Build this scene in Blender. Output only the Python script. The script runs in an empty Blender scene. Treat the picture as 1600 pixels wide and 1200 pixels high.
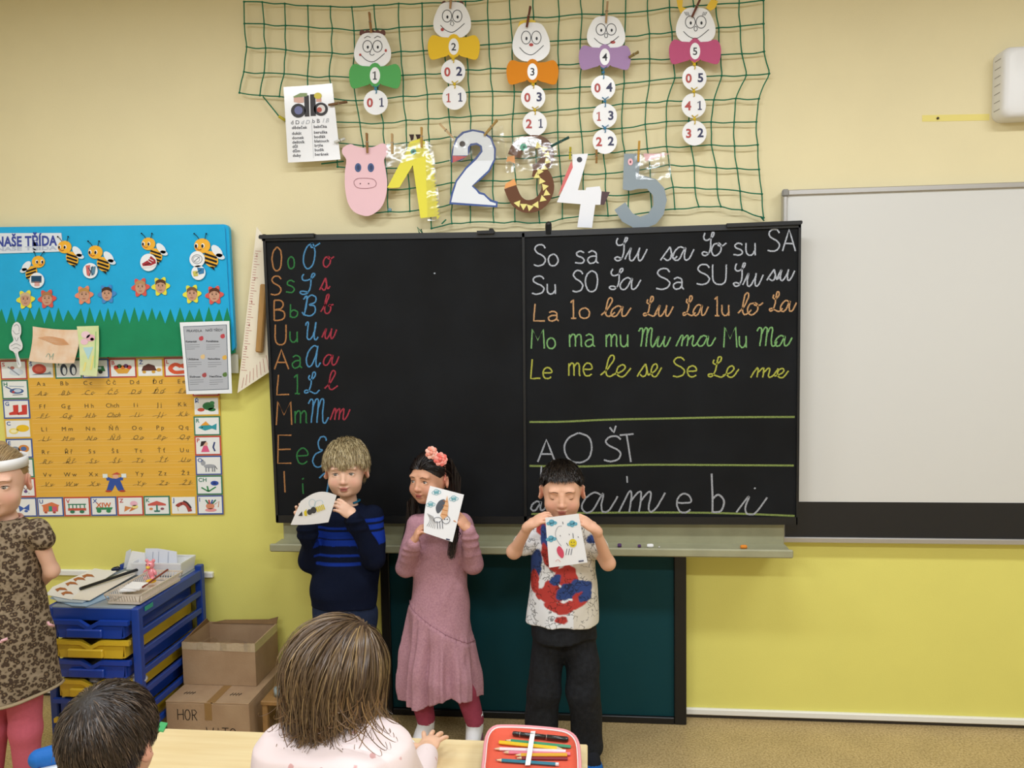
import bpy, math, random
import numpy as np
from mathutils import Vector, Matrix
from mathutils.geometry import tessellate_polygon

SC = bpy.context.scene
COL = SC.collection
random.seed(7)
RNG = np.random.default_rng(7)

# ------------------------------------------------------------ camera, light, exposure
FPX = 1200.0
YAW, PITCH, ROLL = .102, .07, -.017
CAM = np.array([.271, -3.288, 1.689])
def _basis(y, p, r):
    cy, sy, cp, sp, cr, sr = math.cos(y), math.sin(y), math.cos(p), math.sin(p), math.cos(r), math.sin(r)
    f = np.array([-sy*cp, cy*cp, -sp]); r0 = np.array([cy, sy, 0.]); u0 = np.cross(r0, f)
    return cr*r0 + sr*u0, -sr*r0 + cr*u0, f
CR, CU, CF = _basis(YAW, PITCH, ROLL)
cd = bpy.data.cameras.new('camera'); cam = bpy.data.objects.new('camera', cd); COL.objects.link(cam)
cd.sensor_width = 36; cd.lens = 36*FPX/1600; cd.clip_start = .02
cam.matrix_world = Matrix(((CR[0], CU[0], -CF[0], CAM[0]), (CR[1], CU[1], -CF[1], CAM[1]), (CR[2], CU[2], -CF[2], CAM[2]), (0, 0, 0, 1)))
SC.camera = cam
SC.view_settings.view_transform = 'Standard'; SC.view_settings.look = 'None'
SC.view_settings.exposure = 0.0; SC.view_settings.gamma = 1; SC.view_settings.use_curve_mapping = False
wd = bpy.data.worlds.new('world'); SC.world = wd; wd.use_nodes = True
wd.node_tree.nodes['Background'].inputs[0].default_value = (.8, .87, 1, 1)
wd.node_tree.nodes['Background'].inputs[1].default_value = .3
CEIL = 3.32
def lamp(x, y, w, d, power, col=(.93, .985, 1.06), z=CEIL-.09):
    l = bpy.data.lights.new('ceiling_lamp', 'AREA'); l.shape = 'RECTANGLE'; l.size = w; l.size_y = d
    l.energy = power; l.color = col
    o = bpy.data.objects.new('ceiling_lamp', l); COL.objects.link(o); o.location = (x, y, z)
    return o
LAMPS = [(-1.7, -1.55, 1.2, .22, 25), (.3, -1.55, 1.2, .22, 28), (2.3, -1.55, 1.2, .22, 26),
         (-1.7, -3.9, 1.2, .22, 43), (.3, -3.9, 1.2, .22, 42), (2.3, -3.9, 1.2, .22, 41)]
for a in LAMPS: lamp(*a)

# pixel of the 1600x1200 frame -> point of a real plane in the room
def ray(x, y): return CF + (x-800)/FPX*CR - (y-600)/FPX*CU
def Wy(x, y, Y):
    d = ray(x, y); return CAM + d*((Y-CAM[1])/d[1])
def Wz(x, y, Z):
    d = ray(x, y); return CAM + d*((Z-CAM[2])/d[2])

# ------------------------------------------------------------ materials
def lin(h):
    h = h.lstrip('#'); r = []
    for i in (0, 2, 4):
        c = int(h[i:i+2], 16)/255; r.append(c/12.92 if c <= .04045 else ((c+.055)/1.055)**2.4)
    return (*r, 1)
_M = {}
def mat(h, rough=.6, metal=0, noise=0, scale=30, bump=0, bscale=None, coat=0, sss=0, h2=None, name=None, sheen=0, stretch=None):
    k = (h, rough, metal, noise, scale, bump, bscale, coat, sss, h2, sheen, stretch)
    if k in _M: return _M[k]
    m = bpy.data.materials.new(name or 'm_'+h.strip('#')); m.use_nodes = True
    nt = m.node_tree; b = nt.nodes['Principled BSDF']
    b.inputs['Base Color'].default_value = lin(h); b.inputs['Roughness'].default_value = rough
    b.inputs['Metallic'].default_value = metal; b.inputs['Specular IOR Level'].default_value = .5 if rough < .55 else .22; b.inputs['Coat Weight'].default_value = coat
    b.inputs['Coat Roughness'].default_value = .15
    if sheen: b.inputs['Sheen Weight'].default_value = sheen
    if sss:
        b.inputs['Subsurface Weight'].default_value = sss; b.inputs['Subsurface Radius'].default_value = (.012, .005, .003)
        b.inputs['Subsurface Scale'].default_value = 1
    if noise or bump:
        tc = nt.nodes.new('ShaderNodeTexCoord'); src = tc.outputs['Object']
        if stretch:
            mp = nt.nodes.new('ShaderNodeMapping'); mp.inputs['Scale'].default_value = stretch
            nt.links.new(src, mp.inputs[0]); src = mp.outputs[0]
    if noise:
        n = nt.nodes.new('ShaderNodeTexNoise'); n.inputs['Scale'].default_value = scale; n.inputs['Detail'].default_value = 5
        nt.links.new(src, n.inputs['Vector'])
        mx = nt.nodes.new('ShaderNodeMix'); mx.data_type = 'RGBA'
        c = lin(h); c2 = lin(h2) if h2 else tuple(v*(1-noise) for v in c[:3])+(1,)
        mx.inputs[6].default_value = c; mx.inputs[7].default_value = c2
        rp = nt.nodes.new('ShaderNodeMapRange'); rp.inputs[1].default_value = .35; rp.inputs[2].default_value = .65
        nt.links.new(n.outputs[0], rp.inputs[0]); nt.links.new(rp.outputs[0], mx.inputs[0]); nt.links.new(mx.outputs[2], b.inputs['Base Color'])
    if bump:
        n2 = nt.nodes.new('ShaderNodeTexNoise'); n2.inputs['Scale'].default_value = bscale or scale; n2.inputs['Detail'].default_value = 4
        nt.links.new(src, n2.inputs['Vector'])
        bp = nt.nodes.new('ShaderNodeBump'); bp.inputs['Strength'].default_value = bump; bp.inputs['Distance'].default_value = .004
        nt.links.new(n2.outputs[0], bp.inputs['Height']); nt.links.new(bp.outputs[0], b.inputs['Normal'])
    _M[k] = m
    return m
def vmat(name, rough=.5, sss=0, noise=0, scale=60, bump=0, attr='Col', bscale=120, sheen=0, spec=.5):
    m = bpy.data.materials.new(name); m.use_nodes = True; nt = m.node_tree; b = nt.nodes['Principled BSDF']
    a = nt.nodes.new('ShaderNodeAttribute'); a.attribute_name = attr
    nt.links.new(a.outputs['Color'], b.inputs['Base Color']); b.inputs['Roughness'].default_value = rough
    b.inputs['Specular IOR Level'].default_value = spec
    if sheen: b.inputs['Sheen Weight'].default_value = sheen
    if sss:
        b.inputs['Subsurface Weight'].default_value = sss; b.inputs['Subsurface Radius'].default_value = (.012, .004, .002)
        b.inputs['Subsurface Scale'].default_value = 1
    if bump:
        tc = nt.nodes.new('ShaderNodeTexCoord'); n2 = nt.nodes.new('ShaderNodeTexNoise'); n2.inputs['Scale'].default_value = bscale
        nt.links.new(tc.outputs['Object'], n2.inputs['Vector'])
        bp = nt.nodes.new('ShaderNodeBump'); bp.inputs['Strength'].default_value = bump; bp.inputs['Distance'].default_value = .003
        nt.links.new(n2.outputs[0], bp.inputs['Height']); nt.links.new(bp.outputs[0], b.inputs['Normal'])
    return m
def plastic(h='#ffffff'):      # thin clear laminating film
    k = ('film', h)
    if k in _M: return _M[k]
    m = bpy.data.materials.new('clear_film'); m.use_nodes = True; nt = m.node_tree
    for n in list(nt.nodes): nt.nodes.remove(n)
    o = nt.nodes.new('ShaderNodeOutputMaterial'); t = nt.nodes.new('ShaderNodeBsdfTransparent'); g = nt.nodes.new('ShaderNodeBsdfGlossy')
    g.inputs['Roughness'].default_value = .12; t.inputs[0].default_value = (.985, .985, .98, 1)
    tc = nt.nodes.new('ShaderNodeTexCoord'); nz = nt.nodes.new('ShaderNodeTexNoise'); nz.inputs['Scale'].default_value = 11
    bp = nt.nodes.new('ShaderNodeBump'); bp.inputs['Strength'].default_value = .5; bp.inputs['Distance'].default_value = .012
    nt.links.new(tc.outputs['Object'], nz.inputs['Vector']); nt.links.new(nz.outputs[0], bp.inputs['Height']); nt.links.new(bp.outputs[0], g.inputs['Normal'])
    x = nt.nodes.new('ShaderNodeMixShader'); x.inputs[0].default_value = .06
    nt.links.new(t.outputs[0], x.inputs[1]); nt.links.new(g.outputs[0], x.inputs[2]); nt.links.new(x.outputs[0], o.inputs[0])
    _M[k] = m
    return m
def chalkmat(h):
    k = ('chalk', h)
    if k in _M: return _M[k]
    m = bpy.data.materials.new('chalk'); m.use_nodes = True; nt = m.node_tree; b = nt.nodes['Principled BSDF']
    b.inputs['Roughness'].default_value = .95; b.inputs['Specular IOR Level'].default_value = .1
    tc = nt.nodes.new('ShaderNodeTexCoord'); n = nt.nodes.new('ShaderNodeTexNoise'); n.inputs['Scale'].default_value = 330; n.inputs['Detail'].default_value = 2
    nt.links.new(tc.outputs['Object'], n.inputs['Vector'])
    rp = nt.nodes.new('ShaderNodeMapRange'); rp.inputs[1].default_value = .36; rp.inputs[2].default_value = .62; rp.inputs[3].default_value = .28; rp.inputs[4].default_value = 1
    mx = nt.nodes.new('ShaderNodeMix'); mx.data_type = 'RGBA'; mx.inputs[6].default_value = lin('#1c1e20'); mx.inputs[7].default_value = lin(h)
    nt.links.new(n.outputs[0], rp.inputs[0]); nt.links.new(rp.outputs[0], mx.inputs[0]); nt.links.new(mx.outputs[2], b.inputs['Base Color'])
    _M[k] = m
    return m

# ------------------------------------------------------------ objects
ORG = {}
def thing(name, label, cat, loc, group=None):
    o = bpy.data.objects.new(name, None); COL.objects.link(o); o.empty_display_size = .05
    o.location = [float(v) for v in loc]; ORG[o.name] = np.array(loc, float)
    o['label'] = label; o['category'] = cat
    if group: o['group'] = group
    return o
def link_mesh(name, V, F, M, mats, parent=None, smooth=False, label=None, cat=None, group=None, kind=None, col=None, base=None):
    V = np.asarray(V, float).reshape(-1, 3)
    if base is None:
        lo, hi = V.min(0), V.max(0); base = np.array([(lo[0]+hi[0])/2, (lo[1]+hi[1])/2, lo[2]])
    base = np.array(base, float)
    me = bpy.data.meshes.new(name); me.from_pydata((V-base).tolist(), [], F if isinstance(F, list) else F.tolist())
    for m in mats: me.materials.append(m)
    if M is not None and len(mats) > 1: me.polygons.foreach_set('material_index', np.asarray(M, dtype=np.int32))
    if smooth is True: me.polygons.foreach_set('use_smooth', np.ones(len(me.polygons), dtype=bool))
    elif smooth is not False: me.polygons.foreach_set('use_smooth', np.asarray(smooth, dtype=bool))
    if col is not None:
        ca = me.color_attributes.new('Col', 'FLOAT_COLOR', 'POINT'); c4 = np.ones((len(V), 4), np.float32); c4[:, :3] = col
        ca.data.foreach_set('color', c4.ravel())
    me.update()
    o = bpy.data.objects.new(name, me); COL.objects.link(o)
    ORG[o.name] = base
    o.location = (base - (ORG[parent.name] if parent else 0)).tolist()
    if parent: o.parent = parent
    if label: o['label'] = label
    if cat: o['category'] = cat
    if group: o['group'] = group
    if kind: o['kind'] = kind
    return o

def rotz(a): return np.array([[math.cos(a), -math.sin(a), 0], [math.sin(a), math.cos(a), 0], [0, 0, 1.]])
def rotx(a): return np.array([[1., 0, 0], [0, math.cos(a), -math.sin(a)], [0, math.sin(a), math.cos(a)]])
def roty(a): return np.array([[math.cos(a), 0, math.sin(a)], [0, 1., 0], [-math.sin(a), 0, math.cos(a)]])
I3 = np.eye(3)

def catmull(P, n=6, closed=False):
    P = [np.array(p, float) for p in P]
    if len(P) < 3: return P
    out = []; N = len(P)
    rng = range(N if closed else N-1)
    for i in rng:
        g = (lambda k: P[k % N]) if closed else (lambda k: P[min(max(k, 0), N-1)])
        p0, p1, p2, p3 = g(i-1), g(i), g(i+1), g(i+2)
        for j in range(n):
            t = j/n
            out.append(.5*((2*p1)+(-p0+p2)*t+(2*p0-5*p1+4*p2-p3)*t*t+(-p0+3*p1-3*p2+p3)*t**3))
    if not closed: out.append(P[-1])
    return out

class MB:
    def __init__(s): s.v = []; s.f = []; s.m = []; s.sm = []; s.mats = []
    def mi(s, m):
        if m not in s.mats: s.mats.append(m)
        return s.mats.index(m)
    def add(s, V, F, m, smooth=False):
        o = len(s.v); s.v.extend([tuple(map(float, p)) for p in V]); k = s.mi(m)
        for f in F: s.f.append([i+o for i in f]); s.m.append(k); s.sm.append(smooth)
    def box(s, c, d, m, R=I3, bev=0):
        c = np.array(c, float); h = np.array(d, float)/2
        if bev <= 0:
            V = [c + R @ (h*np.array([i, j, k])) for i in (-1, 1) for j in (-1, 1) for k in (-1, 1)]
            s.add(V, [(0, 1, 3, 2), (4, 6, 7, 5), (0, 4, 5, 1), (2, 3, 7, 6), (0, 2, 6, 4), (1, 5, 7, 3)], m); return
        bev = min(bev, h.min()*.95)
        V = []; idx = {}
        for i in (-1, 1):
            for j in (-1, 1):
                for k in (-1, 1):
                    sg = np.array([i, j, k])
                    for a in range(3):
                        q = h - bev; q = q.copy(); q[a] = h[a]
                        idx[(i, j, k, a)] = len(V); V.append(c + R @ (q*sg))
        F = []
        for a in range(3):
            b, c2 = (a+1) % 3, (a+2) % 3
            for sg in (-1, 1):
                q = []
                for (x, y) in ((-1, -1), (1, -1), (1, 1), (-1, 1)):
                    t = [0, 0, 0]; t[a] = sg; t[b] = x; t[c2] = y; q.append(idx[(*t, a)])
                F.append(q)
            for x in (-1, 1):
                for y in (-1, 1):
                    t0 = [0, 0, 0]; t0[b] = x; t0[c2] = y; t0[a] = -1; t1 = list(t0); t1[a] = 1
                    F.append([idx[(*t0, b)], idx[(*t1, b)], idx[(*t1, c2)], idx[(*t0, c2)]])
        for i in (-1, 1):
            for j in (-1, 1):
                for k in (-1, 1): F.append([idx[(i, j, k, a)] for a in range(3)])
        s.add(V, F, m)
    def b2(s, lo, hi, m, bev=0): s.box([(a+b)/2 for a, b in zip(lo, hi)], [abs(b-a) for a, b in zip(lo, hi)], m, bev=bev)
    def prism(s, P, vec, m, ms=None):
        P = [np.array(p, float) for p in P]; vec = np.array(vec, float); n = len(P)
        T = tessellate_polygon([[Vector(p) for p in P]])
        s.add(P, [tuple(t) for t in T], m); s.add([p+vec for p in P], [tuple(t) for t in T], ms or m)
        s.add(P+[p+vec for p in P], [(i, (i+1) % n, (i+1) % n+n, i+n) for i in range(n)], ms or m)
    def tube(s, P, r, m, seg=8, closed=False, smooth=True, flat=1.0):
        P = [np.array(p, float) for p in P]; n = len(P)
        rr = r if hasattr(r, '__len__') else [r]*n
        V = []; up = None
        for i in range(n):
            a = P[i-1] if (i > 0 or closed) else P[i]; b = P[(i+1) % n] if (i < n-1 or closed) else P[i]
            t = b-a; t = t/(np.linalg.norm(t)+1e-9)
            if up is None:
                up = np.array([0, 0, 1.]) if abs(t[2]) < .9 else np.array([0, 1., 0])
            x = np.cross(t, up); x /= np.linalg.norm(x)+1e-9; y = np.cross(x, t); up = y
            for j in range(seg):
                q = 2*math.pi*j/seg; V.append(P[i]+rr[i]*(math.cos(q)*x+flat*math.sin(q)*y))
        F = []
        for i in range(n if closed else n-1):
            for j in range(seg):
                i2 = (i+1) % n; F.append((i*seg+j, i*seg+(j+1) % seg, i2*seg+(j+1) % seg, i2*seg+j))
        if not closed: F.append(tuple(range(seg))); F.append(tuple((n-1)*seg+j for j in range(seg)))
        s.add(V, F, m, smooth)
    def ell(s, c, r, m, R=I3, nu=16, nv=10, smooth=True):
        c = np.array(c, float); r = np.array(r if hasattr(r, '__len__') else (r, r, r), float); V = []
        for i in range(nv+1):
            th = math.pi*i/nv
            for j in range(nu):
                ph = 2*math.pi*j/nu
                V.append(c + R @ (r*np.array([math.sin(th)*math.cos(ph), math.sin(th)*math.sin(ph), math.cos(th)])))
        F = [(i*nu+j, (i+1)*nu+j, (i+1)*nu+(j+1) % nu, i*nu+(j+1) % nu) for i in range(nv) for j in range(nu)]
        s.add(V, F, m, smooth)
    def lathe(s, prof, c, m, seg=24, R=I3):
        c = np.array(c, float); V = []; n = len(prof)
        for (r, z) in prof:
            for j in range(seg):
                q = 2*math.pi*j/seg; V.append(c + R @ np.array([r*math.cos(q), r*math.sin(q), z]))
        s.add(V, [(i*seg+j, i*seg+(j+1) % seg, (i+1)*seg+(j+1) % seg, (i+1)*seg+j) for i in range(n-1) for j in range(seg)], m, True)
    def build(s, name, parent=None, label=None, cat=None, group=None, kind=None, base=None):
        return link_mesh(name, s.v, s.f, s.m, s.mats, parent, s.sm, label, cat, group, kind, base=base)

_T = {}
def glyphs(txt, bold=0.0):
    k = (txt, bold)
    if k in _T: return _T[k]
    c = bpy.data.curves.new('t', 'FONT'); c.body = txt; c.offset = bold; c.resolution_u = 3; c.space_character = 1.05 if bold else 1
    o = bpy.data.objects.new('t', c); COL.objects.link(o)
    bpy.context.view_layer.update()
    m = bpy.data.meshes.new_from_object(o.evaluated_get(bpy.context.evaluated_depsgraph_get()))
    V = np.array([v.co[:2] for v in m.vertices]).reshape(-1, 2)/.73; F = [tuple(p.vertices) for p in m.polygons]
    bpy.data.objects.remove(o); bpy.data.curves.remove(c); bpy.data.meshes.remove(m)
    _T[k] = (V, F)
    return _T[k]

class Print(MB):
    """flat shapes on a real plane; fn(x, y) gives the 3D point, nrm the outward normal"""
    def __init__(s, fn, nrm=(0, -1, 0), eps=.0005): super().__init__(); s.fn = fn; s.n = np.array(nrm, float); s.eps = eps
    def P(s, x, y, l): return s.fn(x, y) + s.n*(s.eps*l)
    def poly(s, pts, m, l=1):
        pts = [(float(p[0]), float(p[1])) for p in pts]
        T = tessellate_polygon([[Vector((x, y, 0)) for x, y in pts]])
        s.add([s.P(x, y, l) for x, y in pts], [tuple(t) for t in T], m)
    def rect(s, x0, y0, x1, y1, m, l=1, R=0):
        cx, cy = (x0+x1)/2, (y0+y1)/2; c, n = math.cos(R), math.sin(R)
        s.poly([(cx+(x-cx)*c-(y-cy)*n, cy+(x-cx)*n+(y-cy)*c) for x, y in ((x0, y0), (x1, y0), (x1, y1), (x0, y1))], m, l)
    def el(s, cx, cy, rx, ry, m, l=1, R=0, n=20, a0=0, a1=6.2832):
        c, d = math.cos(R), math.sin(R); q = []
        for i in range(n):
            t = a0+(a1-a0)*i/(n if a1-a0 > 6.28 else n-1); x, y = rx*math.cos(t), ry*math.sin(t); q.append((cx+x*c-y*d, cy+x*d+y*c))
        s.poly(q, m, l)
    def line(s, P, w, m, l=2, closed=False, smooth=0):
        if smooth: P = catmull(P, smooth, closed)
        P = [np.array(p[:2], float) for p in P]; n = len(P); A = []; B = []
        for i in range(n):
            a = P[i-1] if (i > 0 or closed) else P[i]; b = P[(i+1) % n] if (i < n-1 or closed) else P[i]
            t = b-a; t /= np.linalg.norm(t)+1e-9; q = np.array([-t[1], t[0]])*w/2; A.append(P[i]+q); B.append(P[i]-q)
        V = [s.P(p[0], p[1], l) for p in A+B]
        s.add(V, [(i, (i+1) % n, (i+1) % n+n, i+n) for i in range(n if closed else n-1)], m)
    def ring(s, cx, cy, rx, ry, w, m, l=2, R=0, a0=0, a1=6.2832, n=24):
        c, d = math.cos(R), math.sin(R); full = a1-a0 > 6.28; q = []
        for i in range(n if full else n+1):
            t = a0+(a1-a0)*i/n; x, y = rx*math.cos(t), ry*math.sin(t); q.append((cx+x*c-y*d, cy+x*d+y*c))
        s.line(q, w, m, l, closed=full)
    def one(s, x, y, h, m, l=2):
        s.line([(x-h*.26, y-h*.78), (x, y-h), (x, y)], h*.17, m, l); s.line([(x-h*.24, y), (x+h*.24, y)], h*.13, m, l+.5)
    def text(s, t, x, y, h, m, l=2, sx=1, R=0, bold=0, align='l', shear=0, w=None):
        V, F = glyphs(t, bold)
        if not len(V): return
        lo, hi = V[:, 0].min(), V[:, 0].max()
        if w: sx = w/((hi-lo)*h)
        off = {'l': lo, 'c': (lo+hi)/2, 'r': hi}[align]; c, d = math.cos(R), math.sin(R)
        Q = []
        for a, b in V:
            u = (a-off)*h*sx+b*h*shear; v = -b*h; Q.append(s.P(x+u*c-v*d, y+u*d+v*c, l))
        s.add(Q, F, m)
    def slab(s, pts, m, th=.003, l=0, side=None):
        pts = [(float(p[0]), float(p[1])) for p in pts]; n = len(pts)
        T = tessellate_polygon([[Vector((x, y, 0)) for x, y in pts]])
        A = [s.P(x, y, l) for x, y in pts]; B = [p-s.n*th for p in A]
        s.add(A, [tuple(t) for t in T], m); s.add(B, [tuple(t) for t in T], side or m)
        s.add(A+B, [(i, (i+1) % n, (i+1) % n+n, i+n) for i in range(n)], side or m)
    def sheet(s, q, m, nx=8, ny=8, th=.0006, wob=None):
        q = [np.array(p, float) for p in q]; A = []; B = []
        for j in range(ny+1):
            for i in range(nx+1):
                u, v = i/nx, j/ny
                p = (q[0]*(1-u)+q[1]*u)*(1-v)+(q[3]*(1-u)+q[2]*u)*v
                if wob: p = p+np.array(wob(u, v))
                A.append(s.P(p[0], p[1], 0)); B.append(A[-1]-s.n*th)
        N = len(A); k = nx+1
        F = [(j*k+i, j*k+i+1, (j+1)*k+i+1, (j+1)*k+i) for j in range(ny) for i in range(nx)]
        E = [j*k for j in range(ny+1)]+[ny*k+i for i in range(1, k)]+[j*k+nx for j in range(ny-1, -1, -1)]+[i for i in range(nx-1, 0, -1)]
        n = len(E)
        s.add(A+B, F+[tuple(a+N for a in f) for f in F]+[(E[i], E[(i+1) % n], E[(i+1) % n]+N, E[i]+N) for i in range(n)], m, False)
def onwall(Y): return lambda x, y: Wy(x, y, Y)
def circ(cx, cy, rx, ry=None, n=24, R=0):
    ry = ry or rx; c, d = math.cos(R), math.sin(R)
    return [(cx+rx*math.cos(2*math.pi*i/n)*c-ry*math.sin(2*math.pi*i/n)*d, cy+rx*math.cos(2*math.pi*i/n)*d+ry*math.sin(2*math.pi*i/n)*c) for i in range(n)]
def thick(P, w, smooth=6):
    P = catmull(P, smooth) if smooth else [np.array(p, float) for p in P]
    n = len(P); A = []; B = []
    for i in range(n):
        t = P[min(i+1, n-1)]-P[max(i-1, 0)]; t = t/(np.linalg.norm(t)+1e-9); q = np.array([-t[1], t[0]])*(w[0]+(w[1]-w[0])*i/(n-1) if hasattr(w, '__len__') else w)/2
        A.append(P[i]+q); B.append(P[i]-q)
    return A+B[::-1]
# ------------------------------------------------------------ figures: smooth solids sampled on a grid, then skinned
class Sdf:
    def __init__(s, lo, hi, h, zfine=None, hz=None, hc=.009):
        s.x = np.arange(lo[0], hi[0]+h, h); s.y = np.arange(lo[1], hi[1]+h, h)
        hz = hz or h
        if zfine:
            a, b = zfine; s.z = np.concatenate([np.arange(lo[2], a, hc), np.arange(a, b, hz), np.arange(b, hi[2]+hc, hc)])
        else: s.z = np.arange(lo[2], hi[2]+hz, hz)
        s.F = np.full((len(s.x), len(s.y), len(s.z)), .5, np.float32); s.mg = max(h, hz)*3
    def reg(s, lo, hi, k):
        m = s.mg+k; sl = []
        for ax, a, b in zip((s.x, s.y, s.z), lo, hi):
            i = max(np.searchsorted(ax, a-m)-1, 0); j = min(np.searchsorted(ax, b+m)+1, len(ax)); sl.append(slice(i, max(j, i)))
        sl = tuple(sl)
        X = s.x[sl[0]].astype(np.float32)[:, None, None]; Y = s.y[sl[1]].astype(np.float32)[None, :, None]; Z = s.z[sl[2]].astype(np.float32)[None, None, :]
        return sl, X, Y, Z
    def comb(s, sl, d, k, op):
        a = s.F[sl]
        if a.size == 0: return
        if op == 'u':
            r = np.minimum(a, d)
            if k > 0: h = np.maximum(k-np.abs(a-d), 0)/k; r = r-h*h*k*.25
        elif op == 's':
            d = -d; r = np.maximum(a, d)
            if k > 0: h = np.maximum(k-np.abs(a-d), 0)/k; r = r+h*h*k*.25
        else:
            r = np.maximum(a, d)
        s.F[sl] = r
    def cap(s, a, b, ra, rb=None, k=.01, op='u'):
        rb = ra if rb is None else rb; a = np.array(a, float); b = np.array(b, float); r = max(ra, rb)
        sl, X, Y, Z = s.reg(np.minimum(a, b)-r, np.maximum(a, b)+r, k)
        ab = b-a; L = ab@ab+1e-9
        t = np.clip(((X-a[0])*ab[0]+(Y-a[1])*ab[1]+(Z-a[2])*ab[2])/L, 0, 1)
        d = np.sqrt((X-a[0]-t*ab[0])**2+(Y-a[1]-t*ab[1])**2+(Z-a[2]-t*ab[2])**2)-(ra+(rb-ra)*t)
        s.comb(sl, d.astype(np.float32), k, op)
    def chain(s, P, R, k=.01, op='u'):
        for i in range(len(P)-1): s.cap(P[i], P[i+1], R[i], R[i+1], k, op)
    def ell(s, c, r, R=I3, k=.01, op='u'):
        c = np.array(c, float); r = np.array(r, float); R = np.array(R); m = r.max()
        sl, X, Y, Z = s.reg(c-m, c+m, k); X, Y, Z = X-c[0], Y-c[1], Z-c[2]
        q = [(R[0, i]*X+R[1, i]*Y+R[2, i]*Z)/r[i] for i in range(3)]
        k0 = np.sqrt(q[0]**2+q[1]**2+q[2]**2); k1 = np.sqrt((q[0]/r[0])**2+(q[1]/r[1])**2+(q[2]/r[2])**2)+1e-6
        s.comb(sl, (k0*(k0-1)/k1).astype(np.float32), k, op)
    def loft(s, rows, k=.01, op='u', fold=None, p=2.3, zlow=None):
        """rows: (z, cx, cy, rx, ry) from low to high; open ends are cut flat"""
        A = np.array(rows, float); m = A[:, 3:5].max()*1.15
        lo = (A[:, 1].min()-m, A[:, 2].min()-m, A[0, 0]); hi = (A[:, 1].max()+m, A[:, 2].max()+m, A[-1, 0])
        sl, X, Y, Z = s.reg(lo, hi, k)
        f = lambda i: np.interp(Z, A[:, 0], A[:, i]).astype(np.float32)
        cx, cy, rx, ry = f(1), f(2), f(3), f(4); dx, dy = X-cx, Y-cy
        n = (np.abs(dx/rx)**p+np.abs(dy/ry)**p)**(1/p)
        if fold is not None: n = n/(1+fold(np.arctan2(dy, dx), X, Z))
        d = (n-1)*np.minimum(rx, ry)
        d = np.maximum(d, np.maximum((zlow(X, Y) if zlow else A[0, 0])-Z, Z-A[-1, 0]))
        s.comb(sl, d.astype(np.float32), k, op)
    def wob(s, amp, fr, seed=0, zr=None):
        r = np.random.default_rng(seed); sl, X, Y, Z = s.reg((s.x[0], s.y[0], s.z[0]), (s.x[-1], s.y[-1], s.z[-1]), 0)
        near = np.abs(s.F) < .03; I = np.nonzero(near); x, y, z = s.x[I[0]], s.y[I[1]], s.z[I[2]]; w = 0
        for _ in range(6):
            v = r.normal(size=3)*fr; v[2] *= .8; u = r.normal(size=3)*fr*.6
            w = w+np.sin(x*v[0]+y*v[1]+z*v[2]+r.uniform(0, 6)+1.5*np.sin(x*u[0]+y*u[1]+z*u[2]))
        if zr is not None: w = w*zr(x, y, z)
        s.F[I] += (w*amp/2.4).astype(np.float32)
    def hit(s, a, b, n=240):
        a = np.array(a, float); b = np.array(b, float)
        for k in range(n+1):
            q = a+(b-a)*k/n; i, j, l = (int(np.clip(np.searchsorted(ax, v), 1, len(ax)-1)) for ax, v in zip((s.x, s.y, s.z), q)); w = 0
            ts = [(q[d]-ax[m-1])/(ax[m]-ax[m-1]) for d, (ax, m) in enumerate(((s.x, i), (s.y, j), (s.z, l)))]
            for di in (0, 1):
                for dj in (0, 1):
                    for dl in (0, 1): w += s.F[i-1+di, j-1+dj, l-1+dl]*(ts[0] if di else 1-ts[0])*(ts[1] if dj else 1-ts[1])*(ts[2] if dl else 1-ts[2])
            if w < 0: return q
        return b
    def mesh(s):
        F = s.F; F[0] = F[-1] = .5; F[:, 0] = F[:, -1] = .5; F[:, :, 0] = F[:, :, -1] = .5
        ins = F < 0; c = np.zeros(tuple(n-1 for n in F.shape), np.int8)
        O = [(i, j, k) for i in (0, 1) for j in (0, 1) for k in (0, 1)]
        S = lambda o: tuple(slice(o[a], F.shape[a]-1+o[a]) for a in range(3))
        for o in O: c += ins[S(o)]
        I = np.nonzero((c > 0) & (c < 8)); n = len(I[0]); idm = np.full(c.shape, -1, np.int32); idm[I] = np.arange(n)
        vals = {o: F[I[0]+o[0], I[1]+o[1], I[2]+o[2]] for o in O}
        ax = (s.x, s.y, s.z); pos = {o: np.stack([ax[a][I[a]+o[a]] for a in range(3)], 1) for o in O}
        acc = np.zeros((n, 3)); cnt = np.zeros(n)
        for o in O:
            for a in range(3):
                if o[a]: continue
                q = list(o); q[a] = 1; q = tuple(q); u, v = vals[o], vals[q]; m = (u < 0) != (v < 0)
                t = np.where(m, u/(u-v+1e-12), 0)[:, None]
                acc += np.where(m[:, None], pos[o]*(1-t)+pos[q]*t, 0); cnt += m
        V = acc/cnt[:, None]; Q = []
        for a in range(3):
            sa = [slice(None)]*3; sb = [slice(None)]*3; sa[a] = slice(0, -1); sb[a] = slice(1, None)
            A, B = ins[tuple(sa)], ins[tuple(sb)]; E = np.array(np.nonzero(A != B)).T
            b, d = (a+1) % 3, (a+2) % 3
            E = E[(E[:, b] > 0) & (E[:, d] > 0) & (E[:, b] < F.shape[b]-1) & (E[:, d] < F.shape[d]-1)]
            fl = A[tuple(E.T)]; q = []
            for (ob, od) in ((1, 1), (0, 1), (0, 0), (1, 0)):
                G = E.copy(); G[:, b] -= ob; G[:, d] -= od; q.append(idm[tuple(G.T)])
            q = np.stack(q, 1); q[~fl] = q[~fl][:, ::-1]; Q.append(q)
        return V, np.concatenate(Q)
    def build(s, name, m, parent=None, col=None, **kw):
        V, Q = s.mesh()
        return link_mesh(name, V, Q, None, [m], parent, True, col=(col(V) if col else None), **kw)

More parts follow.
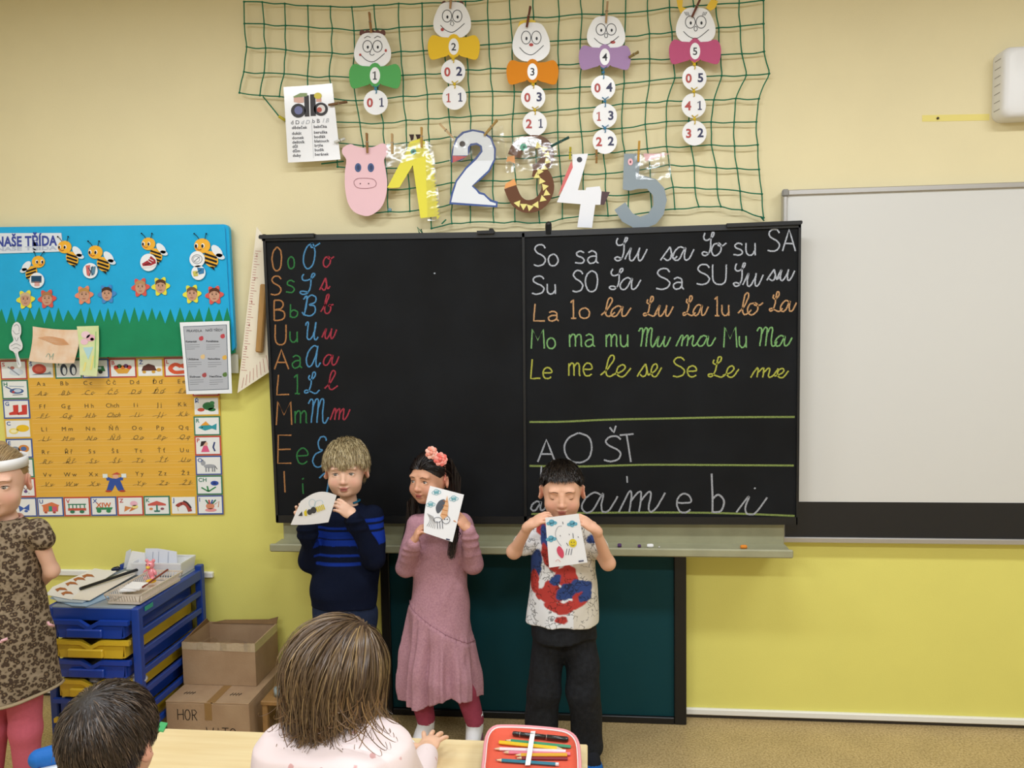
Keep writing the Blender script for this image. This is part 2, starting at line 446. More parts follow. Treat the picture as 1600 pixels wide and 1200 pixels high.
SKIN = vmat('skin', .5, sss=.12, spec=.35)
HAIRM = vmat('hair_strand', .38, spec=.5)
EYEW_GLINT, PUP = mat('#e9e4df', .25, coat=.5), mat('#120b08', .2, coat=.6)

class Head:
    """head frame: x to the viewer's right when facing the camera, -y forward, z up; origin between the eyes' height and the skull centre"""
    def __init__(s, c, R, k=1.0): s.c = np.array(c, float); s.R = R; s.k = k
    def w(s, p): return s.c+(np.array(p, float)*s.k) @ s.R.T
    def loc(s, V): return ((V-s.c) @ s.R)/s.k
    def e(s, S, c, r, Rl=I3, k=.01, op='u'): S.ell(s.w(c), np.array(r)*s.k, s.R @ Rl, k, op)
    def sculpt(s, S, lids=.0046, nose=1.0, mouth=0.0):
        s.S = S
        e, w, q = s.e, s.w, s.k
        e(S, (0, .014, .024), (.0715, .088, .080))
        e(S, (0, -.016, -.026), (.0585, .064, .062), k=.03)
        S.cap(w((-.026, -.026, -.060)), w((.026, -.026, -.060)), .026*q, k=.03)
        e(S, (0, -.054, -.076), (.017, .016, .013), k=.022)
        for g in (-1, 1):
            e(S, (g*.034, -.046, -.036), (.025, .024, .022), k=.02)
            e(S, (g*.028, -.0685, .020), (.018, .010, .007), k=.018)
            e(S, (g*.029, -.088, .000), (.016, .012, .011), k=.012, op='s')
            e(S, (g*.029, -.0615, .000), (.0142, .0142, .0138), k=.005)
            if lids > 0: e(S, (g*.029, -.0765, -.0006), (.0132, .008, lids*1.12), k=.001, op='s')
            e(S, (g*.077, .014, -.008), (.0070, .017, .027), rotz(g*.62) @ rotx(-.1), k=.008)
            e(S, (g*.086, .006, -.005), (.0060, .010, .016), rotz(g*.62), k=.003, op='s')
            e(S, (g*.0085, -.0815, -.0325), (.006, .0065, .0055), k=.006)
        S.cap(w((0, -.076, .004)), w((0, -.0875*nose, -.026)), .0052*q, .0075*q, k=.012)
        e(S, (0, -.0895*nose, -.029), (.0082, .0078, .0072), k=.006)
        e(S, (0, -.0760, -.0515), (.0165, .0066, .0042), k=.008)
        e(S, (0, -.0750, -.0600-mouth), (.0135, .0068, .0048), k=.007)
        for g in (-1, 1): e(S, (g*.0205, -.078, -.056), (.005, .005, .004), k=.006, op='s')
    def on(s, x, z, out=.0006): return s.S.hit(s.w((x, -.115, z)), s.w((x, -.035, z)))+s.R @ np.array([0, -out, 0])
    def color(s, base, lip='#b4605a', cheek='#d98e7c', extra=None):
        b = np.array(lin(base)[:3]); l = np.array(lin(lip)[:3]); ch = np.array(lin(cheek)[:3])
        def f(V):
            L = s.loc(V); C = np.tile(b, (len(V), 1))
            for g in (-1, 1):
                d = np.linalg.norm((L-np.array([g*.036, -.066, -.032]))/np.array([.024, .03, .020]), axis=1); a = np.clip(1.15-d, 0, 1)[:, None]*.45
                C = C*(1-a)+ch*a
                d = np.linalg.norm((L-np.array([g*.076, .012, -.01]))/np.array([.012, .024, .03]), axis=1); a = np.clip(1.3-d, 0, 1)[:, None]*.5
                C = C*(1-a)+ch*a
            d = np.linalg.norm((L-np.array([0, -.092, -.029]))/np.array([.014, .016, .014]), axis=1); a = np.clip(1.2-d, 0, 1)[:, None]*.3; C = C*(1-a)+ch*a
            for c0, r in (((0, -.082, -.0520), (.0170, .014, .0034)), ((0, -.082, -.0598), (.0140, .014, .0042))):
                d = np.linalg.norm((L-np.array(c0))/np.array(r), axis=1); a = np.clip((1.25-d)*3, 0, 1)[:, None]*.8; C = C*(1-a)+l*a
            if extra: C = extra(V, C)
            return C
        return f
    def face_parts(s, root, iris='#4a3524', brow='#6b4a30', look=(0, 0), closed=False, mouth=0.0, gap='#5a1f1e'):
        q = s.k
        for g in (-1, 1):
            mb = MB(); c = s.w((g*.029, -.0615, 0)); nb = len(mb.v)
            if not closed:
                mb.ell(c, .0130*q, EYEW_GLINT, s.R, 20, 14)
                d = np.array([look[0], -1., look[1]]); d /= np.linalg.norm(d); a = np.cross(d, [0, 0, 1]); a /= np.linalg.norm(a); b = np.cross(a, d)
                for rad, off, m in ((.0066, .0131, mat(iris, .2, coat=.6)), (.0034, .0134, PUP), (.0010, .0137, EYEW_GLINT)):  # iris, pupil, then a small white dot painted as the eye's glint
                    ctr = np.array([g*.029, -.0615, 0]); V = [s.w(ctr+d*off*1.012+(np.array([.0012, 0, .0015]) if rad < .002 else 0))]
                    for i in range(16):
                        t = 2*math.pi*i/16; p = d*off+(a*math.cos(t)+b*math.sin(t))*rad; p = p/np.linalg.norm(p)*off
                        V.append(s.w(ctr+p+(np.array([.0012, 0, .0015]) if rad < .002 else 0)))
                    mb.add(V, [(0, 1+i, 1+(i+1) % 16) for i in range(16)], m, True)
                mb.build('eye', root)
            # lash line
            lb = MB(); P = []; z0 = -.0055 if closed else .0
            for i in range(9):
                t = -1+2*i/8; x = g*.029+t*.0128; z = (z0-.003*(1-t*t) if closed else (.0047*math.sqrt(max(0, 1-t*t*.96))-.0004))
                yy = -.0615-math.sqrt(max(0, .0146**2-(x-g*.029)**2-z*z)); P.append(s.w((x, yy, z)))
            lb.tube(P, [.0005*q, .0008*q, .0011*q, .0012*q, .0012*q, .0012*q, .0011*q, .0008*q, .0005*q], mat('#2c1a14', .7), 6)
            lb.build('eyelash', root)
            bb = MB(); P = [s.on(g*(.0125+.0036*i), .0165+.0034*math.sin(i*.40), .0004) for i in range(9)]
            bb.tube(P, [.0010*q, .0016*q, .0018*q, .0019*q, .0018*q, .0016*q, .0013*q, .0009*q, .0004*q], mat(brow, .9), 6, flat=.6); bb.build('eyebrow', root)
        mb = MB(); P = [s.on(x, -.0560-.5*mouth-.0015*(abs(x)/.017)**2, .0002) for x in np.linspace(-.0150, .0150, 9)]
        r = (.0009+mouth*.6)*q
        mb.tube(P, [r*.4, r*.8, r, r, r, r, r, r*.8, r*.4], mat(gap, .6), 6); mb.build('mouth', root)

def hand(S, wr, d, n, th, q=1.0, curl=(.5, .5, .5, .5), spread=.16, tcurl=.4, wr_r=.019, tdir=None, k=.0035):
    """wrist, direction of the palm, side the fingers curl to, thumb side (unit vectors)"""
    wr = np.array(wr, float); d = np.array(d, float); d /= np.linalg.norm(d); n = np.array(n, float); n -= d*(n@d); n /= np.linalg.norm(n)
    t = np.cross(d, n); t *= 1 if t@np.array(th) > 0 else -1
    R = np.stack([t, d, n], 1); pc = wr+d*.030*q
    S.cap(wr-d*.01*q, wr+d*.012*q, wr_r, .018*q, k=.01)
    S.ell(pc+d*.003*q, (.0265*q, .034*q, .0125*q), R, k=.008)
    L = (.040, .045, .042, .033); F = (.5, .3, .2)
    tips = []
    for i in range(4):
        off = (1.5-i)*.0128*q; base = wr+d*(.056-(.004 if i in (0, 3) else 0))*q+t*off
        a = -(1.5-i)*spread; dd = d*math.cos(a)-t*math.sin(a); p = base-dd*.012*q; r = (.0068 if i < 3 else .006)*q
        S.cap(p, base, r*1.05, r, k=k*1.3); p = base; an = 0
        for j in range(3):
            an += curl[i]*(.7 if j == 0 else 1.0); v = dd*math.cos(an)+n*math.sin(an); p2 = p+v*L[i]*F[j]*q*1.05
            S.cap(p, p2, r, r*.93, k=.0012); p = p2; r *= .93
        tips.append(p)
    b = wr+d*.014*q+t*.017*q; td = np.array(tdir, float) if tdir is not None else d*.75+t*.65+n*.25; td /= np.linalg.norm(td)
    p1 = b+td*.026*q; S.cap(b, p1, .0105*q, .0082*q, k=.006)
    v = td*math.cos(tcurl)+(n*.7+d*.3)*math.sin(tcurl); v /= np.linalg.norm(v); p2 = p1+v*.022*q; S.cap(p1, p2, .0080*q, .0070*q, k=.0015)
    return tips, p2

def strands(name, P, r0, r1, col, parent, m=None, ctr=None, tw=.5, **kw):
    """P (N,S,3) paths -> slender ribbons lying on the head around ctr"""
    N, S, _ = P.shape
    T = np.gradient(P, axis=1); T /= np.linalg.norm(T, axis=2, keepdims=True)+1e-9
    O = P-(ctr if ctr is not None else P.mean((0, 1))); O /= np.linalg.norm(O, axis=2, keepdims=True)+1e-9
    O = O+np.random.default_rng(N).normal(size=(N, 1, 3))*tw
    X = np.cross(T, O); X /= np.linalg.norm(X, axis=2, keepdims=True)+1e-9
    s = np.linspace(0, 1, S); r = (r0*(1-s)+r1*s)[None, :, None]*1.35
    V = np.stack([P-r*X, P+r*X], 2); idx = np.arange(N*S*2).reshape(N, S, 2)
    Q = np.stack([idx[:, :-1, 0], idx[:, :-1, 1], idx[:, 1:, 1], idx[:, 1:, 0]], -1).reshape(-1, 4)
    return link_mesh(name, V.reshape(-1, 3), Q, None, [m or HAIRM], parent, True, col=np.repeat(col, S*2, axis=0), **kw)
def haircol(N, a, b, rng, sp=.5, third=None):
    t = np.clip(rng.beta(1.3, 1.6, N), 0, 1)[:, None]; A, B = np.array(lin(a)[:3]), np.array(lin(b)[:3]); C = A*(1-t)+B*t
    if third: u = rng.random(N) < .12; C[u] = np.array(lin(third)[:3])
    return C*rng.uniform(.8, 1.15, (N, 1))
def flow(H, roots, whorl, step, steps, grav, lift=(.0, .010), jit=.10, rng=RNG, c=(0, .014, .024), r=(.0735, .090, .082), offm=.005):
    """roots: (N,3) unit directions in the head frame; strands run away from the whorl over the skull and fall under gravity"""
    c = np.array(c); r = np.array(r); N = len(roots); p = roots*r; wv = np.array(whorl, float); wv /= np.linalg.norm(wv)
    st = step*rng.uniform(.75, 1.2, (N, 1)); out = []; lf = rng.uniform(lift[0], lift[1], (N, 1)); jd = rng.normal(size=(N, 3))*jit
    g = np.zeros((N, 1)); off = rng.uniform(0, offm, (N, 1))
    gw = (np.array([0, 0, -1.]) @ H.R)
    for i in range(steps):
        u = p/r; n = np.linalg.norm(u, axis=1, keepdims=True); u = u/n
        t = u*(u@wv)[:, None]-wv; t = t/(np.linalg.norm(t, axis=1, keepdims=True)+1e-6)
        out.append(p+c); a = grav*(i+1)/steps
        d = t*(1-a)+gw*a+jd+rng.normal(size=(N, 3))*jit*.3; d /= np.linalg.norm(d, axis=1, keepdims=True)
        p = p+d*st
        q = p/r; n = np.linalg.norm(q, axis=1, keepdims=True); s = i/steps
        tgt = 1.0+off/.08+lf/.08*min(1, s*2)
        p = np.where(n < tgt, q*tgt/n*r, p)
    P = np.stack(out, 1); return (P*H.k) @ H.R.T+H.c
def dirs(N, rng=RNG):
    v = rng.normal(size=(N, 3)); return v/np.linalg.norm(v, axis=1, keepdims=True)
# ------------------------------------------------------------ the room
def struct(mb, name, parent=None, **k):
    o = mb.build(name, parent, kind='structure', **k); return o
XL, XR, YB = -3.3, 3.9, -6.2
def wallmat():
    m = bpy.data.materials.new('painted_wall'); m.use_nodes = True; nt = m.node_tree; b = nt.nodes['Principled BSDF']
    b.inputs['Roughness'].default_value = .62
    g = nt.nodes.new('ShaderNodeNewGeometry'); sp = nt.nodes.new('ShaderNodeSeparateXYZ'); nt.links.new(g.outputs['Position'], sp.inputs[0])
    n = nt.nodes.new('ShaderNodeTexNoise'); n.inputs['Scale'].default_value = 3; n.inputs['Detail'].default_value = 6; nt.links.new(g.outputs['Position'], n.inputs['Vector'])
    ad = nt.nodes.new('ShaderNodeMath'); ad.operation = 'MULTIPLY_ADD'; ad.inputs[1].default_value = .012; nt.links.new(n.outputs[0], ad.inputs[0]); nt.links.new(sp.outputs[2], ad.inputs[2])
    r = nt.nodes.new('ShaderNodeMapRange'); r.inputs[1].default_value = 1.582; r.inputs[2].default_value = 1.59; nt.links.new(ad.outputs[0], r.inputs[0])
    mx = nt.nodes.new('ShaderNodeMix'); mx.data_type = 'RGBA'; mx.inputs[6].default_value = lin('#e8e076'); mx.inputs[7].default_value = lin('#e9dcb0')
    nt.links.new(r.outputs[0], mx.inputs[0])
    m2 = nt.nodes.new('ShaderNodeMix'); m2.data_type = 'RGBA'; m2.blend_type = 'MULTIPLY'; m2.inputs[0].default_value = 1
    r2 = nt.nodes.new('ShaderNodeMapRange'); r2.inputs[1].default_value = .3; r2.inputs[2].default_value = .7; r2.inputs[3].default_value = .955; r2.inputs[4].default_value = 1.0
    nt.links.new(n.outputs[0], r2.inputs[0]); nt.links.new(mx.outputs[2], m2.inputs[6]); nt.links.new(r2.outputs[0], m2.inputs[7]); nt.links.new(m2.outputs[2], b.inputs['Base Color'])
    n3 = nt.nodes.new('ShaderNodeTexNoise'); n3.inputs['Scale'].default_value = 160; nt.links.new(g.outputs['Position'], n3.inputs['Vector'])
    bp = nt.nodes.new('ShaderNodeBump'); bp.inputs['Strength'].default_value = .12; bp.inputs['Distance'].default_value = .003
    nt.links.new(n3.outputs[0], bp.inputs['Height']); nt.links.new(bp.outputs[0], b.inputs['Normal'])
    return m
WALL = wallmat()
def wall(name, lo, hi, m=None):
    mb = MB(); mb.b2(lo, hi, m or WALL); return struct(mb, name)
wall('wall_front', (XL, 0, 0), (XR, .12, CEIL)); wall('wall_back', (XL, YB-.12, 0), (XR, YB, CEIL), mat('#e6e2d6', .8))
wall('wall_left', (XL-.12, YB, 0), (XL, .12, CEIL), mat('#e4dfd0', .8)); wall('wall_right', (XR, YB, 0), (XR+.12, .12, CEIL), mat('#e4dfd0', .8))
mb = MB(); mb.b2((XL, YB, CEIL), (XR, .1, CEIL+.1), mat('#d2cdc2', .9)); struct(mb, 'ceiling')
def floormat():
    m = bpy.data.materials.new('speckled_linoleum'); m.use_nodes = True; nt = m.node_tree; b = nt.nodes['Principled BSDF']
    b.inputs['Roughness'].default_value = .42; g = nt.nodes.new('ShaderNodeNewGeometry')
    n = nt.nodes.new('ShaderNodeTexNoise'); n.inputs['Scale'].default_value = 130; n.inputs['Detail'].default_value = 3; nt.links.new(g.outputs['Position'], n.inputs['Vector'])
    v = nt.nodes.new('ShaderNodeTexNoise'); v.inputs['Scale'].default_value = 7; nt.links.new(g.outputs['Position'], v.inputs['Vector'])
    cr = nt.nodes.new('ShaderNodeValToRGB'); cr.color_ramp.elements[0].color = lin('#9b8252'); cr.color_ramp.elements[0].position = .3
    cr.color_ramp.elements[1].color = lin('#dcc392'); cr.color_ramp.elements[1].position = .72
    e = cr.color_ramp.elements.new(.5); e.color = lin('#c4a977')
    nt.links.new(n.outputs[0], cr.inputs[0])
    mx = nt.nodes.new('ShaderNodeMix'); mx.data_type = 'RGBA'; mx.blend_type = 'MULTIPLY'; mx.inputs[0].default_value = .3
    nt.links.new(cr.outputs[0], mx.inputs[6]); nt.links.new(v.outputs[0], mx.inputs[7]); nt.links.new(mx.outputs[2], b.inputs['Base Color'])
    return m
mb = MB(); mb.b2((XL, YB, -.1), (XR, .1, 0), floormat()); struct(mb, 'floor')
WH = mat('#eceae2', .45)
mb = MB(); mb.b2((XL, -.004, .0), (XR, .004, .018), mat('#3c3630', .7), 0); mb.b2((XL, -.016, .016), (XR, .002, .044), WH, .004); struct(mb, 'baseboard_front')
mb = MB(); mb.b2((XL, -.018, .585), (-1.45, .002, .612), WH, .004); struct(mb, 'trim_1')
for i_, (x, y, w, d, *_) in enumerate(LAMPS):
    t = thing('ceiling_light', 'white ceiling light fixture, %s in the row %s' % (('leftmost', 'middle one', 'rightmost')[i_ % 3], 'nearest the blackboard' if i_ < 3 else 'at the back of the room'), 'ceiling light', (x, y, CEIL-.075), 'ceiling lights above the classroom')
    mb = MB(); mb.b2((x-w/2-.03, y-d/2-.03, CEIL-.055), (x+w/2+.03, y+d/2+.03, CEIL), mat('#f4f3ee', .4), .006); mb.build('housing', t)
    mb = MB(); mb.b2((x-w/2, y-d/2, CEIL-.075), (x+w/2, y+d/2, CEIL-.056), mat('#ffffff', .5)); mb.build('diffuser', t)

# whiteboard
WBY = -.035
t = thing('whiteboard', 'large empty white board with grey metal frame on the right of the wall', 'whiteboard', Wy(1400, 842, WBY))
corner = [Wy(1225, 297, WBY), Wy(1225, 846, WBY)]
x0 = corner[0][0]; zt = (corner[0][2]+Wy(1600, 285, WBY)[2])/2; zb = (corner[1][2]+Wy(1600, 851, WBY)[2])/2; x1 = x0+2.35
zk = (Wy(1300, 784, WBY)[2]+Wy(1600, 786, WBY)[2])/2; zk2 = (Wy(1300, 839, WBY)[2]+Wy(1600, 842, WBY)[2])/2
mb = MB(); mb.b2((x0+.01, WBY, zk), (x1-.01, -.004, zt-.012), mat('#d7d6d2', .28, coat=.15)); mb.build('writing_surface', t)
mb = MB(); mb.b2((x0+.01, WBY-.002, zk2), (x1-.01, -.004, zk), mat('#17171a', .45)); mb.build('lower_band', t, label='black band along the bottom')
ALU = mat('#b9b6b2', .35, metal=.6)
for lo, hi in (((x0-.004, WBY-.010, zt-.022), (x1, -.004, zt)), ((x0-.004, WBY-.014, zb), (x1, -.004, zk2)), ((x0-.004, WBY-.010, zb), (x0+.012, -.004, zt)), ((x1-.016, WBY-.010, zb), (x1, -.004, zt))):
    mb = MB(); mb.b2(lo, hi, ALU, .003); mb.build('frame_rail', t)
mb = MB(); mb.box((x0+.004, WBY-.008, zt-.012), (.028, .016, .03), mat('#8b8985', .5), bev=.006); mb.build('corner_cap', t)

# white box at the right edge
t = thing('wall_speaker', 'white rounded wall box with slotted side at the upper right edge', 'speaker', Wy(1630, 185, -.06))
yb = -.085
a, b = Wy(1570, 71, yb), Wy(1566, 184, yb); SPK = mat('#e6e5e4', .4)
def rrect(x0, z0, x1, z1, r, y, n=6):
    return [(cx_+r*math.cos(t), y, cz_+r*math.sin(t)) for cx_, cz_, s in ((x1-r, z1-r, 0), (x0+r, z1-r, 1), (x0+r, z0+r, 2), (x1-r, z0+r, 3)) for t in [math.pi/2*(s+k/n) for k in range(n+1)]]
mb = MB(); L = [(0, 0), (0, yb*.72), (.004, yb*.86), (.011, yb*.96), (.022, yb)]; n = 28
V = [p for i, yy in L for p in rrect(a[0]+i, b[2]+i, a[0]+.42-i, a[2]-i, .034, yy)]
mb.add(V, [(k*n+j, k*n+(j+1) % n, (k+1)*n+(j+1) % n, (k+1)*n+j) for k in range(len(L)-1) for j in range(n)]+[tuple((len(L)-1)*n+j for j in range(n))], SPK, True); mb.build('housing', t)
mb = MB()
for i in range(7):
    z = b[2]+.04+i*(a[2]-b[2]-.08)/6; mb.b2((a[0]-.001, yb*.7, z-.0012), (a[0]+.004, yb*.2, z+.0012), mat('#9a9694', .6))
mb.build('side_slots', t)
mb = MB(); p = Wy(1465, 185, 0); mb.ell((p[0], -.002, p[2]), (.005, .006, .005), mat('#4a4038', .8)); mb.build('wall_plug', label='small dark screw hole in the cream wall left of the white box', cat='wall plug')
mb = Print(onwall(-.001)); mb.slab([(1441, 180), (1546, 178), (1546, 188), (1441, 190)], mat('#eadb84', .6), .001); mb.build('tape_strip', label='pale yellow strip stuck on the cream wall below left of the white box', cat='tape')

# ------------------------------------------------------------ blackboard
BY = -.125
BB = mat('#0b0c0e', .75, noise=.25, scale=4, h2='#121417'); BF = mat('#0e0f11', .45); BFe = mat('#26282b', .4)
t = thing('blackboard', 'wide black two-wing chalkboard covered with handwritten letters and syllables', 'blackboard', Wy(830, 862, BY))
PB = lambda: Print(onwall(BY))
LW = [(411, 369), (815, 364), (819, 818), (432, 815)]; RW = [(816, 364), (1250, 349), (1246, 820), (820, 818)]
m = PB(); m.slab(LW, BB, .025); lw = m.build('board_wing', t)
m = PB(); m.slab(RW, BB, .025); rw = m.build('board_wing', t)
def rail(p, q, w, nm='frame_strip', d=.006, mt=BF, Y=BY):
    m = Print(onwall(Y-d)); m.line([p, q], w, mt, 0); A = m.v[:]; m2 = MB(); m2.prism([A[0], A[1], A[3], A[2]], (0, d+.02, 0), mt); return m2.build(nm, t)
rail((409, 372), (816, 366), 9, mt=BFe); rail((816, 366), (1251, 351), 9, mt=BFe); rail((432, 811), (820, 813), 12); rail((820, 813), (1246, 814), 12)
rail((412, 366), (433, 816), 4); rail((817.5, 364), (821, 818), 4, mt=mat('#050506', .5)); rail((1250, 348), (1246, 820), 4)
rail((405, 370), (490, 367.5), 6, 'top_bracket', .02); rail((745, 363), (772, 362), 5, 'top_bracket', .02); rail((1136, 352), (1252, 347.5), 6, 'top_bracket', .02)
mb = MB(); a, b = Wy(857, 366, BY), Wy(857, 351, BY); mb.tube([a, b+(0, 0, .0)], [.013, .013], BF, 10); mb.ell(b, .013, BF); mb.build('peg', t)
for x, y in ((409, 371), (1249, 348), (768, 360)):
    mb = MB(); mb.box(Wy(x, y, BY), (.018, .03, .014), BF, bev=.003); mb.build('corner_cap', t)

GP = {  # print alphabet, drawn as chalk strokes; '!' keeps corners sharp
'O': ['3.5,10 1,8.2 0,5 1,1.3 3.3,0 5.8,1.2 6.8,5 6,8.6 3.6,10'], 'S': ['6,8.4 4.6,9.9 2.2,9.8 .8,8 2,6.2 4.5,4.9 6,3 5,.8 2.5,0 .2,.5'],
'B': ['!.8,10 .8,0', '.8,10 4,9.7 5.2,7.8 4,5.8 .8,5.2', '.8,5.2 4.6,4.8 6,2.7 4.6,.4 .8,0'], 'U': ['0,10 0,3 1.2,.6 3.2,0 5.2,.8 6,3 6.2,10'],
'A': ['!0,0 3.2,10 6.5,0', '!1.1,3.5 5.5,3.5'], 'L': ['!.6,10 0,0 5,.2'], 'M': ['!0,0 .6,10 3.8,4.2 7,10 7.6,0'], 'E': ['!5.5,10 .3,10 0,0 5.5,.1', '!.2,5 5.2,5.1'],
'I': ['!0,10 .2,0'], 'T': ['!2.5,9.8 4,0', '!0,9.5 5,10'],
'Š': ['6,8.4 4.6,9.6 2.2,9.3 .8,7.6 2,6 4.5,4.7 6,3 5,.8 2.5,0 .2,.5', '!2.2,13 3.6,11 4.4,13.6'],
'o': ['2.4,5.6 .6,4.6 0,2.8 .8,.6 2.4,0 4.2,.8 4.8,2.8 4,4.8 2.4,5.6'], 's': ['4,4.8 2.5,5.6 .9,4.8 1.2,3.5 3.2,2.6 4,1.3 2.8,.1 .2,.4'],
'b': ['!.4,10 .4,0', '.4,4 2,5.6 4,4.6 4.4,2.6 3.4,.5 1.6,0 .4,1'], 'u': ['.2,5.6 .2,2 1.2,.2 2.8,.3 4,2.2', '!4,5.6 4.1,0'],
'a': ['.6,4.9 2.2,5.7 3.8,4.8 4,3 4,1 4.9,.1', '4,3.3 1.8,3.2 .3,1.8 1.2,.1 3,.4 4,1.8'], 'l': ['!0,8.3 1.3,10 1.4,0', '!.2,0 2.6,0'],
'm': ['!.3,5.6 .3,0', '.3,3.8 1.6,5.6 2.9,4.8 3,0', '3,3.8 4.4,5.6 5.7,4.8 5.8,.8 6.3,0'], 'e': ['.1,2.9 4.4,3.1 4,5 2.2,5.7 .4,4.4 0,2.4 1,.3 2.8,0 4.4,.9'],
'i': ['!.3,5.5 .4,0', '!.2,7.6 .5,8.1']}
GK = {  # joined handwriting
'O': ['5.2,10 2.2,8.6 .4,4.6 1,1 3,0 5.2,2 6.2,6 5.4,9.2 4.4,9.8 4.2,8.4 5.8,8.6 8.6,10'],
'S': ['1.7,9.8 1,8.2 1.5,6.8 3.2,6.8 5.4,8.4 5.9,9.8 5.1,9.9 4.5,8 4.2,3.4 3,.6 1.2,0 .2,1 1.4,1.6 3.4,.9'],
'B': ['1,8 2.6,9.6 2.4,5 1.2,.4', '1.9,3 2.8,8 4.6,10 6.8,9 6.4,6.6 3.8,5.4 6.2,4.8 6.4,2 4.4,.2 1.6,.6 .4,2'],
'U': ['.2,8 1.2,9.8 2.2,9.4 1.6,5 1.4,1.6 2.4,.2 4.4,1.4 6.2,5.4 7,10', '7,10 6,4 6,.8 7,0 8.4,1.6'],
'A': ['7,9.4 5,10 2,7.6 .4,3.6 1.2,.4 3.4,.6 6,5 7.4,10', '7.4,10 6.4,4 6.4,.8 7.4,0 9,2'],
'L': ['2.6,8.6 2.2,7 3.4,6.4 5.2,8 5.4,9.8 4.4,9.9 3.8,7.6 3.2,3.6 2,.8 .6,.2 .3,1.2 1.6,1.5 3.8,.5 5.6,0 7.4,1.6'],
'M': ['.2,8 1.4,9.8 2.6,9 2.2,4 1.6,0', '2.4,6 4,9.6 5.4,9.4 5,4 4.6,0', '5.2,6 6.8,9.6 8.2,9.4 7.6,4 7.8,.6 9,0 10.6,2.4'],
'E': ['6.6,8.6 6,9.9 4,9.8 2.8,8 3.4,6 4.6,5.6 3.8,5 1.6,4.2 .3,2 1.4,.2 3.6,0 6,1.6'],
'o': ['4,5.3 1.8,4.8 .6,2.6 1.2,.4 2.8,0 4.8,1.6 5.2,4.2 4,5.4 3.8,4.4 5.6,4.2 7.6,5.4'],
's': ['!0,0 4,5.6', '4,5.6 4.6,3 4,.6 2.6,0 1.4,1', '4,5.6 4.7,2.6 5.4,.6 7,1.8'],
'b': ['0,1 2.8,5 4.6,9 4.2,10 3.2,8.8 2.2,3 2.6,.4 4.4,.2 5.6,2.4 5.2,4.6 4.6,4 7.2,4.8'],
'u': ['0,.6 2.8,5.6 2.2,2.4 2.4,.3 3.8,.3 6,3.6 6.6,5.6', '6.6,5.6 6,2 6.4,.1 7.8,.8 10,5'],
'a': ['5,4.9 3.2,5.6 1.2,4 .2,1.6 1.2,0 3,.8 5.4,5.4 5,2 5.4,.2 7,.8 9,4.6'],
'l': ['0,.6 2.8,4 4.8,8.4 4.2,10 3,8.6 2,3 2.4,.4 3.8,.2 6,2.2'],
'm': ['0,0 2.6,5.4 3.4,5 2.8,0', '3.2,3 5.2,5.5 6,5 5.4,0', '5.8,3 7.8,5.5 8.6,5 8,1.4 8.6,.1 10.2,1.4 12.4,5.4'],
'e': ['0,.8 3,2.2 4.4,4.2 3.6,5.6 2,4.4 1.4,2 2.2,.2 4,.2 6.4,4'],
'i': ['0,.4 2.8,5.4 2,2 2.4,0 4.2,.2 6.8,5', '!4,7.6 4.2,8']}
def gl(ch, K):
    out = []
    for s in (GK if K else GP)[ch]:
        sh = s[0] == '!'; P = [tuple(map(float, q.split(','))) for q in s.lstrip('!').split()]
        out.append(P if sh else [tuple(p) for p in catmull(P, 5)])
    return out
def word(txt, K):
    S = []; x = 0
    for i, ch in enumerate(txt):
        G = gl(ch, K); A = [p for g in G for p in g]; lo = min(p[0] for p in A); hi = max(p[0] for p in A)
        S += [[(p[0]-lo+x, p[1]) for p in g] for g in G]; x += hi-lo+(-1.2 if K and i == 0 and ch.isupper() else (-1.8 if K else 1.5))
    return S
def chalk(txt, K, x0, x1, top, base, col, parent, w=2.35, sx=1, sy=1, ox=0, oy=0, sl=0):
    S = word(txt, K); A = [p for g in S for p in g]; l, h, b0, t0 = min(p[0] for p in A), max(p[0] for p in A), min(0, min(p[1] for p in A)), max(p[1] for p in A)
    m = Print(onwall(BY)); r = random.Random(txt+str(x0)); cm = chalkmat(col)
    for k, g in enumerate(S):
        P = [(ox+(x0+(x1-x0)*((p[0]-l)/(h-l+1e-6) if h > l else .5)+sl*(p[1]))/sx + r.uniform(-.25, .25), oy+(base+(top-base)*(p[1]-b0)/(t0-b0))/sy + r.uniform(-.25, .25)) for p in g]
        if len(P) < 4:
            P = [tuple(np.array(P[i])*(1-q)+np.array(P[i+1])*q+np.array([r.uniform(-.3, .3), r.uniform(-.3, .3)])*(0 < q)) for i in range(len(P)-1) for q in (0, .33, .66)]+[P[-1]]
        m.line(P, w, cm, 1.2+.25*k)
    return m.build('chalk_word', parent)
W_, O_, G_, Y_ = '#c9cdd6', '#d8a878', '#8cc07a', '#c3c455'
D6 = dict(sx=3.5556, sy=3.5571, ox=810, oy=340)
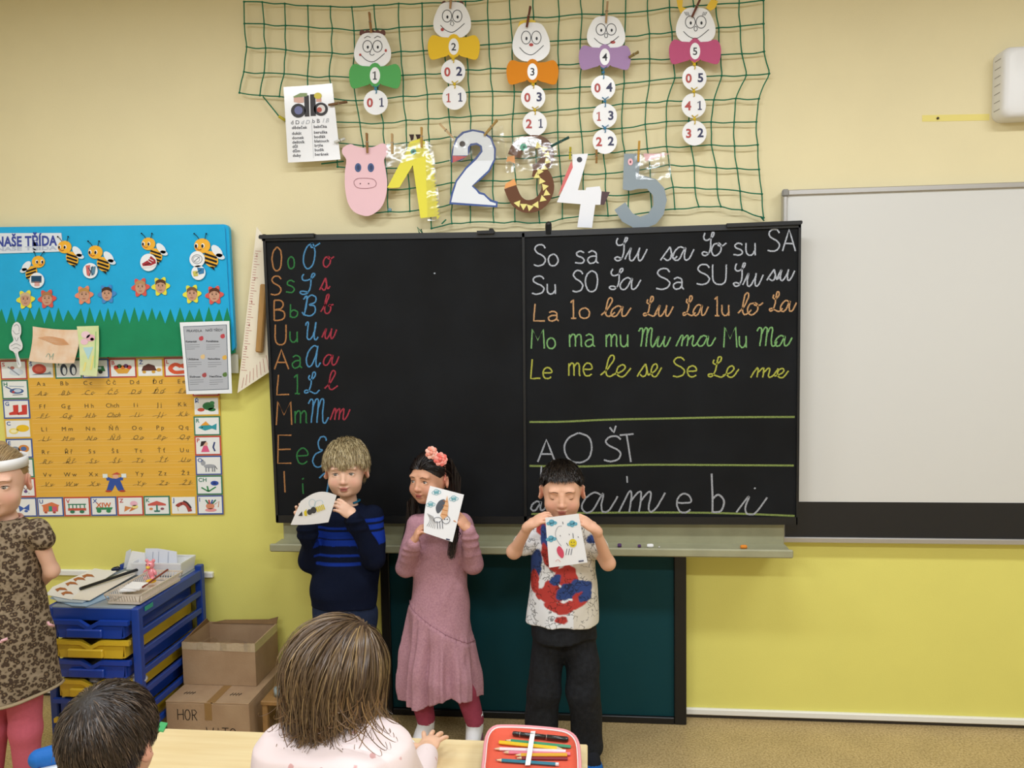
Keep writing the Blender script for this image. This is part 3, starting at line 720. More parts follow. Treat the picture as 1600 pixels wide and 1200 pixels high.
for txt, K, a, b, base, hh, c in [
 ('So',0,85,220,268,118,W_),('sa',0,315,445,255,70,W_),('Su',1,535,715,240,130,W_),('sa',1,790,975,238,75,W_),('So',1,1020,1155,212,130,W_),('su',0,1195,1315,210,68,W_),('SA',0,1385,1540,187,122,W_),
 ('Su',0,75,205,425,100,W_),('SO',0,300,440,412,118,W_),('Sa',1,505,680,400,118,W_),('Sa',0,765,920,398,115,W_),('SU',0,990,1155,372,112,W_),('Su',1,1195,1360,382,130,W_),('su',1,1380,1535,350,62,W_),
 ('La',0,85,225,575,95,O_),('lo',0,290,395,560,105,O_),('la',1,460,625,550,105,O_),('Lu',1,695,860,548,110,O_),('La',1,915,1055,545,110,O_),('lu',0,1090,1170,545,108,O_),('lo',1,1220,1360,540,122,O_),('La',1,1395,1545,522,110,O_),
 ('Mo',0,72,205,728,108,G_),('ma',0,285,425,718,70,G_),('mu',0,488,608,718,68,G_),('Mu',1,668,845,718,105,G_),('ma',1,875,1095,715,62,G_),('Mu',0,1140,1265,722,115,G_),('Ma',1,1325,1520,715,105,G_),
 ('Le',0,70,185,895,108,Y_),('me',0,280,410,880,72,Y_),('le',1,455,625,885,120,Y_),('se',1,660,795,885,72,Y_),('Se',0,858,990,885,108,Y_),('Le',1,1055,1225,888,115,Y_),('me',1,1290,1500,890,55,Y_)]:
    chalk(txt, K, a, b, base-hh, base, c, rw, **D6)
D7 = dict(sx=3.5556, sy=3.5571, ox=810, oy=600, w=2.7)
for txt, K, a, b, base, hh in [('A',0,108,205,432,122),('O',0,255,408,437,165),('Š',0,475,568,430,198),('T',0,562,640,435,158),('a',1,70,165,704,52),('a',1,352,552,715,112),('m',1,558,815,712,118),('e',0,880,960,715,106),('i',1,1210,1382,726,150)]:
    chalk(txt, K, a, b, base-hh, base, '#b8bac0', rw, **D7)
m = PB(); cm = chalkmat('#b8bac0'); q = lambda *P: [(810+x/3.5556, 600+y/3.5571) for x, y in P]
m.line(catmull(q((1073, 498), (1078, 620), (1078, 715)), 5), 3, cm, 1.5); m.line(catmull(q((1078, 640), (1110, 615), (1142, 650), (1125, 705), (1080, 712)), 5), 3, cm, 1.7)
m.line(q((603, 512), (605, 548)), 2.4, cm, 1.5); m.line(q((128, 455), (124, 520)), 2.4, cm, 1.5); m.build('chalk_word', rw)
for P in (((62, 211), (250, 209), (500, 198), (800, 192), (1150, 185), (1535, 183)), ((62, 455), (350, 458), (700, 449), (1050, 450), (1530, 453)), ((72, 722), (400, 716), (800, 714), (1150, 718), (1535, 733))):
    m = PB(); m.line(catmull(q(*P), 12), 3.0, chalkmat('#94a55c'), 1); m.build('chalk_line', rw)
OR, GR, BL, RD = '#c58a55', '#3f8a4c', '#5e9fd0', '#b8404f'
D5 = dict(sx=2.5, sy=2.5, ox=400, oy=340, w=2.2)
for txt, K, a, b, tp, base, c in [
 ('O',0,63,100,115,208,OR),('S',0,58,98,228,302,OR),('B',0,72,113,322,402,OR),('U',0,75,118,418,497,OR),('A',0,72,128,515,592,OR),('L',0,82,130,615,692,OR),('M',0,80,140,718,810,OR),('E',0,85,138,850,960,OR),('I',0,110,114,990,1073,OR),
 ('o',0,125,150,152,200,GR),('s',0,117,150,245,293,GR),('b',0,135,163,338,390,GR),('u',0,133,162,445,487,GR),('a',0,142,180,538,588,GR),('l',0,150,172,612,688,GR),('m',0,153,200,755,803,GR),('e',0,160,203,900,962,GR),('i',0,180,188,1018,1080,GR),
 ('O',1,185,250,100,200,BL),('S',1,172,230,218,300,BL),('B',1,180,235,303,385,BL),('U',1,193,243,408,478,BL),('A',1,197,252,500,583,BL),('L',1,190,248,603,687,BL),('M',1,205,283,708,803,BL),('E',1,222,275,855,975,BL),
 ('o',1,263,305,152,193,RD),('s',1,248,290,235,283,RD),('b',1,253,303,300,375,RD),('u',1,258,315,433,473,RD),('a',1,263,325,535,577,RD),('l',1,268,320,597,672,RD),('m',1,290,368,745,790,RD)]:
    chalk(txt, K, a, b, tp, base, c, lw, **D5)
m = PB(); m.line([(499, 747), (505, 741), (514, 736)], 2.5, chalkmat(BL), 1); m.line([(514, 750), (511, 768), (508, 790)], 2.5, chalkmat(BL), 1); m.el(679, 427, 1.5, 1.2, chalkmat(W_), 1); m.build('chalk_word', lw)

# chalk tray under the board
TY = -.09; OL = mat('#a09e7f', .5, noise=.12, scale=12)
t = thing('chalk_tray', 'long beige metal chalk ledge under the blackboard', 'chalk tray', Wy(830, 862, -.17))
a, b = Wy(443, 816, TY), Wy(1225, 822, TY); zl = (Wy(443, 842, -.12)[2]+Wy(1225, 850, -.12)[2])/2
zs = .775
mb = MB(); mb.b2((a[0], TY-.006, zs), (b[0], TY+.02, .885), OL, .003); mb.build('back_plate', t)
mb = MB(); mb.b2((a[0]-.012, -.215, zs), (b[0]+.006, TY, zs+.018), OL, .004); mb.b2((a[0]-.012, -.22, zs-.004), (b[0]+.006, -.206, zs+.030), OL, .005); mb.build('ledge', t)
for x in (a[0]+.02, b[0]-.02):
    mb = MB(); mb.b2((x-.008, TY, zs-.02), (x+.008, 0, zs+.06), mat('#5b5a4e', .5)); mb.build('bracket', t)
ZL = zs+.018
for px, c, r, l, lab, ct in ((968, '#5a3f66', .008, .016, 'small round purple chalk stub on the tray, left of the two', 'chalk'), (999, '#5a3f66', .0065, .013, 'smaller purple chalk stub on the tray, right of the two', 'chalk'), (1016, '#f2f0ee', .008, .026, 'white chalk piece on the beige tray', 'chalk'), (1162, '#e08a35', .008, .026, 'orange chalk piece near the right end of the tray', 'chalk'), (1030, '#cfcac6', .003, .006, 'tiny pale chalk crumb beside the white chalk', 'chalk')):
    p = Wz(px, 850, ZL); p[1] = -.165; p = np.array([Wy(px, 850, -.165)[0], -.165, ZL+r])
    mb = MB(); mb.tube([p-(l/2, .001, 0), p-(l*.3, .001, 0), p+(l*.3, .001, 0), p+(l/2, .001, 0)], [r*.75, r, r, r*.7], mat(c, .9, bump=.3, bscale=200), 10)
    mb.build('chalk', label=lab, cat=ct)

# dark green lower board
t = thing('lower_board', 'dark green lower board with black frame standing under the chalk tray', 'blackboard', (0, -.06, 0))
gx0, gx1 = Wy(612, 1000, -.06)[0], Wy(1053, 1000, -.06)[0]; gx2 = Wy(1072, 1000, -.06)[0]
mb = MB(); mb.b2((gx0, -.06, .03), (gx1, -.02, .76), mat('#063c42', .6)); mb.build('green_panel', t)
for lo, hi in (((gx1, -.075, .0), (gx2, -.015, .765)), ((gx0-.04, -.075, 0), (gx0, -.015, .765)), ((gx0, -.075, 0), (gx1, -.015, .03)), ((gx0, -.07, .745), (gx1, -.015, .765))):
    mb = MB(); mb.b2(lo, hi, mat('#0c0c0e', .4), .003); mb.build('frame_bar', t)
# ------------------------------------------------------------ net
NY = -.028
t = thing('cord_net', 'green knotted cord net hung on the wall above the blackboard', 'net', Wy(790, 345, NY))
NC = mat('#187052', .7)
CX = [380, 411, 443, 479, 514, 548, 584, 621, 658, 693, 727, 762, 797, 834, 872, 908, 943, 977, 1013, 1047, 1084, 1119, 1155, 1192]
ROWS = [
 [(380,2),(479,9),(548,11),(640,5),(727,3),(797,-7),(1192,-30)],
 [(380,36),(479,43),(548,47),(621,44),(727,34),(797,29),(908,23),(977,20),(1084,9),(1192,1.5)],
 [(380,72),(479,81),(548,84),(640,80),(727,72),(797,66),(908,62),(977,58),(1084,46),(1192,38)],
 [(380,112),(479,118),(548,120),(640,118),(727,108),(797,108),(900,100),(977,95),(1095,88),(1192,80)],
 [(380,146),(443,151),(548,157),(640,150),(727,145),(797,143),(905,137),(977,130),(1050,122),(1192,116)],
 [(514,190),(565,193),(627,188),(700,183),(797,179),(905,170),(977,162),(1050,157),(1192,154)],
 [(514,224),(567,230),(640,221),(700,213),(797,213),(905,205),(977,200),(1050,190),(1192,190)],
 [(514,260),(540,262),(620,262),(700,250),(800,247),(905,241),(977,236),(1045,228),(1192,227)],
 [(548,299),(600,297),(640,294),(700,285),(800,281),(880,275),(960,270),(1050,258),(1192,265)],
 [(548,334),(600,331),(650,327),(700,318),(800,315),(890,305),(985,304),(1050,293),(1110,294),(1192,304)],
 [(658,358),(690,350),(727,347),(797,347),(850,348),(893,338),(960,337),(1065,325),(1119,322),(1155,328),(1192,341)]]
def drift(x, y):
    if x < 460: return np.interp(y, [0, 36, 72, 112, 146], [0, 3, 4, 2, -5])
    ws = [460, 548, 620, 727, 797, 880, 977, 1047, 1119, 1192]
    tb = {460: [0, 2, 3, 2, 2, 2, 2, 2], 548: [0, 5, 6, 2, 8, 18, 22, 25], 620: [0, 3, 5, 8, 10, 14, 17, 20], 727: [0, 1, 2, 5, 8, 10, 10, 8], 797: [0, 3, 5, 6, 6, 5, 7, 9],
          880: [0, 0, 0, 0, -1, 0, 4, 7], 977: [0, -1, -2, -3, -3, -5, 3, 6], 1047: [0, 2, 5, 7, -3, -9, 1, 8], 1119: [0, 3, 6, 8, -4, -10, 0, 8], 1192: [0, 1, 3, 11, -6, -11, -5, 1]}
    ys = [0, 40, 80, 118, 155, 205, 265, 340]
    return np.interp(x, ws, [np.interp(y, ys, tb[w]) for w in ws])
rowY = lambda k, x: np.interp(x, [p[0] for p in ROWS[k]], [p[1] for p in ROWS[k]])
def node(c, r):
    y = rowY(r, CX[c]); x = CX[c]+drift(CX[c], y); rr = random.Random(c*31+r)
    return np.array([x+rr.uniform(-1.6, 1.6), y+rr.uniform(-1.2, 1.2)])
def exists(c, r):
    if r <= 4: return True
    if r <= 7: return CX[c] >= 514
    if r <= 9: return CX[c] >= 548
    return CX[c] >= 658
def cord(P, seed, sag=1.0):
    rr = random.Random(seed); Q = []
    for i in range(len(P)-1):
        a, b = P[i], P[i+1]; Q.append(a); d = b-a; n = np.array([-d[1], d[0]])/(np.linalg.norm(d)+1e-6)
        if sag > 0 and abs(d[0]) > abs(d[1]): n = np.array([0, 1.])
        Q.append((a+b)/2+n*rr.uniform(-.6, 1.9)*sag)
    Q.append(P[-1]); Q = catmull(Q, 3)
    return [Wy(p[0], p[1], NY+.004*math.sin(seed+i*.5)) for i, p in enumerate(Q)]
for r in range(11):
    cs = [c for c in range(24) if exists(c, r)]; mb = MB()
    mb.tube(cord([node(c, r) for c in cs], r*7+1), .0027, NC, 5); mb.build('cord', t)
for c in range(24):
    rs = [r for r in range(11) if exists(c, r)]; mb = MB(); P = [node(c, r) for r in rs]
    mb.tube(cord(P, c*5+3, .8), .0027, NC, 5); mb.build('cord', t)
    mb = MB()
    for p in P: mb.ell(Wy(p[0], p[1], NY-.001), (.0055, .005, .0045), NC, nu=6, nv=4)
    mb.build('knots', t, kind='stuff')
for P in (((411, 151), (425, 168), (437, 183), (447, 190)), ((502, 256), (520, 254), (537, 252)), ((658, 358), (660, 364), (652, 355), (656, 366)), ((1192, 341), (1188, 338), (1194, 345)), ((690, 350), (697, 343))):
    mb = MB(); mb.tube([Wy(x, y, NY-.002) for x, y in P], .003, NC, 6); mb.build('cord_end', t)
mb = MB(); mb.tube([Wy(436, 182, NY), Wy(449, 190, NY)], .006, mat('#d8c93c', .5), 8); mb.build('yellow_tie', t, label='yellow tie on the lower left cord end')
mb = MB(); mb.ell(Wy(609, 328, NY), (.009, .006, .008), mat('#7d9aa8', .6)); mb.build('knot', t, label='grey blue knot')

# ------------------------------------------------------------ clothespins
def peg(px, py, ang, lab, col='#a98456', L=30, y=-.062):
    c = Wy(px, py, y); k = L/2/365.; u = np.array([math.sin(ang), 0, math.cos(ang)]); v = np.array([math.cos(ang), 0, -math.sin(ang)])
    m = mat(col, .6, noise=.25, scale=60, stretch=(1, 1, .2))
    t = thing('clothespin', lab, 'clothespin', c-u*k, 'clothespins on the cord net')
    for s in (-1, 1):
        mb = MB(); R = np.stack([v, np.array([0, 1., 0]), u], 1)
        P = []; w = .0042
        A = [(-.0075, k), (-.0025, k*.2), (-.0065, -k*.2), (-.0015, -k), (-.0002, -k), (-.0008, k*.1), (-.0055, k)]
        A = [(x*s*.9, z) for x, z in A]
        mb.prism([c+R @ np.array([0, -w-x, z]) for x, z in A], R @ np.array([.0085, 0, 0]), m)
        for i in range(len(mb.v)): mb.v[i] = tuple(np.array(mb.v[i])-R[:, 0]*.00425)
        mb.build('wooden_jaw', t)
    mb = MB(); mb.tube([c+R @ np.array([-.006, -w, k*.1]), c+R @ np.array([.006, -w, k*.1])], .0035, mat('#a9a9a5', .3, metal=.9), 8); mb.build('spring', t)
BR, OR2 = '#6a3a28', '#b98a45'
for a in ((579, 36, -.06, 'reddish brown clothespin holding the face with the green bow'), (705, -2, .1, 'clothespin at the top holding the face with the yellow bow', '#b08b62'), (826, 27, .2, 'dark brown clothespin holding the face with the orange bow', BR), (948, 20, .08, 'light clothespin holding the face with the purple bow', '#b3936a'), (1088, 12, .45, 'dark clothespin tilted above the face with the pink bow', BR),
          (528, 162, 1.45, 'brown clothespin lying sideways on the d and b reading sheet', '#7d5c3a'), (574, 224, .0, 'upright clothespin holding the pink pig'), (613, 225, .03, 'pale clothespin holding the clear film between pig and giraffe', '#c3a273'), (659, 215, .03, 'clothespin holding the yellow giraffe number one', '#bd9555'), (698, 205, -.75, 'blurred pale clothespin at the left of the swan', '#c8ab80'), (767, 200, .75, 'clothespin clipped on top of the swan number two', '#a98a50'),
          (875, 222, 1.15, 'dark green clothespin at the right of the brown number three', '#1d4c45'), (891, 240, .05, 'small yellow clothespin above the stork number four', '#b9ab2a', 18), (932, 245, 0.02, 'brown clothespin hanging right of the stork head', '#97703f', 20), (998, 237, .05, 'golden clothespin holding the grey elephant number five', '#c6963c'), (990, 86, 1.1, 'small dark clothespin behind the purple bow', '#8a7440', 16), (531, 220, 1.3, 'white thin clothespin by the lower right corner of the reading sheet', '#dad9d0', 18)):
    peg(a[0], a[1], a[2], a[3], a[4] if len(a) > 4 else '#9a7246', a[5] if len(a) > 5 else 30)

# ------------------------------------------------------------ faces with bow ties and number discs
K_ = mat('#1d1c22', .5); PAP = mat('#efeff0', .3, coat=.15); RED = mat('#b4463f', .5); NAVY = mat('#2d2f55', .5); WP = mat('#f0efee', .5)
FY = -.056
def garland(cx, top, fw, fh, bow, bcx, bcy, discs, num, lab, hair, tie, brows=0, mouthx=0, nose='o', lashes=0):
    t = thing('number_face', lab, 'decoration', Wy(bcx, discs[-1][1]+19, FY), 'laminated number faces on the net')
    W = onwall(FY); m = Print(W)
    hw, hh = fw/2, fh/2; cy = top+hh
    out = [(cx, cy-hh), (cx+hw*.55, cy-hh*.9), (cx+hw*.86, cy-hh*.4), (cx+hw, cy+hh*.15), (cx+hw*.9, cy+hh*.62), (cx+hw*.5, cy+hh*.95), (cx, cy+hh), (cx-hw*.5, cy+hh*.95), (cx-hw*.9, cy+hh*.62), (cx-hw, cy+hh*.15), (cx-hw*.86, cy-hh*.4), (cx-hw*.55, cy-hh*.9)]
    m.slab(catmull(out, 3, True), PAP, .0015)
    for g in (-1, 1):
        ex = cx+g*hw*.27-mouthx*.2; ey = cy-hh*.22
        m.ring(ex, ey, hw*.25, hh*.33, 1.0, K_, 2); m.el(ex+hw*.02, ey+hh*.05, hw*.055, hh*.09, K_, 2)
        if brows: m.line([(ex-5, ey-hh*.5+1), (ex, ey-hh*.58), (ex+5, ey-hh*.5)], 1, K_, 2)
        if lashes:
            for i in range(3): m.line([(ex+g*(2+2*i), ey-hh*.35), (ex+g*(4+2.6*i), ey-hh*.55)], .8, K_, 2)
    if nose == 'o': m.ring(cx, cy+hh*.14, hw*.08, hh*.12, .9, K_, 2)
    elif nose == 'r': m.el(cx, cy+hh*.15, 3.4, 2.6, RED, 2)
    elif nose == 'd': m.line([(cx-1, cy), (cx-3, cy+7), (cx+1, cy+9), (cx+3, cy+6), (cx, cy)], .9, K_, 2)
    elif nose == 'c': m.line(catmull([(cx-3, cy+2), (cx-4, cy+6), (cx, cy+8), (cx+3, cy+6)], 3), .9, K_, 2)
    m.line(catmull([(cx-hw*.62, cy+hh*.28), (cx-hw*.3, cy+hh*.58), (cx+hw*.1, cy+hh*.64), (cx+hw*.66, cy+hh*.18)], 5), 1, K_, 2)
    if num == '2': m.el(cx-hw*.52, cy+hh*.52, 2.6, 2.6, RED, 2)
    elif num == '1': m.el(cx-hw*.66, cy+hh*.26, 1.8, 2, RED, 2); m.el(cx+hw*.72, cy+hh*.02, 1.8, 2.4, RED, 2)
    elif num == '4': m.el(cx+hw*.35, cy+hh*.52, 4, 2.4, RED, 2)
    elif num == '5': m.el(cx-1, cy+hh*.68, 4, 1.6, RED, 2)
    m.build('face', t)
    if hair:
        for kind, pts, c in hair:
            m = Print(onwall(FY+.002)); m.slab(pts, mat(c, .5), .001); m.build(kind, t)
    m = Print(onwall(FY-.003)); bw, bh = 40, 22
    L = [(bcx-6, bcy-12), (bcx-20, bcy-15), (bcx-33, bcy-18), (bcx-40, bcy-8), (bcx-40, bcy+8), (bcx-35, bcy+20), (bcx-20, bcy+17), (bcx-7, bcy+11)]
    Rr = [(2*bcx-x, y) for x, y in L][::-1]
    mid = circ(bcx, bcy-1, 12, 19, 16)
    m.slab(catmull(L, 3, True), mat(bow, .6), .0015); m.slab(catmull(Rr, 3, True), mat(bow, .6), .0015); m.slab(mid, mat(bow, .6), .0015, 1)
    m.slab(circ(bcx, bcy, 8, 13, 20), PAP, .001, 3); (m.one(bcx, bcy+6, 12, K_, 5) if num == '1' else m.text(num, bcx, bcy+6, 12, K_, 5, align='c', bold=.01))
    m.build('bow_tie', t)
    py = bcy+19
    for (dx, dy, a, b) in discs:
        m = Print(onwall(FY-.001)); m.slab(circ(dx, dy, 19, 19.5, 32), PAP, .0015); [(m.one(x_, y_, 13, c_, 2) if s_ == '1' else m.text(s_, x_, y_, 14, c_, 2, align='c', bold=.03)) for s_, x_, y_, c_ in ((a, dx-9, dy+7, RED), (b, dx+9.5, dy+6, NAVY))]
        m.build('number_disc', t)
        mb = MB(); mb.tube([Wy(x, y, FY-.004) for x, y in ((dx-4, py-3), (dx+1, py+1), (dx+1, dy-15), (dx, dy-14))], .0022, mat(tie, .6), 6)
        mb.ell(Wy(dx, (py+dy-19)/2, FY-.005), (.007, .004, .005), mat(tie, .6)); mb.tube([Wy(dx, py, FY-.005), Wy(dx+6, py-4, FY-.007)], .0016, mat(tie, .6), 5); mb.build('string', t)
        py = dy+18
cur = lambda cx, y, n, w, c: ('hair', catmull([(cx-w, y+6)]+[(cx-w+2*w*i/(n*2), y-(3 if i % 2 else 0)) for i in range(n*2+1)]+[(cx+w, y+6)], 2)+[], c)
garland(582, 51, 58, 55, '#56a85c', 586, 118, [(587, 160, '0', '1')], '1', 'smiling white face with green bow tie and one number disc', [cur(582, 49, 5, 20, '#5e3326')], '#3a86a8', brows=1, nose='c')
garland(706.5, 3, 59, 57, '#e6bd2e', 709, 73, [(708, 112, '0', '2'), (710, 152, '1', '1')], '2', 'white face with yellow bow tie and two number discs', [cur(707, 4, 4, 17, '#5a2f24')], '#d9b92c', nose='d')
garland(830, 35, 59, 61, '#e08a16', 832, 112, [(833, 152, '0', '3'), (835.5, 193, '2', '1')], '3', 'white face with red nose, yellow hair and orange bow tie', [('hair', catmull([(809, 45), (812, 34), (822, 31), (836, 32), (838, 44)], 3), '#e7c63c')], '#d6b52c', nose='r')
garland(947, 25, 60, 54, '#ad8cba', 945, 89, [(942.5, 137, '0', '4'), (945, 181, '1', '3'), (945, 221, '2', '2')], '4', 'white face with light purple bow tie and three number discs', [('hair_tuft', [(938, 24), (948, 24), (943, 36)], '#4b2a20')], '#3f7fa6')
garland(1087, 12, 62, 58, '#c0577f', 1086, 80, [(1085, 122, '0', '5'), (1084, 165, '4', '1'), (1085, 208, '3', '2')], '5', 'white face with pink bow tie, yellow antennae and three number discs', [('antenna', [(1057, 0), (1067, 0), (1066, 11), (1073, 13), (1064, 22), (1059, 10)], '#e6bd2e'), ('antenna', [(1112, -2), (1122, 2), (1118, 12), (1110, 17), (1103, 12)], '#e6bd2e')], '#d9b92c', lashes=1)

# ------------------------------------------------------------ paper number animals
def card(name, lab, bx, by, y=-.058):
    t = thing(name, lab, 'decoration', Wy(bx, by, y), 'paper number animals on the net'); return t
def film(t, q, y=-.062):
    m = Print(onwall(y)); m.sheet(q, plastic(), 6, 6, .0004); m.build('clear_film', t)
PK = mat('#efc6cd', .55)
t = card('paper_pig', 'pink pig face shaped like a zero with blue eyes', 571, 338)
m = Print(onwall(-.058))
m.slab(catmull([(540, 228), (548, 225), (558, 229), (571, 231), (585, 229), (596, 224), (604, 227), (606, 238), (600, 250), (603, 268), (605, 288), (602, 310), (594, 326), (580, 336), (568, 337), (552, 330), (543, 315), (539, 292), (539, 268), (541, 250), (535, 240), (535, 232)], 3, True), PK, .0015)
m.el(559.5, 262, 5, 7, mat('#3e5686', .5), 2); m.el(579.5, 262, 5, 7, mat('#3e5686', .5), 2); m.el(560, 262, 2.4, 4, mat('#27355c', .5), 3); m.el(580, 262, 2.4, 4, mat('#27355c', .5), 3)
o_ = [(553, 285), (558, 279.5), (570, 278.5), (583, 280), (588, 286), (585, 292), (572, 294.5), (558, 293)]
m.line(catmull(o_, 4, True), .9, mat('#a07078', .6), 2, closed=True); m.el(563, 287, 1, 1, mat('#5a3940', .6), 2); m.el(576, 287, 1, 1, mat('#5a3940', .6), 2)
m.build('paper_shape', t)

YG = mat('#e9df3e', .45)
t = card('paper_giraffe', 'yellow giraffe shaped like number one with triangle mane', 668, 340)
m = Print(onwall(-.058)); m.slab([(605, 293), (634, 238), (640, 222), (657, 216), (668, 225), (672, 244), (684, 338), (657, 341), (645, 258), (624, 293), (612, 294)], YG, .0015)
m.build('paper_shape', t)
for i in range(9):
    y = 244+i*11; x = 669+i*1.25; m = Print(onwall(-.0583)); m.slab([(x, y-5), (x+8, y+1), (x, y+7)], YG if i % 2 else mat('#e2d94a', .45), .001); m.slab([(x+3, y+4), (x+9, y+5), (x+4, y+11)], YG, .001, 1); m.build('mane_triangle', t)
for x in (643, 653):
    m = Print(onwall(-.0575)); m.slab([(x-4, 210), (x+4, 210), (x+3, 218), (x-1, 220), (x-2, 215)], mat('#3b2a26', .6), .001); m.build('horn', t)
m = Print(onwall(-.0588)); m.el(646, 237, 4.5, 4.5, mat('#2f9b8c', .4), 1); m.el(646, 237, 2, 2, mat('#14504f', .4), 2); m.build('eye', t)
film(t, [(604, 224), (672, 222), (676, 240), (602, 262)]); film(t, [(664, 217), (676, 224), (690, 345), (668, 345)], -.0625)

t = card('paper_swan', 'white swan shaped like number two with blue outline and red beak', 740, 325)
SW = [(705, 254), (706, 235), (712, 216), (722, 206), (738, 202), (755, 205), (768, 215), (775, 232), (774, 250), (765, 268), (751, 281), (739, 290), (746, 296), (750, 300), (757, 302), (762, 307), (768, 312), (778, 315), (777, 324), (702, 319), (705, 302), (712, 282), (727, 262), (743, 246), (751, 236), (750, 229), (744, 226), (735, 228), (733, 240), (722, 250)]
m = Print(onwall(-.058)); m.slab(SW, mat('#3b5596', .5), .0015)
cxy = np.array([738, 262]); 
SI = [(707.5, 243), (709, 230), (715, 217), (725, 208.5), (739, 205), (754, 208), (766, 217), (772, 233), (771.5, 249), (763, 266), (749, 279), (737, 291), (744, 297.5), (748, 303), (756, 305), (760, 309), (766, 315), (775, 318), (774.5, 321), (705, 316), (708, 303), (714, 284), (729, 264), (745, 249), (754, 237), (753, 228), (745, 223), (735, 224.5), (731, 230), (731, 243)]
m.poly(SI, mat('#e9edf3', .4, coat=.3), 1); m.poly([(707, 243.5), (731, 244.5), (707.5, 254)], mat('#cf5a5e', .5), 2); m.el(722.5, 225, 4.6, 4.6, mat('#33262a', .5), 2)
m.build('paper_shape', t); film(t, [(703, 206), (786, 196), (790, 250), (702, 252)])

t = card('paper_snake', 'brown number three with pale yellow triangles and orange ends', 828, 334)
m = Print(onwall(-.058)); BRN = mat('#6b4630', .6)
m.slab(thick([(803, 244), (810, 229), (825, 222), (843, 222), (854, 232), (855, 248), (845, 262), (834, 267)], 20, 4), BRN, .0015, 0)
m.slab(thick([(833, 266), (848, 271), (856, 290), (851, 308), (838, 320), (820, 322), (806, 312), (797, 292)], 20, 4), BRN, .0015, 1)
m.poly([(800, 226), (812, 216), (830, 213), (846, 219), (846, 232), (826, 228), (812, 236)], mat('#d9dadb', .12, metal=.5, bump=.9, bscale=70), 4)
m.build('paper_shape', t)
for q in (((793, 245), (804, 243), (805, 256), (797, 252), (791, 253)), ((788, 295), (790, 287), (804, 279), (807, 289))):
    m = Print(onwall(-.0585)); m.slab(q, mat('#eda766', .6), .001, 2); m.build('orange_patch', t)
TR = [(841, 228, .3), (850, 233, 1.8), (855, 242, .8), (855, 252, .2), (850, 262, .4), (843, 268, 0), (839, 275, .5), (846, 283, 2.2), (851, 292, 1.9), (854, 302, .4), (848, 311, .3), (838, 320, 1.0), (828, 324, 1.8), (818, 322, 1.6), (809, 318, 1.2)]
for x, y, a in TR:
    m = Print(onwall(-.0592)); m.slab([(x+6.5*math.cos(a+k*2.094), y+6.5*math.sin(a+k*2.094)) for k in range(3)], mat('#ecdf86', .5), .001, 2); m.build('yellow_triangle', t)
m = Print(onwall(-.0595)); m.el(818, 230, 5.5, 5.5, mat('#35a583', .3, coat=.5), 3); m.el(819, 230, 2.4, 2.4, mat('#1c6a55', .3), 4); m.build('eye', t)
film(t, [(792, 214), (868, 212), (872, 262), (790, 270)])

t = card('paper_stork', 'white stork shaped like number four with long red beak', 906, 356)
m = Print(onwall(-.058)); m.slab([(894, 241), (919, 240), (903, 297), (915, 297), (916, 293), (937, 291), (940, 300), (938, 320), (930, 320), (925, 356), (902, 355), (907, 319), (870, 316), (895, 262)], mat('#ecedf2', .4, coat=.2), .0015)
m.el(905.5, 249.5, 4.2, 4.2, mat('#32333b', .5), 2); m.build('paper_shape', t)
m = Print(onwall(-.0575)); m.slab([(893, 251), (896, 265), (884, 288), (872, 307), (880, 282)], mat('#d86a68', .5), .001); m.build('beak', t)
m = Print(onwall(-.0575)); m.slab([(940, 299), (953, 300), (944, 320), (938, 320)], mat('#4b2f33', .5), .001); m.build('tail', t)

t = card('paper_elephant', 'grey elephant shaped like number five with pink ear and eye', 1000, 356)
m = Print(onwall(-.057)); GRY = mat('#8a979f', .5)
m.slab([(975, 240), (1001, 240), (998, 275), (1008, 275), (1025, 280), (1038, 294), (1042, 312), (1037, 335), (1025, 350), (1010, 356), (990, 356), (972, 346), (960, 328), (977, 316), (988, 333), (1000, 339), (1013, 334), (1021, 320), (1020, 305), (1011, 295), (997, 295), (985, 298), (973, 296)], GRY, .0015); m.build('paper_shape', t)
m = Print(onwall(-.0565)); m.slab([(1005, 240), (1047, 240), (1009, 252)], mat('#f0bcc2', .5), .001); m.build('ear', t)
m = Print(onwall(-.0585)); m.el(985, 253, 4, 5.5, mat('#f0b9c0', .5), 1); m.el(985, 253, 1.4, 2, mat('#7a2f3c', .5), 2); m.build('eye', t)
film(t, [(990, 238), (1048, 238), (1048, 282), (994, 280)])

# ------------------------------------------------------------ d / b reading sheet
t = thing('reading_sheet', 'white laminated reading sheet with large letters d and b', 'poster', Wy(490, 253, -.05))
q = [(443, 136), (519, 130), (532, 249), (450, 254)]
m = Print(onwall(-.055)); m.sheet(q, mat('#eeeef0', .25, coat=.5), 8, 8, .001, wob=lambda u, v: (0, .5*math.sin(3*u))); m.build('sheet', t)
m = Print(onwall(-.055)); A = lambda u, v: tuple((np.array(q[0])*(1-u)+np.array(q[1])*u)*(1-v)+(np.array(q[3])*(1-u)+np.array(q[2])*u)*v)
z = lambda x, y: (430+x/5.4526, 130+y/5.4545)
BKL = mat('#231d1f', .5)
m.rect(*z(250, 105), *z(290, 285), BKL, 3, R=-.03); m.rect(*z(300, 95), *z(345, 280), BKL, 3, R=-.03)
m.el(*z(198, 235), 11.5, 11, BKL, 3); m.el(*z(200, 232), 6.5, 6.5, mat('#6a6f9e', .5), 4); m.el(*z(390, 222), 11, 10.5, BKL, 3); m.el(*z(392, 220), 6.5, 6.5, mat('#e2dedd', .5), 4); m.el(*z(378, 228), 4, 4, mat('#b8503f', .5), 5)
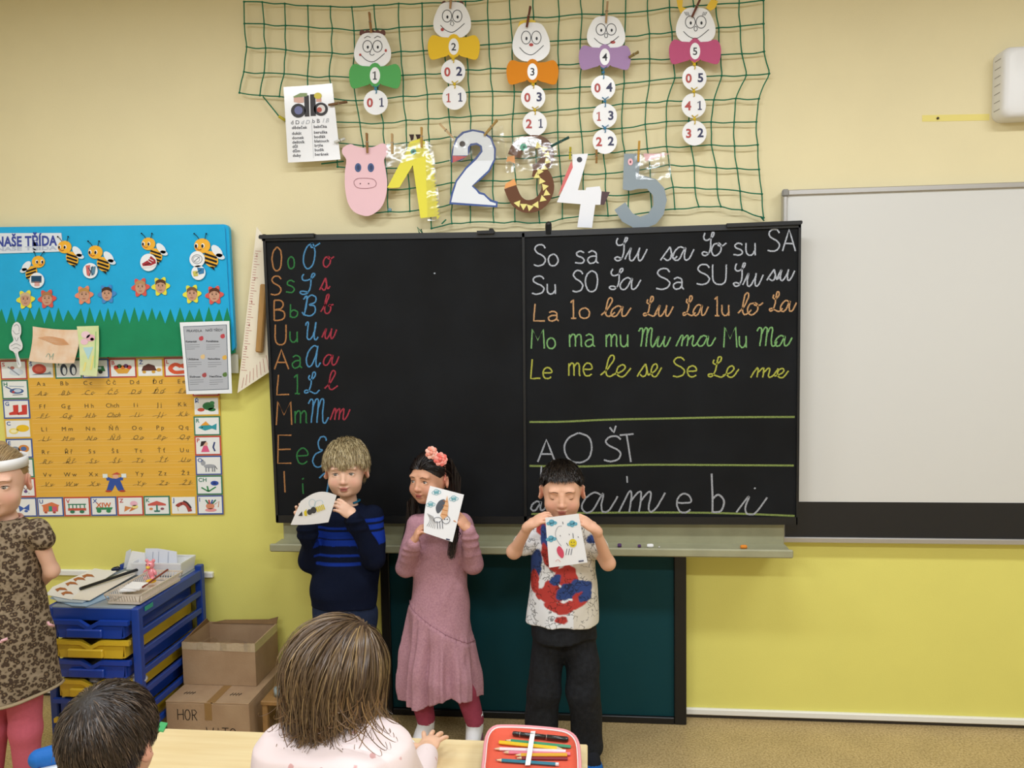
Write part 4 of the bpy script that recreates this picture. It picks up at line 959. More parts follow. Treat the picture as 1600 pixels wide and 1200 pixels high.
m.poly([z(155, 115), z(215, 85), z(272, 85), z(272, 112), z(160, 125)], mat('#8ba06c', .5), 4); m.poly([z(158, 122), z(245, 120), z(245, 165), z(200, 170), z(160, 160)], mat('#dcb2a4', .5), 3); m.el(*z(365, 108), 6, 5, mat('#dccb4e', .5), 4); m.poly([z(350, 125), z(392, 120), z(396, 160), z(350, 160)], mat('#dba797', .5), 3)
gk = mat('#3b3b42', .5); lg = mat('#a9adb3', .5)
for s, x, y, h, mm, sh in (('d D', 135, 352, 6.6, gk, 0), ('d D', 220, 350, 6.6, lg, .3), ('b B', 318, 340, 6.6, gk, 0), ('l B', 405, 336, 6.8, lg, .3)): m.text(s, *z(x, y), h, mm, 2, R=-.03, shear=sh)
for i, (a, b) in enumerate((('dědeček', 'babička'), ('dukát', 'beruška'), ('domek', 'bodlák'), ('deštník', 'blatouch'), ('důl', 'brýle'), ('dům', 'budík'), ('duby', 'beránek'))):
    y = (392, 440, 478, 515, 552, 590, 628)[i]; m.text(a, *z(143+i*1.3, y), 4.6, gk, 2, R=-.03, bold=.02); m.text(b, *z(330+i*1.6, y-9), 4.6, gk, 2, R=-.03, bold=.02)
m.line([z(310, 330), z(328, 640)], .4, lg, 2); m.build('print', t)
# ------------------------------------------------------------ notice board on the left
NBY = -.05
t = thing('notice_board', 'padded notice board covered with blue fabric and green felt grass', 'notice board', Wy(180, 553, NBY))
FB = mat('#22aee2', .85, noise=.07, scale=8, bump=.25, bscale=40, sheen=.2); FG = mat('#1b8a5b', .9, noise=.1, scale=10, bump=.3, bscale=50, sheen=.2)
def rounded(pts, r, n=4):
    out = []; N = len(pts)
    for i in range(N):
        a, b, c = np.array(pts[i-1], float), np.array(pts[i], float), np.array(pts[(i+1) % N], float)
        u = (a-b)/np.linalg.norm(a-b)*r; v = (c-b)/np.linalg.norm(c-b)*r
        for k in range(n+1):
            s = k/n; out.append((b+u)*(1-s)**2+b*2*s*(1-s)+(b+v)*s*s)
    return out
Q = [(-40, 357), (351, 352), (362, 552), (-30, 560)]
m = Print(onwall(NBY)); m.slab(rounded(Q, 7), FB, .046, 0, FB)
Q2 = [(-43, 355), (356, 350), (366, 549), (-33, 556)]
m.slab(rounded(Q2, 9), FB, .02, -14, FB); m.build('fabric_panel', t)
z3 = lambda x, y: (x/4, 340+y/4)
pk = [-60, 10, 70, 125, 185, 245, 310, 365, 425, 505, 560, 625, 675, 720, 780, 840, 895, 950, 1000, 1065, 1125, 1185, 1245, 1305, 1370, 1420]
G = [z3(-160, 845), z3(-160, 640)]
for i, x in enumerate(pk):
    G.append(z3(x, 565+(i*37 % 23)-8)); nx = pk[i+1] if i+1 < len(pk) else 1446
    G.append(z3((x+nx)/2, 652+(i*53 % 30)-12) if i+1 < len(pk) else z3(1440, 640))
G += [z3(1450, 852), z3(1390, 861), z3(500, 874), z3(-160, 884)]
m = Print(onwall(NBY-.0005)); m.slab(G, FG, .0015, 1); m.build('felt_grass', t)
m = Print(onwall(NBY+.013)); m.slab([(352, 478), (363, 474), (367, 551), (362, 553), (353, 553)], FG, .012, 0); m.build('felt_grass_side', t)
IY = NBY-.004
W3 = onwall(IY)
DK = mat('#1b1a1c', .6)
t = thing('title_sign', 'white paper strip reading NAŠE TŘÍDA in blue capitals', 'sign', Wy(50, 395, IY))
m = Print(W3); m.slab([z3(-60, 97), z3(383, 96), z3(396, 212), z3(-50, 226)], mat('#dfe6ee', .5), .001); m.build('paper', t)
m = Print(W3); m.text('NAŠE TŘÍDA', *z3(-22, 180), 15.5, mat('#34459c', .5), 2, R=-.02, bold=.035, w=95); m.text('NAŠE TŘÍDA', *z3(-20, 208), 6, mat('#b9c3d6', .5), 2, R=-.02, bold=.035, w=94); m.build('lettering', t)
BYL, BOR = mat('#f2b32c', .45), mat('#e08f1c', .45)
def bee(x, y, s, f, lab):
    """x, y centre of the head in the photo; f = side the bee looks to"""
    t = thing('paper_bee', lab, 'decoration', Wy(x, y+30*s, IY), 'paper bees on the notice board'); m = Print(onwall(IY))
    bx, by = x-f*13*s, y+20*s
    m.slab(circ(bx, by, 10*s, 13*s, 18, f*.5), BYL, .001); m.slab(circ(x, y, 12*s, 11*s, 20), BYL, .001, 1)
    for k in (-5, 1, 7): m.line([(bx-9*s, by+k*s+f*3*s), (bx+9*s, by+k*s-f*3*s)], 3*s, DK, 4)
    m.poly([(bx-2*s, by+11*s), (bx+4*s, by+11*s), (bx-f*6*s, by+17*s)], DK, 3); m.build('body', t)
    m = Print(onwall(IY-.001)); m.slab(circ(bx-f*9*s, by-12*s, 6*s, 11*s, 16, f*.7), mat('#e6edf2', .4), .001, 2); m.slab(circ(bx-f*14*s, by-4*s, 4*s, 7*s, 14, f*1.2), mat('#d8e2ea', .4), .001, 2); m.build('wing', t)
    m = Print(onwall(IY)); 
    for g in (-.45, .35):
        m.el(x+f*3*s+g*12*s, y, 2.6*s, 3.6*s, mat('#fbf6ee', .4), 4); m.el(x+f*3.6*s+g*12*s, y+.5*s, 1.7*s, 2.7*s, DK, 5)
    m.line(catmull([(x+f*1*s, y+5*s), (x+f*4*s, y+6.5*s), (x+f*7*s, y+5*s)], 3), 1*s, mat('#a8402a', .5), 4); m.el(x+f*8*s, y+4*s, 1.8*s, 1.4*s, mat('#ee8d3d', .5), 4); m.build('eyes_and_mouth', t)
    mb = MB()
    for g in (-5, 4):
        mb.tube([Wy(x+g*s, y-10*s, IY-.002), Wy(x+g*1.5*s+f*1*s, y-15*s, IY-.003), Wy(x+g*2*s+f*2*s, y-18*s, IY-.003)], .0014, DK, 5); mb.ell(Wy(x+g*2*s+f*2*s, y-18*s, IY-.003), .0035, DK, nu=8, nv=6)
    mb.build('antennae', t)
bee(101, 386, .9, -1, 'paper bee hovering at the end of the white title strip'); bee(149, 394, .95, -1, 'paper bee facing forward above the disc with cutlery shapes'); bee(232, 381, .9, -1, 'paper bee above the red sneaker picture'); bee(316, 384, 1.05, -1, 'large paper bee in the upper right of the notice board'); bee(60, 409, .85, 1, 'paper bee flying right below the white title strip')
def disc(x, y, r, lab, fn):
    t = thing('picture_disc', lab, 'decoration', Wy(x, y+r, IY-.004), 'picture discs on the notice board'); m = Print(onwall(IY-.004)); m.slab(circ(x, y, r, r*1.05, 24), mat('#eef0f2', .5), .001); m.build('disc', t)
    m = Print(onwall(IY-.004)); fn(m); m.build('picture', t)
def f1(m): m.rect(49, 431, 65, 440, mat('#1f4a68', .6), 2); m.rect(54, 440, 62, 447, mat('#d9a6a0', .6), 2); m.line([(49, 441), (65, 441)], 1, DK, 3)
def f2(m):
    m.poly([(134, 415), (141, 414), (140, 432), (136, 430)], mat('#cf6d6a', .6), 2); m.poly([(142, 417), (150, 416), (148, 428), (143, 431)], mat('#5b8aa4', .6), 2); m.line([(138, 418), (146, 430)], 1.4, mat('#3a4c68', .6), 3); m.line([(145, 416), (140, 431)], 1, DK, 3)
def f3(m):
    sn = mat('#a8323a', .6); m.poly([(222, 412), (232, 406), (236, 400), (243, 406), (244, 412), (236, 416), (224, 418)], sn, 2); m.poly([(221, 416), (236, 415), (245, 411), (245, 414), (236, 418), (222, 419)], mat('#e8e4e4', .6), 3); m.line([(231, 407), (237, 411)], 1, WP, 3); m.line([(233, 404), (240, 408)], 1, WP, 3); m.line([(226, 414), (236, 411)], 1, DK, 3)
def f4(m): m.ring(308, 405, 8, 7, .9, mat('#8b8f96', .6), 2); m.ring(307, 405, 5, 4.5, .8, mat('#a0a3a8', .6), 2); m.line([(303, 409), (312, 401)], 1, mat('#85898f', .6), 3)
def f5(m): m.poly([(308, 418), (319, 419), (319, 427), (311, 429)], mat('#3f7fae', .6), 2); m.poly([(301, 424), (308, 423), (310, 431), (303, 432)], mat('#c9c060', .6), 3); m.line([(306, 427), (315, 421)], 1.2, mat('#2f4f5e', .6), 4)
disc(57.5, 438, 11.5, 'white disc with a blackboard picture under the left bee', f1); disc(141, 423, 11.5, 'white disc with red and blue shapes under the second bee', f2); disc(232, 410, 13, 'white disc with a red sneaker', f3); disc(308, 405, 12, 'white disc with a pencil-drawn circle under the right bee', f4); disc(310, 426, 11, 'white disc with blue dustpan below the circle disc', f5)
def flower(x, y, c, hairc, lab, skin='#c99b80'):
    t = thing('flower_portrait', lab, 'decoration', Wy(x, y+15, IY), 'flower portraits on the notice board'); m = Print(onwall(IY))
    P = []
    for i in range(48):
        a = 2*math.pi*i/48; r = 12.2+2.6*math.cos(6*a+.5); P.append((x+r*math.cos(a), y+r*math.sin(a)*1.08))
    m.slab(P, mat(c, .5), .001); m.build('petals', t)
    m = Print(onwall(IY-.0008)); m.slab(circ(x, y, 8, 10.5, 22), mat(skin, .55), .001, 1)
    m.poly([(x-8, y-2), (x-7.6, y-8), (x-3, y-11), (x+3, y-11), (x+7.6, y-8), (x+8, y-2), (x+5, y-5), (x, y-6.5), (x-5, y-5)], mat(hairc, .6), 3)
    for g in (-1, 1): m.el(x+g*3.1, y-1, 1.1, .8, mat('#3b2a22', .6), 3); m.line([(x+g*1.6, y-3.2), (x+g*4.6, y-3.2)], .6, mat('#5f4433', .6), 3)
    m.line([(x, y), (x-.8, y+2.6), (x+.8, y+2.6)], .5, mat('#a87961', .6), 3); m.line([(x-2.4, y+5.4), (x, y+6), (x+2.4, y+5.4)], .9, mat('#9c4b45', .6), 3); m.build('portrait', t)
YF, RF, CF_, BF_ = '#e6de3c', '#d95349', '#ea8a66', '#3f86c9'
for a in ((40, 468, YF, '#cbb28a', 'yellow flower portrait, leftmost on the notice board'), (73.5, 467, RF, '#a8784e', 'red flower portrait beside the leftmost yellow one'), (131.5, 461, CF_, '#b98d4e', 'orange-pink flower portrait below the bee facing forward'), (167, 459.5, BF_, '#453227', 'blue flower portrait with dark-haired child'), (219.5, 449, RF, '#b79063', 'red flower portrait below the sneaker disc'), (251, 447.5, YF, '#55392a', 'yellow flower portrait right of the middle red flower'), (300, 459.5, YF, '#77583c', 'yellow flower portrait below the blue dustpan disc'), (335, 461, RF, '#553222', 'red flower portrait at the right edge of the board')): flower(*a)

# children's drawings and sheets hanging at the lower edge
def hang(name, lab, cat, q, y, c, wob=None, nx=8, ny=8, rough=.6, **k):
    t = thing(name, lab, cat, Wy((q[2][0]+q[3][0])/2, (q[2][1]+q[3][1])/2, y)); m = Print(onwall(y)); m.sheet(q, mat(c, rough, **k), nx, ny, .0008, wob); m.build('sheet', t); return t
t = hang('child_drawing', 'orange-tinted crayon drawing hanging over the alphabet poster', 'drawing', [(51, 510), (125, 515), (117, 567), (46, 564)], NBY-.012, '#f1dbc4', lambda u, v: (1.5*math.sin(4*v), 2*math.sin(3*u)), noise=.18, scale=14, h2='#e8bf98')
m = Print(onwall(NBY-.012)); 
for i in range(9): m.line(catmull([(60+i*3, 528+i*1.2), (78+i*2, 526+i*1.6), (100+i, 530+i)], 4), .8, mat('#e2a777', .7), 3)
m.line(catmull([(72, 558), (76, 552), (80, 558), (84, 552), (82, 562)], 4), .8, mat('#9db9a6', .7), 3); m.line([(78, 562), (78, 553)], .7, mat('#9db9a6', .7), 3); m.build('crayon_strokes', t)
t = hang('child_drawing', 'narrow green and pink crayon drawing with a blue shape', 'drawing', [(120, 510), (154, 509), (151, 588), (124, 586)], NBY-.016, '#e3e7b6', lambda u, v: (2*math.sin(3*v), 0), noise=.2, scale=12, h2='#cfe09c')
m = Print(onwall(NBY-.016)); 
for x, y, r, c in ((134, 523, 7, '#f0cfd8'), (142, 528, 7, '#eab5c2'), (132, 534, 6, '#efc6d2'), (144, 530, 3, '#e07080')): m.el(x, y, r, r*.8, mat(c, .7), 2)
m.poly([(130, 543), (146, 542), (138, 562)], mat('#b5dbe0', .7), 2); m.line([(134, 566), (131, 580)], 3, mat('#eee28a', .7), 2); m.line([(146, 556), (142, 578)], 3, mat('#eee28a', .7), 2); m.line([(150, 518), (148, 575)], 2, mat('#a6ce86', .7), 2); m.build('crayon_strokes', t)
t = thing('paper_figure', 'white cut-out paper figure hanging at the lower left of the notice board', 'decoration', Wy(27, 572, NBY-.01))
m = Print(onwall(NBY-.01)); m.slab(catmull([(20, 508), (26, 503), (32, 508), (33, 520), (31, 527), (35, 538), (34, 546), (28, 551), (32, 565), (33, 572), (28, 573), (23, 552), (15, 546), (15, 538), (21, 532), (18, 520)], 3, True), mat('#e6e6e6', .6, bump=.3, bscale=60), .001); m.build('cutout', t)
m = Print(onwall(NBY-.01)); gy = mat('#8e9095', .6)
for P in (((22, 510), (26, 507), (30, 511), (30, 518)), ((20, 516), (25, 522), (31, 520)), ((17, 541), (25, 537), (33, 541)), ((20, 545), (26, 543), (31, 546)), ((25, 552), (27, 562), (30, 570)), ((23, 527), (26, 533), (29, 527))): m.line(catmull(P, 4), .7, gy, 2)
m.build('pencil_lines', t)

# ------------------------------------------------------------ alphabet poster
PY = -.006
q = [(-1, 563), (341, 557), (350, 804), (18, 808)]
def pm(u, v):
    p = (np.array(q[0])*(1-u)+np.array(q[1])*u)*(1-v)+(np.array(q[3])*(1-u)+np.array(q[2])*u)*v; return Wy(p[0], p[1], PY)
t = thing('alphabet_poster', 'orange-yellow alphabet poster framed by small picture cards', 'poster', Wy(190, 806, PY))
U = lambda x, y: pm(x/800., y/800.)
m = Print(U); m.slab([(0, 0), (800, 0), (800, 800), (0, 800)], mat('#eab23c', .38, coat=.25, noise=.06, scale=5), .0015); m.build('sheet', t)
m = Print(U); wl = mat('#f0c976', .4)
RW5 = [(118, 0), (236, 1), (355, 2), (470, 3), (585, 4)]
for i in range(5):
    for k, dy in enumerate((0, 12, 46, 58, 78)): 
        y = 118+i*116+dy+12; m.line([(105, y), (695, y)], 1.6, wl, 1)
m.build('ruled_lines', t)
LT = [['Aa', 'Bb', 'Cc', 'Čč', 'Dd', 'Ďď', 'Ee'], ['Ff', 'Gg', 'Hh', 'Chch', 'Ii', 'Jj', 'Kk'], ['Ll', 'Mm', 'Nn', 'Ňň', 'Oo', 'Pp', 'Qq'], ['Rr', 'Řř', 'Ss', 'Šš', 'Tt', 'Ťť', 'Uu'], ['Vv', 'Ww', 'Xx', '', 'Yy', 'Zz', 'Žž']]
gk2, gk3 = mat('#584a2c', .5), mat('#8a6f36', .5)
for i, row in enumerate(LT):
    for j, s in enumerate(row):
        if not s: continue
        x = 146+j*86; y = 133+i*116; m = Print(U); m2 = Print(U)
        m.text(s if len(s) > 2 else s[0]+' '+s[1], x, y, 22, gk2, 2, align='c', sx=.78)
        m2.text(s if len(s) > 2 else s[0]+' '+s[1], x, y+50, 25, gk3, 2, align='c', sx=.70, shear=.35)
        m2.line([(x-26, y+49), (x-12, y+44), (x+2, y+50), (x+16, y+45), (x+26, y+40)], 1.6, gk3, 2)
        m.build('printed_letters', t); m2.build('joined_letters', t)
FR = {'r': '#c2453f', 'b': '#3d5aa0', 'g': '#2f7d63', 'y': '#e0b23a'}
def pic(m, k, x, y):
    c = lambda h: mat(h, .5)
    e, p, l = m.el, m.poly, m.line
    if k == 'ski': e(x+10, y+8, 26, 18, c('#d8dee6')); l([(x-20, y-20), (x+20, y+24)], 5, c('#8f98a6')); e(x-4, y-14, 8, 8, c('#c06a5c'))
    elif k == 'snail': e(x-6, y-6, 26, 26, c('#cf4a3c')); e(x-6, y-6, 15, 15, c('#e06a55'), 3); p([(x-36, y+24), (x+38, y+22), (x+34, y+6), (x+24, y+14), (x-20, y+18)], c('#8a9aa8'))
    elif k == 'penguin':
        for g in (-16, 18): e(x+g, y, 13, 30, c('#22304a')); e(x+g+2, y+6, 7, 20, c('#e8edf0'), 3)
    elif k == 'bus': p([(x-34, y-16), (x+30, y-16), (x+36, y+10), (x-34, y+12)], c('#2f7a4a')); [e(x+g, y+14, 8, 9, c('#22282a'), 3) for g in (-18, 18)]; [p([(x+g, y-11), (x+g+12, y-11), (x+g+12, y-1), (x+g, y-1)], c('#bcd6dc'), 4) for g in (-26, -8, 10)]
    elif k == 'bowl':
        p([(x-34, y-2), (x+30, y-2), (x+16, y+24), (x-18, y+24)], c('#e0a43a'))
        for i, h in enumerate(('#c23b34', '#3c6a3c', '#d97a2c', '#6b3a6a', '#c23b34')): e(x-24+i*12, y-8-(i % 2)*6, 9, 10, c(h), 3)
    elif k == 'turtle': p([(x-32, y+12), (x-26, y-10), (x-6, y-24), (x+16, y-14), (x+24, y+12)], c('#5a2a22')); e(x+32, y+8, 9, 9, c('#d8a23a'), 3); [e(x+g, y+18, 7, 7, c('#d8a23a'), 3) for g in (-22, 12)]
    elif k == 'fox': l(catmull([(x+28, y+20), (x-10, y+22), (x-26, y+2), (x-8, y-18), (x+14, y-6)], 4), 17, c('#e0562e')); e(x+24, y-10, 13, 12, c('#e0562e'), 3); e(x+30, y-6, 5, 4, c('#f4e4dc'), 4)
    elif k == 'heli': e(x+6, y+4, 26, 14, c('#3f5f96')); e(x+10, y+2, 14, 9, c('#c9d6e6'), 3); l([(x-34, y-20), (x-10, y-2)], 5, c('#3f5f96')); l([(x-20, y-22), (x+34, y-18)], 3, c('#8ba0bb')); l([(x-10, y+24), (x+28, y+22)], 3, c('#2b3c5c')); e(x-6, y+8, 5, 5, c('#c43c3c'), 4)
    elif k == 'boots': [p([(x+g-8, y-24), (x+g+12, y-26), (x+g+10, y+24), (x+g-24, y+26), (x+g-24, y+14), (x+g-8, y+8)], c('#d13a30')) for g in (-4, 28)]
    elif k == 'lemon': e(x+18, y-6, 24, 18, c('#f0c41c')); e(x-16, y+8, 18, 15, c('#f6e27a')); e(x-16, y+8, 11, 9, c('#fbf3c0'), 3)
    elif k == 'ball': e(x-16, y+4, 18, 18, c('#8a94a0')); e(x+16, y-2, 20, 20, c('#d8893a')); e(x+16, y-2, 11, 11, c('#4f6ea8'), 3)
    elif k == 'shapes': l([(x-20, y+18), (x-4, y-18), (x+14, y+10), (x+24, y-14)], 5, c('#7a3f4a')); e(x+12, y+16, 7, 7, c('#6a4a8a'), 3)
    elif k == 'frog': e(x+8, y-4, 22, 20, c('#2f7a44')); e(x-20, y+14, 13, 9, c('#c8503c')); e(x+20, y+14, 14, 9, c('#2f7a44')); e(x+22, y-20, 9, 9, c('#3a8a50'), 3)
    elif k == 'fish': p([(x-34, y+4), (x-6, y-18), (x+18, y-4), (x+36, y-16), (x+34, y+18), (x+18, y+10), (x-8, y+20)], c('#2f9aa6')); p([(x-24, y-6), (x-4, y-28), (x+10, y-8)], c('#e8a032'), 3); e(x-18, y+3, 3, 3, c('#16222a'), 4)
    elif k == 'girl': p([(x-16, y-4), (x-2, y-4), (x+6, y+28), (x-26, y+28)], c('#e05a86')); e(x-10, y-14, 10, 11, c('#e8b49a')); p([(x-24, y-26), (x-4, y-28), (x-18, y-4), (x-28, y)], c('#2a1c20'), 3); l([(x+26, y-22), (x+20, y+4), (x+26, y+24)], 6, c('#2e3f78'), 3)
    elif k == 'donkey': e(x+4, y, 22, 10, c('#a4a6ac')); [l([(x+g, y+4), (x+g, y+28)], 5, c('#8f9298')) for g in (-10, 0, 14, 22)]; e(x-20, y-16, 9, 13, c('#a4a6ac')); l([(x-20, y-26), (x-22, y-34)], 4, c('#787b82')); l([(x+24, y), (x+32, y+16)], 3, c('#4a4c52'))
    elif k == 'cornflower': [l([(x-4, y+28), (x+g, y-2+abs(g)*.3)], 6, c('#2f8a4a')) for g in (-30, -8, 24)]; e(x+20, y-14, 15, 12, c('#2c4fa6'), 3); e(x+20, y-14, 6, 5, c('#1d2f70'), 4)
    elif k == 'indian': e(x, y+2, 16, 16, c('#d98a6a')); [l([(x+g*.4, y-10), (x+g, y-30)], 6, c(h)) for g, h in ((-16, '#2f7a5a'), (-4, '#c23c3c'), (10, '#3c5aa0'), (22, '#2f7a5a'))]; e(x+2, y+22, 22, 9, c('#e89a9a')); l([(x+16, y-6), (x+34, y-22), (x+30, y+8)], 3, c('#c07a4a'))
    elif k == 'ribbon': p([(x-20, y-16), (x, y), (x+22, y-20), (x+20, y+14), (x, y+4), (x-16, y+20)], c('#3a5fb0')); e(x+8, y+16, 7, 6, c('#3a5fb0'))
    elif k == 'house': p([(x-34, y-12), (x+6, y-28), (x+34, y-12), (x+30, y-6), (x+28, y+20), (x-28, y+20), (x-28, y-6)], c('#dd7a4e')); p([(x-6, y-8), (x+6, y-8), (x+6, y+18), (x-6, y+18)], c('#2f9a84'), 3); p([(x+8, y-6), (x+24, y-6), (x+24, y+18), (x+8, y+18)], c('#d85a78'), 3); [e(x+g, y+24, 6, 5, c('#b34e38'), 3) for g in (-18, 14)]
    elif k == 'wagon': p([(x-34, y-18), (x+34, y-18), (x+34, y-12), (x-34, y-12)], c('#2f7a5c')); [l([(x+g, y-12), (x+g, y+6)], 4, c('#3a8a68')) for g in (-30, -16, -2, 12, 28)]; p([(x-34, y+4), (x+34, y+4), (x+34, y+16), (x-34, y+16)], c('#c8503c'), 3); [e(x+g, y+22, 9, 8, c('#2f7a5c'), 4) for g in (-18, 18)]
    elif k == 'train': p([(x-30, y+2), (x+34, y+2), (x+30, y+14), (x-28, y+14)], c('#2f8a54')); m.text('XIW', x, y+1, 24, c('#d8703a'), 3, align='c', sx=.8, bold=.03); [e(x+g, y+20, 9, 9, c('#2f8a54'), 3) for g in (-18, 18)]
    elif k == 'ice': p([(x-24, y+26), (x-20, y-4), (x+6, y+4)], c('#d98a4e')); p([(x-6, y+26), (x+6, y+2), (x+26, y+8)], c('#cf7a42')); e(x+14, y-16, 14, 13, c('#f0b6c6'), 3); e(x+18, y, 12, 9, c('#f4e08a'), 3)
    elif k == 'carousel': p([(x-34, y-12), (x, y-28), (x+34, y-12), (x+34, y-4), (x-34, y-4)], c('#cf5a4e')); l([(x, y-8), (x, y+26)], 6, c('#2f7a6a')); [e(x+g, y+12, 7, 6, c(h), 3) for g, h in ((-22, '#d98a4e'), (20, '#8a4a5a'))]; p([(x-12, y+20), (x+12, y+20), (x+10, y+28), (x-10, y+28)], c('#2f7a6a'), 3)
    elif k == 'horse': l(catmull([(x+24, y+28), (x+16, y), (x, y-14), (x-18, y-6), (x-24, y+2)], 4), 16, c('#a8443c')); l(catmull([(x+28, y+10), (x+14, y-16), (x, y-26)], 4), 7, c('#3a2a2e'), 3); e(x-8, y-12, 2.5, 2.5, c('#181214'), 4); l([(x-24, y-4), (x-20, y+24)], 2, c('#c9a24a'))
def pcard(i, j, fr, k, let):
    x0, y0 = i*100, j*100; m = Print(U); m.slab([(x0+1, y0+1), (x0+99, y0+1), (x0+99, y0+99), (x0+1, y0+99)], mat(FR[fr], .4), .0012, 2); m.poly([(x0+6, y0+8), (x0+94, y0+8), (x0+94, y0+92), (x0+6, y0+92)], mat('#efefec', .4), 3)
    m.eps = .0003
    def sh(f): return lambda *a, **kw: f(*a, **kw)
    mm = Print(U, eps=.00035); mm.fn = lambda x, y: U(x, y)+np.array([0, -.0016, 0]); pic(mm, k, x0+50, y0+54)
    if let: mm.text(let, x0+10, y0+32, 20, mat(FR['b' if fr == 'y' else fr], .5), 2, bold=.02, sx=.8)
    o = m.build('picture_card', t); mm.build('picture', o)
for i, (fr, k, l) in enumerate((('r', 'ski', 'S'), ('y', 'snail', 'Š'), ('g', 'penguin', 'T'), ('b', 'bus', 'A'), ('r', 'bowl', 'B'), ('y', 'turtle', 'Ž'), ('r', 'fox', 'L'), ('y', 'frog', ''))): pcard(i, 0, fr, k, l)
for i, (fr, k, l) in enumerate((('b', 'ribbon', ''), ('b', 'house', 'U'), ('r', 'wagon', 'V'), ('b', 'train', 'X'), ('r', 'ice', 'Z'), ('g', 'carousel', 'K'), ('y', 'horse', 'J'))): pcard(i, 7, fr, k, l)
for j, (fr, k, l) in enumerate((('g', 'heli', 'H'), ('b', 'boots', 'G'), ('y', 'lemon', 'C'), ('b', 'ball', 'E'), ('g', 'shapes', ''), ('r', 'shapes', ''))): pcard(0, j+1, fr, k, l)
for j, (fr, k, l) in enumerate((('r', 'ball', ''), ('y', 'frog', 'Ř'), ('g', 'fish', 'R'), ('r', 'girl', 'P'), ('b', 'donkey', 'O'), ('g', 'cornflower', 'CH'), ('b', 'indian', 'I'))): pcard(7, j+1, fr, k, l)
m = Print(U, eps=.0004); c = lambda h: mat(h, .5); x, y = 397, 620
m.poly([(x-20, y), (x+20, y), (x+34, y+52), (x+10, y+52), (x, y+22), (x-12, y+52), (x-34, y+52)], c('#2c4fa0'), 2); m.poly([(x-34, y-22), (x-8, y-10), (x+8, y-10), (x+34, y-22), (x+30, y), (x-30, y)], c('#2c4fa0'), 2); m.el(x+4, y-20, 11, 11, c('#e8b090'), 3); m.poly([(x-12, y-30), (x+24, y-30), (x+10, y-42)], c('#c8503c'), 4)
m.rect(x-44, y-34, x-26, y-14, c('#e6f0ee'), 4); m.rect(x+26, y-34, x+44, y-14, c('#e6f0ee'), 4); m.el(x-26, y+54, 12, 5, c('#b8402e'), 3); m.el(x+26, y+54, 12, 5, c('#b8402e'), 3); m.build('clown_picture', t)

# rules sheet
t = thing('rules_sheet', 'white rules sheet with grey panel hung over the notice board corner', 'poster', Wy(325, 612, NBY-.02))
ZR = lambda x, y: (x/4, 340+y/4)
qq = [ZR(1123, 655), ZR(1433, 646), ZR(1450, 1098), ZR(1165, 1104)]
m = Print(onwall(NBY-.02)); m.sheet(qq, mat('#edf0f3', .4), 6, 6, .001); m.build('sheet', t)
m = Print(onwall(NBY-.02)); m.poly([ZR(1145, 680), ZR(1418, 668), ZR(1430, 1074), ZR(1180, 1082)], mat('#5d6a78', .5), 1); m.poly([ZR(1149, 684), ZR(1414, 672), ZR(1426, 1070), ZR(1184, 1078)], mat('#b4b7be', .5), 2)
dk = mat('#33363c', .5); md = mat('#84878d', .5)
m.text('PRAVIDLA', *ZR(1168, 716), 4, dk, 3, R=-.02, w=24, bold=.01); m.text('NAŠÍ TŘÍDY', *ZR(1286, 712), 4, dk, 3, R=-.02, w=27, bold=.01)
for i, (a, b) in enumerate((('Kamarádi', 'Pomáháme'), ('Uklízíme', 'Nasloucháme'), ('Slušnost', 'Neničíme'))):
    y = 780+i*110; m.text(a, *ZR(1162+i*12, y), 3, dk, 3, bold=.03, w=17); m.text(b, *ZR(1290+i*10, y-2), 3, dk, 3, bold=.03, w=19)
    for k in range(3):
        for xx in (1164+i*12, 1290+i*10): m.line([ZR(xx, y+16+k*13), ZR(xx+(85 if k < 2 else 55), y+14+k*13)], .7, md, 3)
for x, y, c in ((1258, 756, '#c0404a'), (1392, 742, '#c0404a'), (1268, 870, '#e0c08a'), (1404, 875, '#e0b04a'), (1278, 985, '#a8484a'), (1406, 982, '#5a7a3a')): m.el(*ZR(x, y), 3.6, 3.4, mat(c, .5), 3); m.el(*ZR(x+5, y-8), 2, 2, mat(c, .5), 4)
m.build('print', t)
mb = MB(); mb.ell(Wy(169, 559, NBY+.02), (.004, .006, .004), mat('#a8402a', .4)); mb.build('push_pin', label='small red push pin between the notice board and the alphabet poster', cat='push pin')
m = Print(onwall(-.03)); m.slab([(360, 553), (372, 554), (373, 583), (361, 583)], mat('#c9c6b4', .6), .001); m.build('paper_tab', label='small grey paper tab sticking out right of the rules sheet', cat='paper')

# big set square with wooden handle, partly behind the blackboard
t = thing('set_square', 'large cream classroom set square with red scale beside the blackboard', 'set square', Wy(373, 613, -.05))
m = Print(onwall(-.05)); m.slab([(401, 354), (371, 614), (470, 549), (470, 450)], mat('#ece2cc', .4), .005)
for k in range(46):
    v = k/45; x, y = 399+(377-399)*v, 392+(578-392)*v; L = 9 if k % 5 == 0 else 5; m.line([(x, y), (x+L, y+L*.1)], .6, mat('#b6605e', .5), 2)
for k in range(8): m.line([(378+k*6, 606-k*4), (381+k*5, 590-k*5)], .6, mat('#b6605e', .5), 2)
for k, s in enumerate(('1', '2', '3', '4', '5')): m.text(s, 401-k*4.4, 402+k*36, 4.5, mat('#b0494c', .5), 2)
m.build('blade', t)
mb = MB(); a, b = Wy(412, 455, -.065), Wy(406, 540, -.065); R = roty(math.atan2(b[0]-a[0], b[2]-a[2])); mb.box((a+b)/2, (.03, .024, np.linalg.norm(b-a)+.06), mat('#b68a4c', .5, noise=.3, scale=30, stretch=(1, 1, .15)), R, bev=.005); mb.build('wooden_handle', t)
